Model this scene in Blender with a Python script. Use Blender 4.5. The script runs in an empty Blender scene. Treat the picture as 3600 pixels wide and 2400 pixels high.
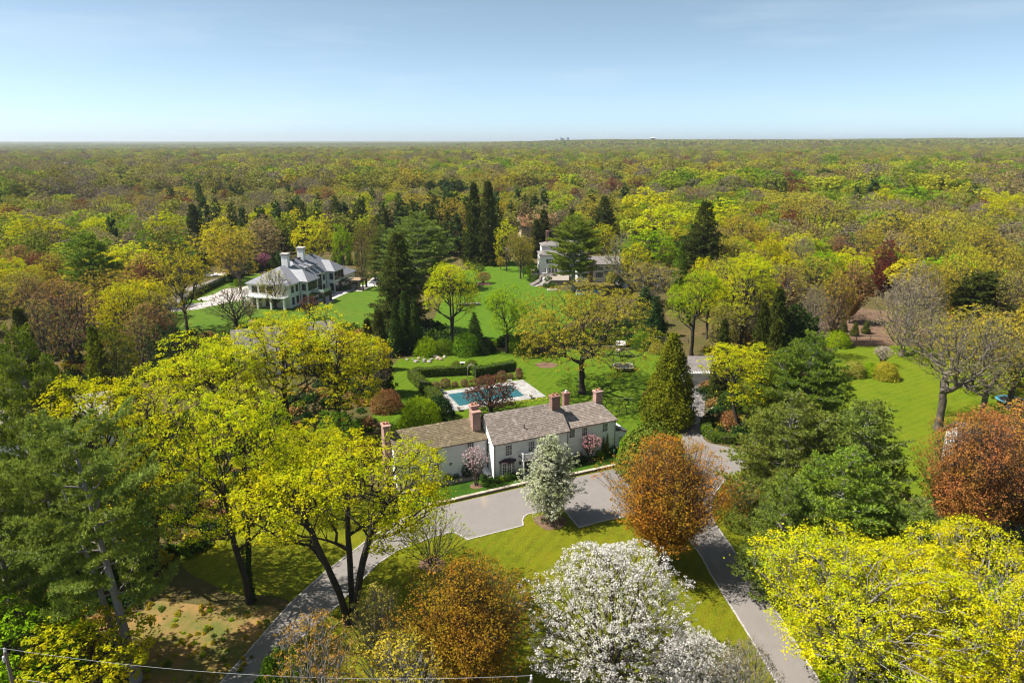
import bpy, math, random
import numpy as np
from mathutils import Vector, Matrix
S = bpy.context.scene
COL = S.collection
R = math.radians
# ------------------------------------------------------------------ camera, sky, sun, exposure
FPX, PITCH, CAMH = 2450.0, R(16.1), 46.0          # the photograph is 3600 x 2400
cam = bpy.data.cameras.new('camera'); camo = bpy.data.objects.new('camera', cam); COL.objects.link(camo)
camo.location = (0, 0, CAMH); camo.rotation_euler = (R(90) - PITCH, 0, 0)
cam.sensor_width = 36.0; cam.lens = FPX / 3600 * 36.0; cam.clip_start = 0.5; cam.clip_end = 60000
S.camera = camo
SUN_EL, SHADOW_AZ = R(54), R(2)                    # shadows fall towards +X
sd = bpy.data.lights.new('sun', 'SUN'); so = bpy.data.objects.new('sun', sd); COL.objects.link(so)
sd.energy = 4.8; sd.angle = R(0.5); sd.color = (1.0, 0.955, 0.87)
_to = Vector((-math.cos(SUN_EL) * math.cos(SHADOW_AZ), -math.cos(SUN_EL) * math.sin(SHADOW_AZ), math.sin(SUN_EL)))
so.rotation_euler = _to.to_track_quat('Z', 'Y').to_euler(); so.location = (-60, 0, 120)
W = bpy.data.worlds.new('World'); S.world = W; W.use_nodes = True
nt = W.node_tree; bg = nt.nodes['Background']
sky = nt.nodes.new('ShaderNodeTexSky'); sky.sky_type = 'NISHITA'; sky.sun_disc = False
sky.sun_elevation = SUN_EL; sky.sun_rotation = math.atan2(_to.x, _to.y)
sky.air_density = 0.4; sky.dust_density = 0.5; sky.ozone_density = 4.0; sky.altitude = 0
hsv = nt.nodes.new('ShaderNodeHueSaturation'); hsv.inputs['Saturation'].default_value = 0.74; hsv.inputs['Hue'].default_value = 0.474
nt.links.new(sky.outputs[0], hsv.inputs['Color']); _tc = nt.nodes.new('ShaderNodeTexCoord'); _mp = nt.nodes.new('ShaderNodeMapping'); _mp.inputs['Scale'].default_value = (1.2, 1.2, 9.0)
_no = nt.nodes.new('ShaderNodeTexNoise'); _no.inputs['Scale'].default_value = 2.2; _no.inputs['Detail'].default_value = 6; _no.inputs['Roughness'].default_value = 0.6
_mr = nt.nodes.new('ShaderNodeMapRange'); _mr.inputs[1].default_value = 0.5; _mr.inputs[2].default_value = 0.8; _mr.inputs[4].default_value = 0.22
_mx = nt.nodes.new('ShaderNodeMix'); _mx.data_type = 'RGBA'; _mx.inputs[7].default_value = (5.2, 5.5, 5.7, 1)
nt.links.new(_tc.outputs['Generated'], _mp.inputs[0]); nt.links.new(_mp.outputs[0], _no.inputs['Vector']); nt.links.new(_no.outputs['Fac'], _mr.inputs[0]); nt.links.new(_mr.outputs[0], _mx.inputs[0])
nt.links.new(hsv.outputs[0], _mx.inputs[6]); nt.links.new(_mx.outputs[2], bg.inputs[0]); bg.inputs[1].default_value = 0.098
S.view_settings.view_transform = 'Standard'; S.view_settings.look = 'None'
S.view_settings.exposure = 0.95; S.view_settings.gamma = 1.0; S.view_settings.use_curve_mapping = False
cy = S.cycles
cy.max_bounces = 5; cy.diffuse_bounces = 3; cy.glossy_bounces = 2; cy.transmission_bounces = 3
cy.transparent_max_bounces = 6; cy.volume_bounces = 0; cy.caustics_reflective = False; cy.caustics_refractive = False
cy.filter_width = 1.15
cy.use_denoising = True
try: cy.denoiser = 'OPENIMAGEDENOISE'
except Exception: pass
# ------------------------------------------------------------------ placing: photograph pixel -> point of the place at height z
def G(px, py, z=0.0):
    x = (px - 1800) / FPX; y = -(py - 1200) / FPX
    ry = math.cos(PITCH) + y * math.sin(PITCH); rz = -math.sin(PITCH) + y * math.cos(PITCH)
    t = (z - CAMH) / rz
    return np.array([x * t, ry * t, z])
def height_at(gy, py):                              # height of a point standing at depth gy that shows at row py
    y = -(py - 1200) / FPX
    return CAMH + (y * gy * math.cos(PITCH) - gy * math.sin(PITCH)) / (math.cos(PITCH) + y * math.sin(PITCH))
def width_at(g, wpx, z=0.0):                        # metres spanned by wpx pixels at point g
    f = g[1] * math.cos(PITCH) - (z - CAMH) * math.sin(PITCH)
    return wpx / FPX * f
def proj(p):
    d = (p[0], p[1], p[2] - CAMH)
    f = d[1] * math.cos(PITCH) - d[2] * math.sin(PITCH); u = d[1] * math.sin(PITCH) + d[2] * math.cos(PITCH)
    return 1800 + FPX * d[0] / f, 1200 - FPX * u / f
def rng(seed): return np.random.default_rng(seed)
# ------------------------------------------------------------------ objects
def tag(o, label=None, cat=None, group=None, kind=None):
    if label: o['label'] = label
    if cat: o['category'] = cat
    if group: o['group'] = group
    if kind: o['kind'] = kind
    return o
def empty(name, label, cat, loc=(0, 0, 0), rz=0.0, group=None):
    o = bpy.data.objects.new(name, None); COL.objects.link(o)
    o.location = loc; o.rotation_euler = (0, 0, rz); o.empty_display_size = 0.2
    return tag(o, label, cat, group)
def link(name, me, parent=None, mat=None):
    o = bpy.data.objects.new(name, me); COL.objects.link(o)
    if parent is not None: o.parent = parent
    if mat is not None:
        if len(me.materials) == 0: me.materials.append(mat)
        elif me.materials[0] is not mat:
            o.material_slots[0].link = 'OBJECT'; o.material_slots[0].material = mat
    return o
def mesh_np(name, V, Fq=None, Ft=None, mi=None, smooth=False):
    V = np.asarray(V, np.float32).reshape(-1, 3); me = bpy.data.meshes.new(name)
    nq = 0 if Fq is None else len(Fq); ntr = 0 if Ft is None else len(Ft)
    me.vertices.add(len(V)); me.vertices.foreach_set('co', V.ravel())
    L = []; st = []; tot = []
    if nq: L.append(np.asarray(Fq, np.int32).ravel()); st.append(np.arange(nq) * 4); tot.append(np.full(nq, 4))
    if ntr: L.append(np.asarray(Ft, np.int32).ravel()); st.append(nq * 4 + np.arange(ntr) * 3); tot.append(np.full(ntr, 3))
    L = np.concatenate(L).astype(np.int32)
    me.loops.add(len(L)); me.loops.foreach_set('vertex_index', L)
    me.polygons.add(nq + ntr)
    me.polygons.foreach_set('loop_start', np.concatenate(st).astype(np.int32))
    if mi is not None: me.polygons.foreach_set('material_index', np.asarray(mi, np.int32))
    if smooth: me.polygons.foreach_set('use_smooth', np.ones(nq + ntr, bool))
    me.update(calc_edges=True)
    return me
class MB:                                           # collects boxes, prisms, tubes ... into one mesh
    def __init__(s): s.V = []; s.F = []
    def add(s, vs, fs):
        b = len(s.V); s.V += [tuple(float(c) for c in v) for v in vs]; s.F += [tuple(b + i for i in f) for f in fs]; return s
    def box(s, x0, x1, y0, y1, z0, z1):
        return s.add([(x0,y0,z0),(x1,y0,z0),(x1,y1,z0),(x0,y1,z0),(x0,y0,z1),(x1,y0,z1),(x1,y1,z1),(x0,y1,z1)],
                     [(3,2,1,0),(4,5,6,7),(0,1,5,4),(1,2,6,5),(2,3,7,6),(3,0,4,7)])
    def cbox(s, c, sx, sy, sz, rz=0.0):             # box standing on c
        ca, sa = math.cos(rz), math.sin(rz); v = []
        for z in (0, sz):
            for x, y in ((-sx/2,-sy/2),(sx/2,-sy/2),(sx/2,sy/2),(-sx/2,sy/2)):
                v.append((c[0]+x*ca-y*sa, c[1]+x*sa+y*ca, c[2]+z))
        return s.add(v, [(3,2,1,0),(4,5,6,7),(0,1,5,4),(1,2,6,5),(2,3,7,6),(3,0,4,7)])
    def poly(s, pts): return s.add(pts, [tuple(range(len(pts)))])
    def prism(s, pts, z0, z1):                      # closed outline, counter-clockwise
        n = len(pts); v = [(p[0], p[1], z0) for p in pts] + [(p[0], p[1], z1) for p in pts]
        return s.add(v, [tuple(range(n))[::-1], tuple(range(n, 2*n))] + [(i, (i+1) % n, n+(i+1) % n, n+i) for i in range(n)])
    def slab(s, pts, t):                            # a flat outline in space thickened by t along its normal (downwards)
        p = [Vector(q) for q in pts]; nrm = Vector((0,0,0))
        for i in range(len(p)): nrm += (p[i]-p[0]).cross(p[(i+1) % len(p)]-p[0])
        nrm.normalize(); nrm = nrm if nrm.z >= 0 else -nrm
        q = [a - nrm*t for a in p]; n = len(p)
        return s.add([tuple(a) for a in p] + [tuple(a) for a in q], [tuple(range(n)), tuple(range(n, 2*n))[::-1]] + [(i, n+i, n+(i+1) % n, (i+1) % n) for i in range(n)])
    def tube(s, pts, r, k=6):
        if not hasattr(r, '__len__'): r = [r]*len(pts)
        pts = [Vector(p) for p in pts]; rings = []
        for i, p in enumerate(pts):
            d = (pts[min(i+1, len(pts)-1)] - pts[max(i-1, 0)]).normalized()
            a = d.cross(Vector((0,0,1)) if abs(d.z) < 0.9 else Vector((1,0,0))).normalized(); b = d.cross(a)
            rings.append([tuple(p + (a*math.cos(t) + b*math.sin(t))*r[i]) for t in [2*math.pi*j/k for j in range(k)]])
        v = [q for ring in rings for q in ring]; f = []
        for i in range(len(pts)-1):
            for j in range(k): f.append((i*k+j, i*k+(j+1) % k, (i+1)*k+(j+1) % k, (i+1)*k+j))
        f += [tuple(range(k))[::-1], tuple(range((len(pts)-1)*k, len(pts)*k))]
        return s.add(v, f)
    def lathe(s, prof, c=(0,0,0), k=12, sx=1.0, sy=1.0):
        v = []; f = []
        for r, z in prof:
            for j in range(k): v.append((c[0]+sx*r*math.cos(2*math.pi*j/k), c[1]+sy*r*math.sin(2*math.pi*j/k), c[2]+z))
        for i in range(len(prof)-1):
            for j in range(k): f.append((i*k+j, i*k+(j+1) % k, (i+1)*k+(j+1) % k, (i+1)*k+j))
        f += [tuple(range(k))[::-1], tuple(range((len(prof)-1)*k, len(prof)*k))]
        return s.add(v, f)
    def mesh(s, name):
        me = bpy.data.meshes.new(name); me.from_pydata(s.V, [], s.F); me.update(); return me
    def obj(s, name, mat, parent=None, **kw):
        o = link(name, s.mesh(name), parent, mat); return tag(o, **kw) if kw else o
def bevel(o, w=0.02, seg=1):
    m = o.modifiers.new('bevel', 'BEVEL'); m.width = w; m.segments = seg; m.limit_method = 'ANGLE'; return o
# ------------------------------------------------------------------ materials
MATS = {}
def nodes(name):
    m = bpy.data.materials.new(name); m.use_nodes = True; n = m.node_tree
    b = n.nodes['Principled BSDF']; MATS[name] = m; return m, n, b
def lerpc(n, fac, c0, c1):
    x = n.nodes.new('ShaderNodeMix'); x.data_type = 'RGBA'
    for i, c in ((6, c0), (7, c1)):
        if hasattr(c, 'is_output'): n.links.new(c, x.inputs[i])
        else: x.inputs[i].default_value = (*c, 1)
    if hasattr(fac, 'is_output'): n.links.new(fac, x.inputs[0])
    else: x.inputs[0].default_value = fac
    return x.outputs[2]
def noise(n, scale, detail=4, rough=0.55, coord='Object', lo=0.35, hi=0.65, stretch=None):
    tc = n.nodes.new('ShaderNodeTexCoord'); t = n.nodes.new('ShaderNodeTexNoise')
    t.inputs['Scale'].default_value = scale; t.inputs['Detail'].default_value = detail; t.inputs['Roughness'].default_value = rough
    src = tc.outputs[coord if coord != 'World' else 'Object']
    if coord == 'World':
        g = n.nodes.new('ShaderNodeNewGeometry'); src = g.outputs['Position']
    if stretch:
        mp = n.nodes.new('ShaderNodeMapping'); mp.inputs['Scale'].default_value = stretch[:3]
        if len(stretch) > 3: mp.inputs['Rotation'].default_value = (0, 0, stretch[3])
        n.links.new(src, mp.inputs[0]); src = mp.outputs[0]
    n.links.new(src, t.inputs['Vector'])
    r = n.nodes.new('ShaderNodeMapRange'); r.inputs[1].default_value = lo; r.inputs[2].default_value = hi
    n.links.new(t.outputs['Fac'], r.inputs[0]); return r.outputs[0]
def bump(n, b, h, strength, dist=0.05):
    x = n.nodes.new('ShaderNodeBump'); x.inputs['Strength'].default_value = strength; x.inputs['Distance'].default_value = dist
    n.links.new(h, x.inputs['Height']); n.links.new(x.outputs[0], b.inputs['Normal'])
def plain(name, c, rough=0.7, c2=None, scale=3.0, metal=0.0, bmp=0.0, spec=0.3, coord='Object', stretch=None, lo=0.35, hi=0.65, rand=0.0):
    m, n, b = nodes(name); b.inputs['Roughness'].default_value = rough; b.inputs['Metallic'].default_value = metal
    b.inputs['Specular IOR Level'].default_value = spec
    if c2 is None: c2 = tuple(x*0.85 for x in c)
    f = noise(n, scale, 5, 0.6, coord, lo, hi, stretch); col = lerpc(n, f, c, c2)
    if rand > 0:
        oi = n.nodes.new('ShaderNodeObjectInfo'); h = n.nodes.new('ShaderNodeHueSaturation')
        r = n.nodes.new('ShaderNodeMapRange'); r.inputs[3].default_value = 1-rand; r.inputs[4].default_value = 1+rand
        n.links.new(oi.outputs['Random'], r.inputs[0]); n.links.new(r.outputs[0], h.inputs['Value']); n.links.new(col, h.inputs['Color']); col = h.outputs[0]
    n.links.new(col, b.inputs['Base Color'])
    if bmp: bump(n, b, noise(n, scale*4, 4, 0.6, coord), bmp)
    return m
def isle(name, c, c2, rough=0.8, var=0.18, spec=0.2):   # every joined piece (shingle, stone) its own tone
    m, n, b = nodes(name); b.inputs['Roughness'].default_value = rough; b.inputs['Specular IOR Level'].default_value = spec
    g = n.nodes.new('ShaderNodeNewGeometry'); col = lerpc(n, g.outputs['Random Per Island'], c, c2)
    f = noise(n, 1.3, 5, 0.65); col = lerpc(n, f, col, tuple(0.5*(a+b_)*(1-var) for a, b_ in zip(c, c2)))
    n.links.new(col, b.inputs['Base Color']); bump(n, b, noise(n, 30, 3), 0.3, 0.01); return m
def leafmat(name, c, c2, trans=0.35, c3=None, objvar=0.12, mixw=0.5):
    m = bpy.data.materials.new(name); m.use_nodes = True; n = m.node_tree; MATS[name] = m
    n.nodes.remove(n.nodes['Principled BSDF']); out = n.nodes['Material Output']
    g = n.nodes.new('ShaderNodeNewGeometry'); oi = n.nodes.new('ShaderNodeObjectInfo')
    col = lerpc(n, g.outputs['Random Per Island'], c, c2)
    f = noise(n, 0.35, 2, 0.5, 'Object', 0.35, 0.65)
    col = lerpc(n, f, col, c3 if c3 else tuple(0.5*(a+b)*0.8 for a, b in zip(c, c2)))
    h = n.nodes.new('ShaderNodeHueSaturation')
    r = n.nodes.new('ShaderNodeMapRange'); r.inputs[3].default_value = 1-objvar; r.inputs[4].default_value = 1+objvar
    n.links.new(oi.outputs['Random'], r.inputs[0]); n.links.new(r.outputs[0], h.inputs['Value'])
    mu = n.nodes.new('ShaderNodeMath'); mu.operation = 'MULTIPLY'; mu.inputs[1].default_value = 7.31
    fr = n.nodes.new('ShaderNodeMath'); fr.operation = 'FRACT'
    r2 = n.nodes.new('ShaderNodeMapRange'); r2.inputs[3].default_value = 0.5-objvar*0.12; r2.inputs[4].default_value = 0.5+objvar*0.12
    n.links.new(oi.outputs['Random'], mu.inputs[0]); n.links.new(mu.outputs[0], fr.inputs[0]); n.links.new(fr.outputs[0], r2.inputs[0]); n.links.new(r2.outputs[0], h.inputs['Hue'])
    n.links.new(col, h.inputs['Color'])
    d = n.nodes.new('ShaderNodeBsdfDiffuse'); t = n.nodes.new('ShaderNodeBsdfTranslucent'); mx = n.nodes.new('ShaderNodeMixShader')
    n.links.new(h.outputs[0], d.inputs[0]); n.links.new(h.outputs[0], t.inputs[0]); mx.inputs[0].default_value = trans
    n.links.new(d.outputs[0], mx.inputs[1]); n.links.new(t.outputs[0], mx.inputs[2]); n.links.new(mx.outputs[0], out.inputs['Surface'])
    return m
M = {}
M['bark'] = plain('bark_brown', (0.055,0.043,0.034), 0.9, (0.11,0.09,0.07), 2.0, bmp=0.5, stretch=(3,3,0.6))
M['bark_dark'] = plain('bark_dark', (0.028,0.022,0.018), 0.9, (0.06,0.048,0.038), 2.0, bmp=0.5, stretch=(3,3,0.6))
M['bark_grey'] = plain('bark_grey', (0.15,0.135,0.115), 0.9, (0.30,0.28,0.25), 1.6, bmp=0.4, stretch=(3,3,0.6))
M['bark_pine'] = plain('bark_pine', (0.24,0.215,0.205), 0.9, (0.33,0.30,0.285), 2.5, bmp=0.7, stretch=(3,3,0.5))
M['bark_limb'] = plain('bark_limb', (0.085,0.068,0.052), 0.9, (0.17,0.14,0.11), 2.0, bmp=0.5, stretch=(3,3,0.6))
M['twig'] = plain('twig_bark', (0.16,0.125,0.095), 0.9, (0.24,0.20,0.16), 1.0)
Y = leafmat
M['yellow'] = Y('leaf_yellow_lime', (0.68,0.56,0.008), (0.57,0.53,0.010), 0.42, (0.42,0.48,0.012))
M['gold'] = Y('leaf_golden', (0.62,0.48,0.015), (0.50,0.41,0.018), 0.35, (0.40,0.36,0.02))
M['lime'] = Y('leaf_lime', (0.36,0.47,0.010), (0.26,0.39,0.010), 0.4, (0.21,0.33,0.010))
M['green'] = Y('leaf_green', (0.19,0.29,0.016), (0.12,0.21,0.012), 0.35, (0.11,0.17,0.012))
M['olive'] = Y('leaf_olive_bud', (0.50,0.39,0.03), (0.38,0.31,0.028), 0.3, (0.31,0.27,0.028))
M['olive_grey'] = Y('leaf_olive_grey', (0.40,0.35,0.06), (0.31,0.27,0.055), 0.3, (0.27,0.25,0.045))
M['orange'] = Y('leaf_rust_orange', (0.46,0.20,0.02), (0.36,0.17,0.02), 0.35, (0.30,0.20,0.015))
M['rust'] = Y('leaf_rust_red', (0.50,0.21,0.06), (0.40,0.17,0.05), 0.35, (0.40,0.24,0.03))
M['red'] = Y('leaf_dark_red', (0.25,0.07,0.035), (0.17,0.05,0.027), 0.3, (0.16,0.06,0.03))
M['japan'] = Y('leaf_maroon', (0.21,0.08,0.045), (0.14,0.055,0.035), 0.3, (0.11,0.05,0.03))
M['salmon'] = Y('bud_salmon_brown', (0.40,0.21,0.08), (0.30,0.16,0.06), 0.3, (0.30,0.19,0.06))
M['greybud'] = Y('bud_grey_brown', (0.30,0.24,0.15), (0.22,0.175,0.11), 0.25, (0.24,0.20,0.11))
M['white'] = Y('blossom_white', (0.80,0.77,0.72), (0.62,0.56,0.53), 0.3, (0.6,0.58,0.5))
M['pear'] = Y('blossom_cream', (0.72,0.72,0.60), (0.52,0.55,0.36), 0.3, (0.38,0.42,0.2))
M['pink'] = Y('blossom_pink', (0.75,0.38,0.42), (0.6,0.25,0.32), 0.3, (0.6,0.35,0.36))
M['palepink'] = Y('blossom_pale_pink', (0.72,0.52,0.52), (0.6,0.42,0.44), 0.3, (0.6,0.45,0.45))
M['magenta'] = Y('blossom_magenta', (0.55,0.18,0.36), (0.45,0.12,0.3), 0.3)
M['pine'] = Y('needle_pine', (0.30,0.34,0.03), (0.20,0.27,0.025), 0.3, (0.16,0.24,0.03))
M['pine_blue'] = Y('needle_blue_green', (0.27,0.33,0.06), (0.19,0.26,0.05), 0.3, (0.23,0.27,0.035))
M['pine_dark'] = Y('needle_dark', (0.07,0.11,0.026), (0.045,0.078,0.02), 0.22, (0.055,0.085,0.02))
M['spruce'] = Y('needle_spruce', (0.075,0.10,0.018), (0.05,0.072,0.016), 0.2, (0.085,0.095,0.016))
M['cypress'] = Y('spray_cypress', (0.27,0.28,0.015), (0.17,0.19,0.012), 0.28, (0.12,0.15,0.012))
M['arbor'] = Y('spray_arborvitae', (0.06,0.105,0.018), (0.04,0.075,0.014), 0.2)
M['hedge'] = Y('leaf_hedge', (0.14,0.22,0.018), (0.09,0.15,0.014), 0.25)
M['box'] = Y('leaf_boxwood', (0.10,0.17,0.025), (0.065,0.12,0.02), 0.2)
M['yellowbox'] = Y('leaf_yellow_yew', (0.19,0.23,0.03), (0.12,0.165,0.022), 0.2)
M['rhodo'] = Y('leaf_rhododendron', (0.04,0.075,0.02), (0.025,0.05,0.015), 0.15)
M['rosebush'] = Y('twig_rose_tan', (0.30,0.17,0.10), (0.22,0.15,0.07), 0.3)
M['ivy'] = Y('leaf_ivy', (0.05,0.11,0.016), (0.03,0.07,0.012), 0.2)
M['flower_yellow'] = Y('flower_daffodil', (0.6,0.55,0.08), (0.25,0.4,0.05), 0.3)
# ------------------------------------------------------------------ tree builders
def grow(pts, trunk, bf, seg=1.6, jit=0.12, rg=None, sag=0.0):
    """joins crown points to a trunk polyline, each to the node that is near and short of the root"""
    n0 = len(trunk); cap = n0 + len(pts)*6
    P = np.zeros((cap, 3)); par = np.full(cap, -1); pl = np.zeros(cap)
    P[:n0] = trunk
    for i in range(1, n0): par[i] = i-1; pl[i] = pl[i-1] + np.linalg.norm(P[i]-P[i-1])
    n = n0; order = np.argsort(np.linalg.norm((pts-trunk[0])*[1, 1, 0.8], axis=1))
    lo = max(1, int(n0*0.35)); tips = np.zeros(cap, bool)
    for i in order:
        p = pts[i]; D = P[lo:n]-p
        d = np.sqrt((D*D).sum(1)); j = lo + int(np.argmin(d + bf*pl[lo:n])); L = d[j-lo]
        k = max(1, min(5, int(L/seg)+1)); a = P[j].copy(); pr = j
        for s in range(1, k+1):
            q = a + (p-a)*(s/k)
            if s < k: q = q + rg.normal(0, jit*L/k, 3) + [0, 0, sag*L*math.sin(math.pi*s/k)]
            P[n] = q; par[n] = pr; pl[n] = pl[pr] + np.linalg.norm(q-P[pr]); pr = n; n += 1
        tips[n-1] = True
    return P[:n], par[:n], tips[:n]
def radii(par, tips, rtip, ex):
    n = len(par); c = np.zeros(n)
    c[tips] += 1
    for i in range(n-1, 0, -1): c[par[i]] += max(c[i], 0.3)
    return rtip*np.maximum(c, 1)**ex, c
def tubes(P0, P1, R0, R1, k):
    d = P1-P0; L = np.linalg.norm(d, axis=1, keepdims=True); d = d/np.maximum(L, 1e-6)
    ref = np.where(np.abs(d[:, 2:3]) < 0.9, np.array([[0, 0, 1.0]]), np.array([[1.0, 0, 0]]))
    a = np.cross(d, ref); a /= np.linalg.norm(a, axis=1, keepdims=True); b = np.cross(d, a)
    t = np.arange(k)*2*np.pi/k; ca = np.cos(t)[None, :, None]; sa = np.sin(t)[None, :, None]
    ring = a[:, None]*ca + b[:, None]*sa
    P1 = P1 + d*R1[:, None]*0.4
    V = np.concatenate([P0[:, None]+ring*R0[:, None, None], P1[:, None]+ring*R1[:, None, None]], 1)
    base = (np.arange(len(P0))*2*k)[:, None]; j = np.arange(k); j2 = (j+1) % k
    F = np.stack([base+j, base+j2, base+k+j2, base+k+j], 2).reshape(-1, 4)
    return V.reshape(-1, 3), F
def joinq(parts):
    Vs = []; Fs = []; b = 0
    for V, F in parts:
        if len(V) == 0: continue
        Vs.append(V); Fs.append(F+b); b += len(V)
    return np.concatenate(Vs), np.concatenate(Fs)
def wood_mesh(name, P, par, r, kthick=7, thr=0.05, rmin=0.0):
    i = np.arange(1, len(P)); i = i[par[i] >= 0]; p = par[i]
    R1 = r[i]; R0 = np.minimum(r[p], r[i]*1.5+0.01); keep = R1 >= rmin; i, p, R0, R1 = i[keep], p[keep], R0[keep], R1[keep]
    th = R1 > thr; parts = []
    if th.any(): parts.append(tubes(P[p[th]], P[i[th]], R0[th], R1[th], kthick))
    if (~th).any(): parts.append(tubes(P[p[~th]], P[i[~th]], R0[~th], R1[~th], 3))
    V, F = joinq(parts); return mesh_np(name, V, F)
def unit(v): return v/np.maximum(np.linalg.norm(v, axis=-1, keepdims=True), 1e-9)
def puffs(rg, C, m, spread, size, out, up=0.5, flat=0.75, aspect=0.7, noise_=0.55):
    """leaf puffs: m leaves on a small dome round each centre, facing away from it"""
    K = len(C); e = rg.normal(0, 1, (K*m, 3)); e[:, 2] = np.abs(e[:, 2])*1.15-0.35; e = unit(e + np.repeat(out, m, 0)*0.5)
    sp = np.repeat(spread*rg.uniform(0.6, 1.35, (K, 1)), m, 0); c = np.repeat(C, m, 0) + e*sp*rg.uniform(0.45, 1.05, (K*m, 1))*np.array([1, 1, flat])
    nrm = unit(e + [0, 0, up] + rg.normal(0, noise_, (K*m, 3))); t = unit(np.cross(nrm, rg.normal(0, 1, (K*m, 3)))); b = np.cross(nrm, t)
    s = size*rg.lognormal(0, 0.3, (K*m, 1))*0.5
    return np.stack([c+t*s, c+b*s*aspect, c-t*s, c-b*s*aspect], 1).reshape(-1, 3), np.arange(K*m*4).reshape(-1, 4)
def leaves(rg, C, m, spread, size, up=0.6, out=None, flat=0.6, aspect=0.75, lift=0.0):
    """m small rhombic leaves round each centre; all one sheet of loose leaf faces"""
    K = len(C); c = np.repeat(C, m, 0) + rg.normal(0, 1, (K*m, 3))*np.array([spread, spread, spread*flat]) + [0, 0, lift]
    nrm = rg.normal(0, 1, (K*m, 3)); nrm[:, 2] += up*1.6
    if out is not None: nrm += np.repeat(out, m, 0)
    nrm = unit(nrm); t = unit(np.cross(nrm, rg.normal(0, 1, (K*m, 3)))); b = np.cross(nrm, t)
    s = size*rg.lognormal(0, 0.3, (K*m, 1))*0.5
    V = np.stack([c+t*s, c+b*s*aspect, c-t*s, c-b*s*aspect], 1).reshape(-1, 3)
    return V, np.arange(K*m*4).reshape(-1, 4)
def lobes(rg, N, Rx, z0, z1, nl=12, lr=0.42, power=4.0, top=0.75, egg=0.0):
    """points on the outer shells of a bunch of lobes that make up a crown"""
    zc = z0 + (z1-z0)*0.5; hz = (z1-z0)*0.5; cs = []
    for i in range(nl):
        a = 2*math.pi*(i*0.381966 % 1.0) + rg.uniform(-.35, .35); u = rg.uniform(-0.75, top)
        q = math.sqrt(max(0, 1-u*u))*(1-egg*u); cs.append([0.66*q*math.cos(a)*Rx, 0.66*q*math.sin(a)*Rx, zc+0.68*u*hz])
    cs.append([0, 0, zc+0.35*hz]); cs = np.array(cs); rr = Rx*lr*rg.uniform(0.75, 1.25, len(cs))
    out = []; n = 0
    while n < N:
        k = rg.integers(0, len(cs), N); v = unit(rg.normal(0, 1, (N, 3))); rad = rr[k][:, None]*rg.uniform(0, 1, (N, 1))**(1/power)
        p = cs[k] + v*rad*np.array([1, 1, min(1.0, max(.6, hz/Rx))])
        d = ((p[:, None]-cs[None])/rr[None, :, None]); inside = ((d*d).sum(2) < 0.5).sum(1) > 1
        p = p[(~inside) & (p[:, 2] > z0*0.85)]; out.append(p); n += len(p)
    return np.concatenate(out)[:N]
def shell(rg, N, Rx, z0, z1, power=3.0, lump=0.16, prof=None):
    """points near the surface of one crown whose outline is prof(0..1) of its height"""
    t = rg.uniform(0, 1, N*2); prof = prof or (lambda t: np.sqrt(np.maximum(0, 1-(2*t-1)**2)))
    w = prof(t); t = t[rg.uniform(0, 1, len(t)) < (w+0.12)/1.12][:N]; n = len(t); a = rg.uniform(0, 2*np.pi, n)
    ph = rg.uniform(0, 6.28, 6)
    lm = 1+lump*(np.sin(3*a+ph[0]+5*t)+np.sin(5*a+ph[1]-9*t)+np.sin(2*a+ph[2]+14*t))/1.7
    q = Rx*prof(t)*lm*rg.uniform(0, 1, n)**(1/power)
    return np.stack([q*np.cos(a), q*np.sin(a), z0+(z1-z0)*t], 1)
PROTO = {}
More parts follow.
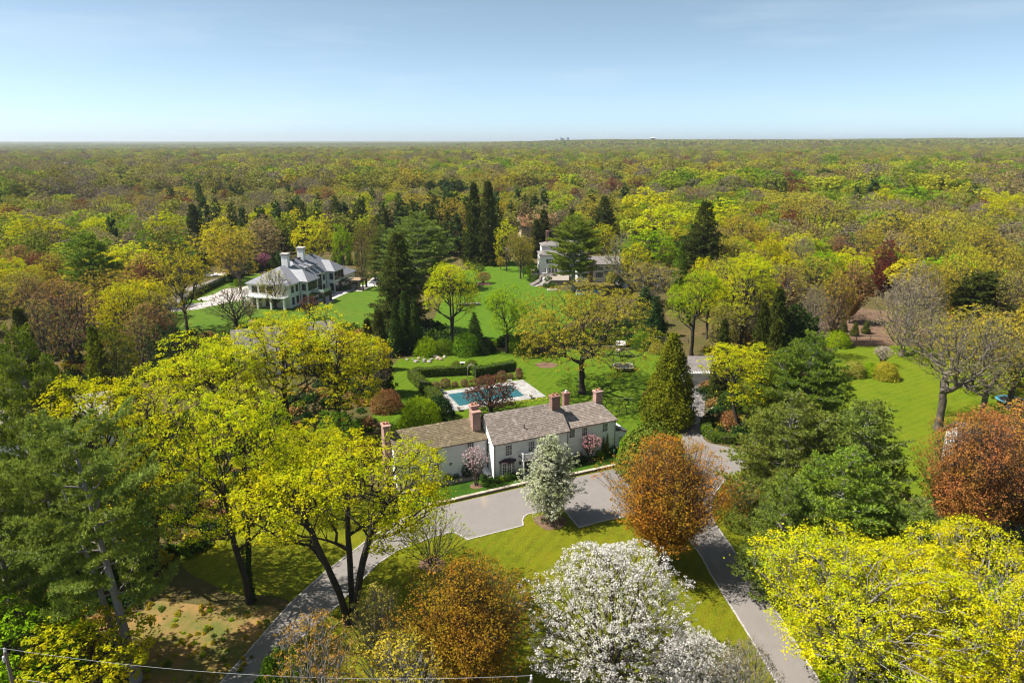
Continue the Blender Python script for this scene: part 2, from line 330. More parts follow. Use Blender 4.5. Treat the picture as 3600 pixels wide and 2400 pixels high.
def broadleaf(key, seed, H=20, Rx=8, z0=5, N=900, m=16, spread=0.45, size=0.32, bf=0.55, style='lobes', trunks=1, lean=(0, 0), rtip=0.018, ex=0.44,
              up=0.6, puff=True, tipfrac=1.0, nl=12, lr=0.42, power=4.0, prof=None, wob=0.25, kth=7, rmin=0.0, fork=0.45, egg=0.0, flat=0.6, lump=0.16, top=0.75, lift=0.0, extra=0.0, droop=0.0):
    rg = rng(seed)
    pts = lobes(rg, N, Rx, z0, H, nl, lr, power, top, egg) if style == 'lobes' else shell(rg, N, Rx, z0, H, power, lump, prof)
    if droop: pts[:, 2] -= droop*(np.hypot(pts[:, 0], pts[:, 1])/Rx)**2
    Ps = []; off = 0; parts_w = []; tipsP = []
    ang0 = rg.uniform(0, 6.28)
    for tk in range(trunks):
        a = ang0 + tk*2*math.pi/max(1, trunks); tilt = 0.0 if trunks == 1 else rg.uniform(0.16, 0.3)
        hh = np.linspace(0, H*fork*(1.25 if trunks > 1 else 1), 9); tr = np.zeros((9, 3)); tr[:, 2] = hh
        bend = np.cumsum(rg.normal(0, wob*H/90, (9, 2)), 0); bend -= bend[0]
        tr[:, :2] = bend + np.outer(hh/H, np.array(lean)) + np.outer(hh, [math.cos(a)*tilt, math.sin(a)*tilt])*(0.6+0.4*hh[:, None]/H)
        if trunks > 1:
            tr[:, :2] += np.array([math.cos(a), math.sin(a)])*0.22
            mine = pts[np.argmin([[((p[:2]-np.array([math.cos(ang0+q*2*math.pi/trunks), math.sin(ang0+q*2*math.pi/trunks)])*Rx*.45)**2).sum() for q in range(trunks)] for p in pts], 1) == tk]
        else: mine = pts + np.array([lean[0], lean[1], 0])*0.8
        P, par, tips = grow(mine, tr, bf, rg=rg); r, c = radii(par, tips, rtip, ex)
        r[:2] *= [1.5, 1.12]
        parts_w.append((P, par, r)); tipsP.append((P, c))
    VF = []
    for P, par, r in parts_w:
        i = np.arange(1, len(P)); p = par[i]; R1 = r[i]; R0 = np.minimum(r[p], r[i]*1.6+0.01); R0[0] = r[0]
        kp = R1 >= rmin; i, p, R0, R1 = i[kp], p[kp], R0[kp], R1[kp]; th = R1 > 0.055
        if th.any(): VF.append(tubes(P[p[th]], P[i[th]], R0[th], R1[th], kth))
        if (~th).any(): VF.append(tubes(P[p[~th]], P[i[~th]], R0[~th], R1[~th], 3))
    V, F = joinq(VF); wood = mesh_np('trunk_mesh_'+key, V, F, smooth=True)
    C = np.concatenate([P[(c <= 3.0)][2:] for P, c in tipsP]); C = C[C[:, 2] > z0*0.7]
    if tipfrac < 1: C = C[rg.uniform(0, 1, len(C)) < tipfrac]
    cen = np.array([0, 0, z0+(H-z0)*0.4]); out = unit(C-cen)*0.7
    V, F = puffs(rg, C, m, spread*1.25, size, out, up*.8) if puff else leaves(rg, C, m, spread, size, up, out, flat, lift=lift)
    if extra:                                          # loose sprays between the clumps
        k = rg.integers(0, len(C), int(len(C)*extra)); V2, F2 = leaves(rg, C[k]+rg.normal(0, spread*1.8, (len(k), 3)), 4, spread*0.6, size, up, out[k], flat)
        V, F = joinq([(V, F), (V2, F2)])
    crown = mesh_np('crown_mesh_'+key, V, F)
    PROTO[key] = (wood, crown, H, Rx); return PROTO[key]
def needles(rg, C, D, m, length, w, fan=0.9):
    """tufts: m thin needle blades fanning out from each centre about direction D"""
    K = len(C); c = np.repeat(C, m, 0); d = unit(np.repeat(D, m, 0) + rg.normal(0, fan, (K*m, 3)))
    L = length*rg.uniform(0.6, 1.2, (K*m, 1)); s = unit(np.cross(d, rg.normal(0, 1, (K*m, 3))))*w*rg.uniform(.7, 1.3, (K*m, 1))
    V = np.stack([c-s*0.4, c+d*L*0.55+s, c+d*L, c+d*L*0.55-s], 1).reshape(-1, 3)
    return V, np.arange(K*m*4).reshape(-1, 4)
def conifer(key, seed, H=22, Rx=6, z0=4, kind='pine', gap=1.1, nb=5, sub=0.7, m=9, nl=0.5, w=0.06, lean=(0, 0), twin=False, dens=1.0, kth=7, fan=0.8, tilt=None, prof=None, rtrunk=None):
    rg = rng(seed); C = []; D = []; E0 = []; E1 = []; A = []; B = []
    rt = rtrunk or H*0.021
    def trunkat(z): return np.array([lean[0]*(z/H)**1.2, lean[1]*(z/H)**1.2, z])
    if prof is None:
        prof = (lambda t: (1-t)**0.75*0.96+0.06) if kind == 'spruce' else (lambda t: (1-t**2.2)*0.85*(0.72+0.28*min(1, t*3))+0.14)
    z = z0
    while z < H*0.985:
        t = (z-z0)/(H-z0); n = max(3, int(round(nb*(1-0.3*t)))); a0 = rg.uniform(0, 6.28)
        for b in range(n):
            L = Rx*prof(t)*rg.uniform(0.72, 1.15)
            if kind == 'pine' and rg.uniform() < 0.12: continue
            a = a0 + 2*math.pi*b/n + rg.normal(0, 0.22); zz = z + rg.normal(0, gap*0.25)
            el = (0.05+0.75*t*t) if kind == 'pine' else (-0.28+0.7*t)
            if tilt is not None: el = tilt[0]+(tilt[1]-tilt[0])*t
            el += rg.normal(0, 0.07); k = 5; s = np.linspace(0, 1, k+1)
            dx = np.array([math.cos(a), math.sin(a)])
            bend = (0.16 if kind == 'pine' else 0.13)*L
            q = np.zeros((k+1, 3)); base = trunkat(zz); q[:, :2] = base[:2] + np.outer(s*L*math.cos(el), dx); q[:, 2] = zz + s*L*math.sin(el) + bend*s**2.2 - (0.0 if kind == 'pine' else 0.05*L*np.sin(math.pi*s))
            q[1:-1] += rg.normal(0, 0.03*L, (k-1, 3))
            rb = 0.018+0.011*L; rr = rb*(1-0.85*s)
            E0.append(q[:-1]); E1.append(q[1:]); A.append(rr[:-1]); B.append(rr[1:])
            nsub = max(2, int(L/sub*dens)); 
            for j in range(nsub):
                f = 0.22+0.78*(j+rg.uniform(.2, .8))/nsub; x = f*k; i0 = min(k-1, int(x)); pt = q[i0]+(q[i0+1]-q[i0])*(x-i0)
                for sd_ in ((-1, 1) if kind != 'spruce' or True else (1,)):
                    ls = (0.18+0.36*(1-f))*L*rg.uniform(0.6, 1.2)+0.2
                    aa = a + sd_*rg.uniform(0.6, 1.15); dd = np.array([math.cos(aa), math.sin(aa), (0.18 if kind == 'pine' else -0.35)+rg.normal(0, 0.12)])
                    e = pt + dd*ls
                    E0.append(pt[None]); E1.append(e[None]); A.append(np.array([0.018])); B.append(np.array([0.008]))
                    nt_ = max(2, int(ls/0.42*dens)+1)
                    for g in range(nt_):
                        u = (g+0.7)/nt_; C.append(pt+(e-pt)*u + rg.normal(0, 0.05, 3)); D.append(unit(dd)*0.7+np.array([0, 0, 0.85 if kind == 'pine' else 0.1]))
            C.append(q[-1]); D.append(unit(q[-1]-q[-2])+np.array([0, 0, .4]))
        z += gap*rg.uniform(0.8, 1.2)*(1-0.35*t)
    for g in range(4): C.append(trunkat(H-0.25*g)); D.append(np.array([0, 0, 1.0]))
    tz = np.linspace(0, H*0.97, 14); T = np.array([trunkat(v) for v in tz]); tr = np.maximum(0.02, rt*(1-tz/H)**0.8); tr[0] *= 1.35
    W_ = [tubes(T[:-1], T[1:], tr[:-1], tr[1:], 9)]
    if twin:
        T2 = T*[1, 1, .8] + np.outer(np.minimum(1, tz/4.0), [-1.1, 0.3, 0]) + np.outer(tz/H, [-2.2, 0.6, 0]); W_.append(tubes(T2[:-1], T2[1:], tr[:-1]*.8, tr[1:]*.8, 9))
    E0 = np.concatenate(E0); E1 = np.concatenate(E1); A = np.concatenate(A); B = np.concatenate(B)
    W_.append(tubes(E0, E1, A, B, 4 if kth > 4 else 3))
    V, F = joinq(W_); wood = mesh_np('trunk_mesh_'+key, V, F, smooth=True)
    V, F = needles(rg, np.array(C), np.array(D), m, nl, w, fan); crown = mesh_np('crown_mesh_'+key, V, F)
    PROTO[key] = (wood, crown, H, Rx); return PROTO[key]
def plume(key, seed, H=12, Rx=4, z0=0.5, N=1500, m=10, spread=0.25, size=0.3, prof=None, lump=0.1, power=6, up=0.3, trunk=0.2):
    """dense evergreen (cypress, arborvitae, clipped yew) with foliage to the ground"""
    rg = rng(seed); prof = prof or (lambda t: (1-t)**0.8*np.minimum(1, 0.55+t*3)+0.02)
    C = shell(rg, N, Rx, z0, H, power, lump, prof); cen = np.stack([0*C[:, 0], 0*C[:, 0], C[:, 2]-0.3*Rx], 1); out = unit(C-cen)*1.3
    V, F = leaves(rg, C, m, spread, size, up, out, 0.7)
    crown = mesh_np('crown_mesh_'+key, V, F)
    b = MB(); b.tube([(0, 0, -0.1), (0, 0, H*0.5), (0.05, 0, H*0.93)], [trunk, trunk*.7, 0.02], 7); wood = b.mesh('trunk_mesh_'+key)
    PROTO[key] = (wood, crown, H, Rx); return PROTO[key]
TREES = []
def tree(name, cat, label, proto, loc, H=None, width=None, leaf='yellow', bark='bark', rz=None, group=None, parts=('trunk', 'crown'), desc=None):
    wood, crown, h0, r0 = PROTO[proto]; i = len(TREES)
    o = empty(name, label, cat, (loc[0], loc[1], loc[2] if len(loc) > 2 else 0), (i*2.399 if rz is None else rz), group)
    sz = (H or h0)/h0; sx = (width/(2*r0)) if width else sz
    o.scale = (sx, sx, sz)
    a = link(parts[0], wood, o, M[bark]); b = link(parts[1], crown, o, M[leaf])
    TREES.append(dict(o=o, x=loc[0], y=loc[1], H=H or h0, W=width or 2*r0*sz, desc=desc, label=label)); return o
# prototypes ------------------------------------------------------------------
vase = lambda t: np.minimum(1, 0.22+1.15*t)*np.sqrt(np.maximum(0, 1-np.maximum(0, (t-0.55)/0.45)**2))
egg = lambda t: np.minimum(1, 0.45+2.2*t)*np.sqrt(np.maximum(0, 1-np.maximum(0, (t-0.25)/0.75)**1.8))
vasep = lambda t: np.minimum(1, 0.25+1.5*t)*np.sqrt(np.maximum(0, 1-np.maximum(0, (t-0.42)/0.58)**2.4))
ovalp = lambda t: np.minimum(1, 0.35+1.9*t)*np.sqrt(np.maximum(0, 1-np.maximum(0, (t-0.3)/0.7)**2.2))
domep = lambda t: np.sqrt(np.maximum(0, 1-t**2.4))*np.minimum(1, 0.6+1.5*t)
ball = lambda t: np.sqrt(np.maximum(0, 1-(2*t-1)**2))
def build_protos():
    # near trees, each its own mesh
    broadleaf('maple_a', 11, 22, 9.2, 6.5, 1700, 24, 0.52, 0.17, 0.5, trunks=3, nl=15, lr=0.36, extra=0.3, fork=0.42)
    broadleaf('maple_b', 12, 24, 8.0, 7, 1400, 24, 0.52, 0.18, 0.45, trunks=2, nl=13, extra=0.3)
    broadleaf('maple_c', 13, 20, 7.0, 6, 1300, 22, 0.52, 0.19, 0.5, trunks=1, nl=12, extra=0.3)
    broadleaf('maple_d', 14, 16, 8.0, 4, 2000, 32, 0.46, 0.13, 0.6, trunks=1, nl=16, lr=0.38, extra=0.4)
    broadleaf('upright_a', 21, 15, 6.4, 2.2, 2600, 8, 0.22, 0.14, 1.3, 'shell', puff=False, prof=vasep, power=1.6, fork=0.3, lump=0.3, rtip=0.012)
    broadleaf('upright_b', 22, 12, 5.6, 1.6, 2400, 8, 0.2, 0.13, 1.4, 'shell', puff=False, prof=vasep, power=1.6, fork=0.25, lump=0.32, rtip=0.012)
    broadleaf('cherry', 31, 12.5, 7.8, 2.2, 3000, 20, 0.25, 0.115, 0.75, 'shell', prof=domep, power=2.2, trunks=4, fork=0.2, lump=0.2, rtip=0.009)
    broadleaf('pear', 32, 11.5, 3.5, 0.9, 1300, 17, 0.22, 0.13, 1.3, 'shell', prof=egg, power=1.7, fork=0.7, lump=0.3, rtip=0.012, wob=.05)
    broadleaf('dogwood', 33, 5, 2.3, 1.4, 420, 9, 0.14, 0.11, 0.9, 'shell', prof=vase, power=2.2, trunks=3, fork=0.25, rtip=0.012)
    broadleaf('oak', 41, 21, 11.5, 4.5, 2700, 18, 0.40, 0.17, 0.42, nl=18, lr=0.36, power=2.6, fork=0.3, rtip=0.013, ex=0.45, extra=0.3, droop=1.6)
    broadleaf('bare', 42, 21, 9.5, 5, 1700, 9, 0.38, 0.12, 0.42, nl=14, lr=0.38, power=2.2, fork=0.3, rtip=0.017, ex=0.455, trunks=1)
    broadleaf('shrubtree', 43, 6, 3.6, 1.0, 520, 5, 0.2, 0.12, 0.8, 'shell', prof=domep, power=1.8, trunks=4, fork=0.12, rtip=0.009)
    broadleaf('budtree', 44, 7, 3.4, 1.8, 800, 9, 0.2, 0.13, 0.9, 'shell', prof=domep, power=2, fork=0.3, rtip=0.014)
    broadleaf('umbrella', 45, 6, 4.5, 1.5, 800, 14, 0.22, 0.16, 0.6, 'shell', prof=domep, power=2.6, fork=0.25, trunks=3, rtip=0.016)
    conifer('pine_a', 51, 24, 7.6, 9.0, 'pine', 1.9, 5, 0.66, 13, 0.46, 0.055, lean=(-3.2, 0.8), twin=True, dens=1.15, prof=lambda t: (1-t**3.2)*.82*(.7+.3*min(1, t*2.5))+.2)
    conifer('pine_tall', 59, 23, 6.5, 5.0, 'pine', 1.15, 6, 0.7, 13, 0.5, 0.07, prof=lambda t: (1-t**2.6)*.85*(.55+.45*min(1, t*2.5))+.14)
    conifer('pine_b', 52, 17, 6.6, 1.0, 'pine', 0.95, 6, 0.62, 13, 0.44, 0.05)
    conifer('pine_c', 53, 16, 5.6, 1.0, 'pine', 0.95, 6, 0.62, 13, 0.42, 0.05)
    conifer('spruce_a', 54, 25, 5.6, 1.5, 'spruce', 1.0, 7, 0.75, 9, 0.5, 0.07)
    plume('cypress', 61, 15, 5.2, 0.3, 2600, 10, 0.33, 0.28, prof=lambda t: (1-t)**0.72*np.minimum(1, .75+t*2.5)+0.02, lump=.14)
    plume('column', 62, 4, 0.75, 0.1, 420, 8, 0.09, 0.11, lump=0.06)
    plume('cone_tree', 63, 9, 2.2, 0.1, 700, 9, 0.24, 0.24, lump=0.1)
    plume('topiary', 64, 2, 1.15, 0.05, 420, 9, 0.09, 0.11, prof=lambda t: np.sqrt(np.maximum(0, 1-(1.75*t-0.75)**2)), lump=0.03, power=14, trunk=0.06)
    plume('mound', 65, 3, 3.0, 0.05, 900, 9, 0.2, 0.17, prof=lambda t: np.sqrt(np.maximum(0, 1-t**2)), lump=0.07, power=9, trunk=0.1)
    # middle distance, shared by many
    for i, sd_ in enumerate((101, 102, 103)):
        broadleaf('mid_round%d' % i, sd_, 19, 7.2, 4, 620, 15, 0.6, 0.38, 0.5, nl=12+i, lr=0.44, power=6, kth=4, rtip=0.022, extra=0.3)
        broadleaf('mid_open%d' % i, sd_+10, 19, 7.4, 3.5, 800, 10, 0.5, 0.30, 0.6, 'lobes', nl=13+i, lr=.44, power=4, kth=4, rtip=0.022, fork=0.35)
        broadleaf('mid_vase%d' % i, sd_+20, 17, 6.4, 3, 700, 9, 0.42, 0.30, 1.2, 'shell', prof=ovalp, lump=.22, power=2.3, kth=4, rtip=0.022, fork=0.3)
        broadleaf('mid_bare%d' % i, sd_+30, 18, 6.6, 3, 800, 9, 0.45, 0.2, 0.7, 'shell', prof=ovalp, lump=.2, power=2.0, kth=4, rtip=0.026, fork=0.35)
    for i, sd_ in enumerate((141, 142)):
        conifer('mid_pine%d' % i, sd_, 22, 6.0, 5, 'pine', 1.5, 6, 1.0, 9, 0.75, 0.12, kth=3, prof=lambda t: (1-t**3.5)*.85*(0.6+0.4*min(1, t*2.2))+.12)
        conifer('mid_spruce%d' % i, sd_+5, 24, 4.6, 1.5, 'spruce', 1.1, 7, 0.9, 7, 0.7, 0.12, kth=3)
build_protos()
# ------------------------------------------------------------------ terrain, lawns, drives
def hill(x, y):
    r = np.hypot(x, y); a = np.arctan2(x, np.maximum(y, 1))
    far = np.clip((r-900)/1500, 0, 1)
    h = far*(5*np.sin(x/410+1)*np.sin(y/530) + 4*np.sin(x/970)*np.cos(y/760+2))
    h = h + 34*np.exp(-((r-5200)/1500)**2)*np.clip((a+0.12)/0.25, 0, 1) + 16*np.exp(-((r-7600)/1500)**2)*np.clip((a-0.25)/0.3, 0, 1)
    h = h + 14*np.exp(-((r-3400)/700)**2)*np.clip((a+0.2)/0.3, 0, 1)*np.clip(1-(a-0.35)/0.3, 0, 1)
    return h - far*7*np.clip(-a/0.5, 0, 1)
def grid_terrain():
    rr = np.concatenate([[0], np.geomspace(15, 34000, 110)]); na = 180; V = []; 
    for r in rr:
        a = np.linspace(0, 2*np.pi, na, endpoint=False); x = r*np.sin(a); y = r*np.cos(a)
        V.append(np.stack([x, y, np.where(y > 0, hill(x, y), 0)-0.02], 1))
    V = np.concatenate(V); i = np.arange(len(rr)-1)[:, None]*na; j = np.arange(na)[None]; j2 = (j+1) % na
    F = np.stack([i+j2, i+j, i+na+j, i+na+j2], 2).reshape(-1, 4); return mesh_np('ground', V, F, smooth=True)
mg, n, b = nodes('woodland_floor'); b.inputs['Roughness'].default_value = 0.95; b.inputs['Specular IOR Level'].default_value = 0.1
c = lerpc(n, noise(n, 0.11, 5, 0.6, 'World'), (0.07, 0.09, 0.016), (0.17, 0.12, 0.05)); c = lerpc(n, noise(n, 1.2, 6, 0.7, 'World', 0.4, 0.6), c, (0.10, 0.075, 0.03))
n.links.new(c, b.inputs['Base Color']); bump(n, b, noise(n, 3, 6, 0.7, 'World'), 0.6, 0.3)
tag(link('ground', grid_terrain(), None, mg), kind='structure')
def lawnmat(name, a, c_, d, stripes=0.0, ang=0.0, s=0.12):
    m, n, b = nodes(name); b.inputs['Roughness'].default_value = 0.9; b.inputs['Specular IOR Level'].default_value = 0.12
    col = lerpc(n, noise(n, s, 6, 0.62, 'World', 0.36, 0.64), a, c_)
    col = lerpc(n, noise(n, 0.9, 5, 0.7, 'World', 0.45, 0.75), col, d)
    col = lerpc(n, noise(n, 0.35, 6, 0.7, 'World', 0.5, 0.72), col, tuple(x*0.62 for x in a)); col = lerpc(n, noise(n, 2.6, 5, 0.75, 'World', 0.48, 0.7), col, (a[0]*1.9+.02, a[1]*1.2, a[2]*2)); col = lerpc(n, noise(n, 6, 4, 0.75, 'World', 0.38, 0.72), col, tuple(x*0.42 for x in a))
    if stripes:
        g = n.nodes.new('ShaderNodeNewGeometry'); mp = n.nodes.new('ShaderNodeMapping'); mp.inputs['Rotation'].default_value = (0, 0, ang)
        w = n.nodes.new('ShaderNodeTexWave'); w.inputs['Scale'].default_value = 0.22; w.inputs['Distortion'].default_value = 4.5; w.inputs['Detail'].default_value = 2; w.inputs['Detail Scale'].default_value = 0.3
        n.links.new(g.outputs['Position'], mp.inputs[0]); n.links.new(mp.outputs[0], w.inputs['Vector'])
        mu = n.nodes.new('ShaderNodeMath'); mu.operation = 'MULTIPLY'; mu.inputs[1].default_value = stripes; n.links.new(w.outputs['Fac'], mu.inputs[0])
        col = lerpc(n, mu.outputs[0], col, tuple(min(1, x*1.7) for x in a))
    n.links.new(col, b.inputs['Base Color']); bump(n, b, noise(n, 9, 5, 0.75, 'World'), 0.7, 0.08); return m
def chaikin(p, q=0.16, it=2):
    for _ in range(it):
        o = []
        for i in range(len(p)):
            a, c_ = np.array(p[i]), np.array(p[(i+1) % len(p)]); o += [a+(c_-a)*q, a+(c_-a)*(1-q)]
        p = o
    return p
def wobble(p, amp, sd_):
    rg = rng(sd_); return [np.array(q)+np.append(rg.normal(0, amp, 2), 0) for q in p]
def sheet(name, px, z, mat, kind='structure', q=0.2, it=2, edge=0.0, sub=0, **kw):
    p = [G(x, y)[:2] for x, y in px]; p = [np.array([a[0], a[1], z]) for a in p]
    if sub:
        r_ = []
        for i in range(len(p)):
            a, c_ = p[i], p[(i+1) % len(p)]; k = max(1, int(np.linalg.norm(c_-a)/sub)); r_ += [a+(c_-a)*j/k for j in range(k)]
        p = r_
    if edge: p = wobble(p, edge, len(name)*7)
    if it: p = chaikin(p, q, it)
    p = [np.array([a[0], a[1], z]) for a in p]
    me = MB().poly(p).mesh(name)
    if me.polygons[0].normal.z < 0: me.flip_normals()
    return tag(link(name, me, None, mat), kind=kind, **kw)
L_front = lawnmat('grass_front', (0.13, 0.17, 0.004), (0.21, 0.205, 0.006), (0.25, 0.22, 0.015), 0.15, 0.5)
L_house = lawnmat('grass_house', (0.035, 0.115, 0.006), (0.065, 0.15, 0.008), (0.10, 0.15, 0.012))
L_back = lawnmat('grass_back', (0.075, 0.165, 0.004), (0.12, 0.19, 0.006), (0.19, 0.19, 0.015), 0.15, 0.4)
L_far = lawnmat('grass_emerald', (0.065, 0.15, 0.006), (0.10, 0.175, 0.008), (0.14, 0.19, 0.012), 0.4, 0.9)
L_man = lawnmat('grass_mansion', (0.065, 0.15, 0.008), (0.12, 0.175, 0.012), (0.19, 0.2, 0.03), 0.3, 1.2)
L_right = lawnmat('grass_right', (0.11, 0.19, 0.004), (0.18, 0.22, 0.008), (0.22, 0.22, 0.015), 0.13, 1.0)
sheet('front_lawn', [(980,2540),(930,2330),(1050,2180),(1000,2110),(830,2085),(640,2010),(600,1920),(760,1850),(1000,1800),(1300,1760),(1500,1690),(1800,1640),(2250,1540),(2420,1500),(2640,1650),(2680,1800),(2760,1930),(2900,2080),(3050,2300),(3150,2540)], 0.006, L_front, edge=0.5, sub=3)
sheet('house_lawn', [(1390,1772),(1503,1780),(1592,1762),(1834,1706),(1999,1675),(2208,1630),(2290,1585),(2200,1560),(1400,1690)], 0.012, L_house, it=0)
sheet('back_lawn', [(1330,1490),(1290,1400),(1310,1330),(1400,1262),(1560,1245),(1800,1232),(2100,1225),(2330,1235),(2392,1290),(2370,1400),(2395,1470),(2380,1530),(2200,1610),(1800,1640),(1380,1610)], 0.008, L_back, edge=0.4, sub=3)
sheet('far_house_lawn', [(1520,1130),(1570,1010),(1600,962),(1690,928),(1800,915),(1880,930),(1900,1010),(1960,1022),(2100,1022),(2080,1090),(1900,1200),(1620,1215)], 0.006, L_far, edge=0.5, sub=4)
sheet('mansion_lawn', [(590,1110),(640,1050),(760,1010),(905,960),(1000,1000),(1250,1000),(1340,975),(1400,1000),(1380,1130),(1100,1190),(700,1180),(600,1160)], 0.006, L_man, edge=0.4, sub=4)
sheet('right_lawn', [(2920,1230),(2980,1216),(3150,1214),(3400,1235),(3680,1330),(3700,1500),(3700,1650),(3350,1760),(3050,1720),(2960,1520),(2925,1330)], 0.006, L_right, edge=0.4, sub=4)
mulch = plain('mulch_brown', (0.20, 0.115, 0.07), 0.95, (0.12, 0.075, 0.045), 1.5, bmp=0.8, coord='World')
leaflit = plain('leaf_litter', (0.25, 0.145, 0.05), 0.95, (0.10, 0.11, 0.02), 0.3, bmp=0.9, coord='World')
sheet('leaf_litter_ground', [(330,2560),(420,2200),(560,2090),(760,2110),(1000,2150),(1010,2230),(860,2420),(800,2560)], 0.010, leaflit, edge=0.6, sub=2.5)
sheet('woodland_ground', [(2860,1205),(2890,1110),(2960,1075),(3120,1090),(3240,1130),(3300,1200),(3150,1212),(2980,1213)], 0.005, mulch, edge=0.6, sub=5)
M['asphalt'] = plain('asphalt_weathered', (0.245, 0.218, 0.200), 0.9, (0.205, 0.184, 0.170), 0.5, bmp=0.25, coord='World', lo=0.3, hi=0.7)
mm, n, b = MATS['asphalt_weathered'], MATS['asphalt_weathered'].node_tree, MATS['asphalt_weathered'].node_tree.nodes['Principled BSDF']
src = b.inputs['Base Color'].links[0].from_socket; col = lerpc(n, noise(n, 22, 3, 0.8, 'World', 0.3, 0.8), src, (0.17, 0.152, 0.14)); col = lerpc(n, noise(n, 0.22, 4, 0.6, 'World', 0.56, 0.72, (1, 0.25, 1, 0.9)), col, (0.29, 0.235, 0.19)); n.links.new(col, b.inputs['Base Color'])
DRIVE = [(690,2510),(780,2395),(1021,2120),(1142,2011),(1303,1890),(1400,1832),(1503,1787),(1592,1769),(1834,1713),(1999,1682),(2208,1637),(2300,1600),(2370,1570),(2402,1540),(2388,1507),(2413,1440),(2427,1400),(2433,1346),(2493,1346),(2482,1370),(2477,1429),(2474,1485),(2471,1541),(2491,1557),(2602,1580),(2660,1595),(2630,1640),(2545,1690),(2510,1740),(2497,1790),(2512,1838),(2712,2122),(2779,2231),(2882,2398),(2950,2510),
 (2798,2510),(2730,2398),(2621,2213),(2500,2019),(2467,1957),(2396,1860),(2340,1824),(2243,1807),(2115,1832),(2036,1855),(1993,1804),(1972,1781),(1896,1799),(1855,1807),(1837,1830),(1840,1847),(1646,1896),(1641,1899),(1595,1870),(1515,1890),(1406,1930),(1326,1982),(1188,2126),(889,2395),(800,2510)]
sheet('driveway', DRIVE, 0.020, M['asphalt'], q=0.14, it=1)
M['kerbstone'] = isle('kerb_granite', (0.52, 0.49, 0.46), (0.36, 0.33, 0.31))
def kerb(name, px, w=0.17, h=0.075, step=0.30):
    p = [G(x, y) for x, y in px]; rg = rng(len(px)*31); m = MB()
    for a, c_ in zip(p[:-1], p[1:]):
        L = np.linalg.norm(c_-a); k = max(1, int(L/step)); rz = math.atan2(c_[1]-a[1], c_[0]-a[0])
        for j in range(k):
            q = a+(c_-a)*(j+0.5)/k; m.cbox((q[0]+rg.normal(0, .012), q[1]+rg.normal(0, .012), 0.0), L/k*0.93, w*rg.uniform(.85, 1.15), h*rg.uniform(.8, 1.2), rz+rg.normal(0, .05))
    return m.obj(name, M['kerbstone'], kind='structure')
kerb('driveway_kerb', [(690,2510),(780,2395),(1021,2120),(1142,2011),(1303,1890),(1400,1832),(1503,1787)])
kerb('driveway_kerb', [(2243,1807),(2115,1832),(2036,1855),(1993,1804),(1972,1781),(1896,1799),(1855,1807),(1840,1818),(1837,1830),(1840,1847),(1646,1896),(1632,1888),(1595,1870),(1560,1874),(1515,1890),(1406,1930),(1326,1982),(1188,2126),(889,2395),(800,2510)])
kerb('driveway_kerb', [(2243,1807),(2340,1824),(2396,1860),(2467,1957),(2500,2019),(2621,2213),(2730,2398),(2798,2510)])
kerb('driveway_kerb', [(2545,1690),(2510,1740),(2497,1790),(2512,1838),(2712,2122),(2779,2231),(2882,2398),(2950,2510)])
# low stone wall between the house lawn and the court: one capstone after another
M['capstone'] = plain('capstone_tan', (0.50, 0.43, 0.34), 0.85, (0.36, 0.30, 0.23), 1.3, bmp=0.6, rand=0.25)
M['wallstone'] = isle('wall_stone', (0.36, 0.27, 0.20), (0.2, 0.16, 0.13))
def boxmesh(name, sx, sy, sz, j=0.0, sd_=1):
    b_ = MB().box(-sx/2, sx/2, -sy/2, sy/2, 0, sz); rg = rng(sd_)
    b_.V = [tuple(np.array(v)+rg.uniform(-j, j, 3)*(1 if v[2] > 0 else 0)) for v in b_.V]; return b_.mesh(name)
lw = empty('stone_wall', 'long low stone retaining wall with tan capstones along the asphalt court', 'wall')
wp = [G(x, y) for x, y in [(1495,1784),(1592,1764),(1834,1708),(1999,1677),(2208,1632),(2262,1618)]]
body = MB(); caps = [boxmesh('capstone_mesh%d' % k, 0.52+0.08*k, 0.5, 0.10, 0.02, k) for k in range(4)]
rg = rng(5)
for a, c_ in zip(wp[:-1], wp[1:]):
    L = np.linalg.norm(c_-a); rz = math.atan2(c_[1]-a[1], c_[0]-a[0]); k = int(L/0.66); nrm = np.array([-math.sin(rz), math.cos(rz), 0])*0.2
    for j in range(k):
        q = a+(c_-a)*(j+.5)/k+nrm; o = link('capstone', caps[rg.integers(0, 4)], lw, M['capstone']); o.location = (q[0], q[1], 0.27+rg.uniform(-.012, .012)); o.rotation_euler = (0, 0, rz+rg.normal(0, .03)); o.scale = (L/k/(0.52+0.08*int(o.data.name[-1]))*0.97 if o.data.name[-1].isdigit() else 1, 1, 1)
    for row in range(2):
        k = int(L/0.4)
        for j in range(k):
            q = a+(c_-a)*(j+.5+0.3*(row % 2))/k+nrm; body.cbox((q[0], q[1], 0.135*row), L/k*0.96, 0.42+rg.uniform(-.04, .04), 0.132, rz)
body.obj('wall_course', M['wallstone'], lw)
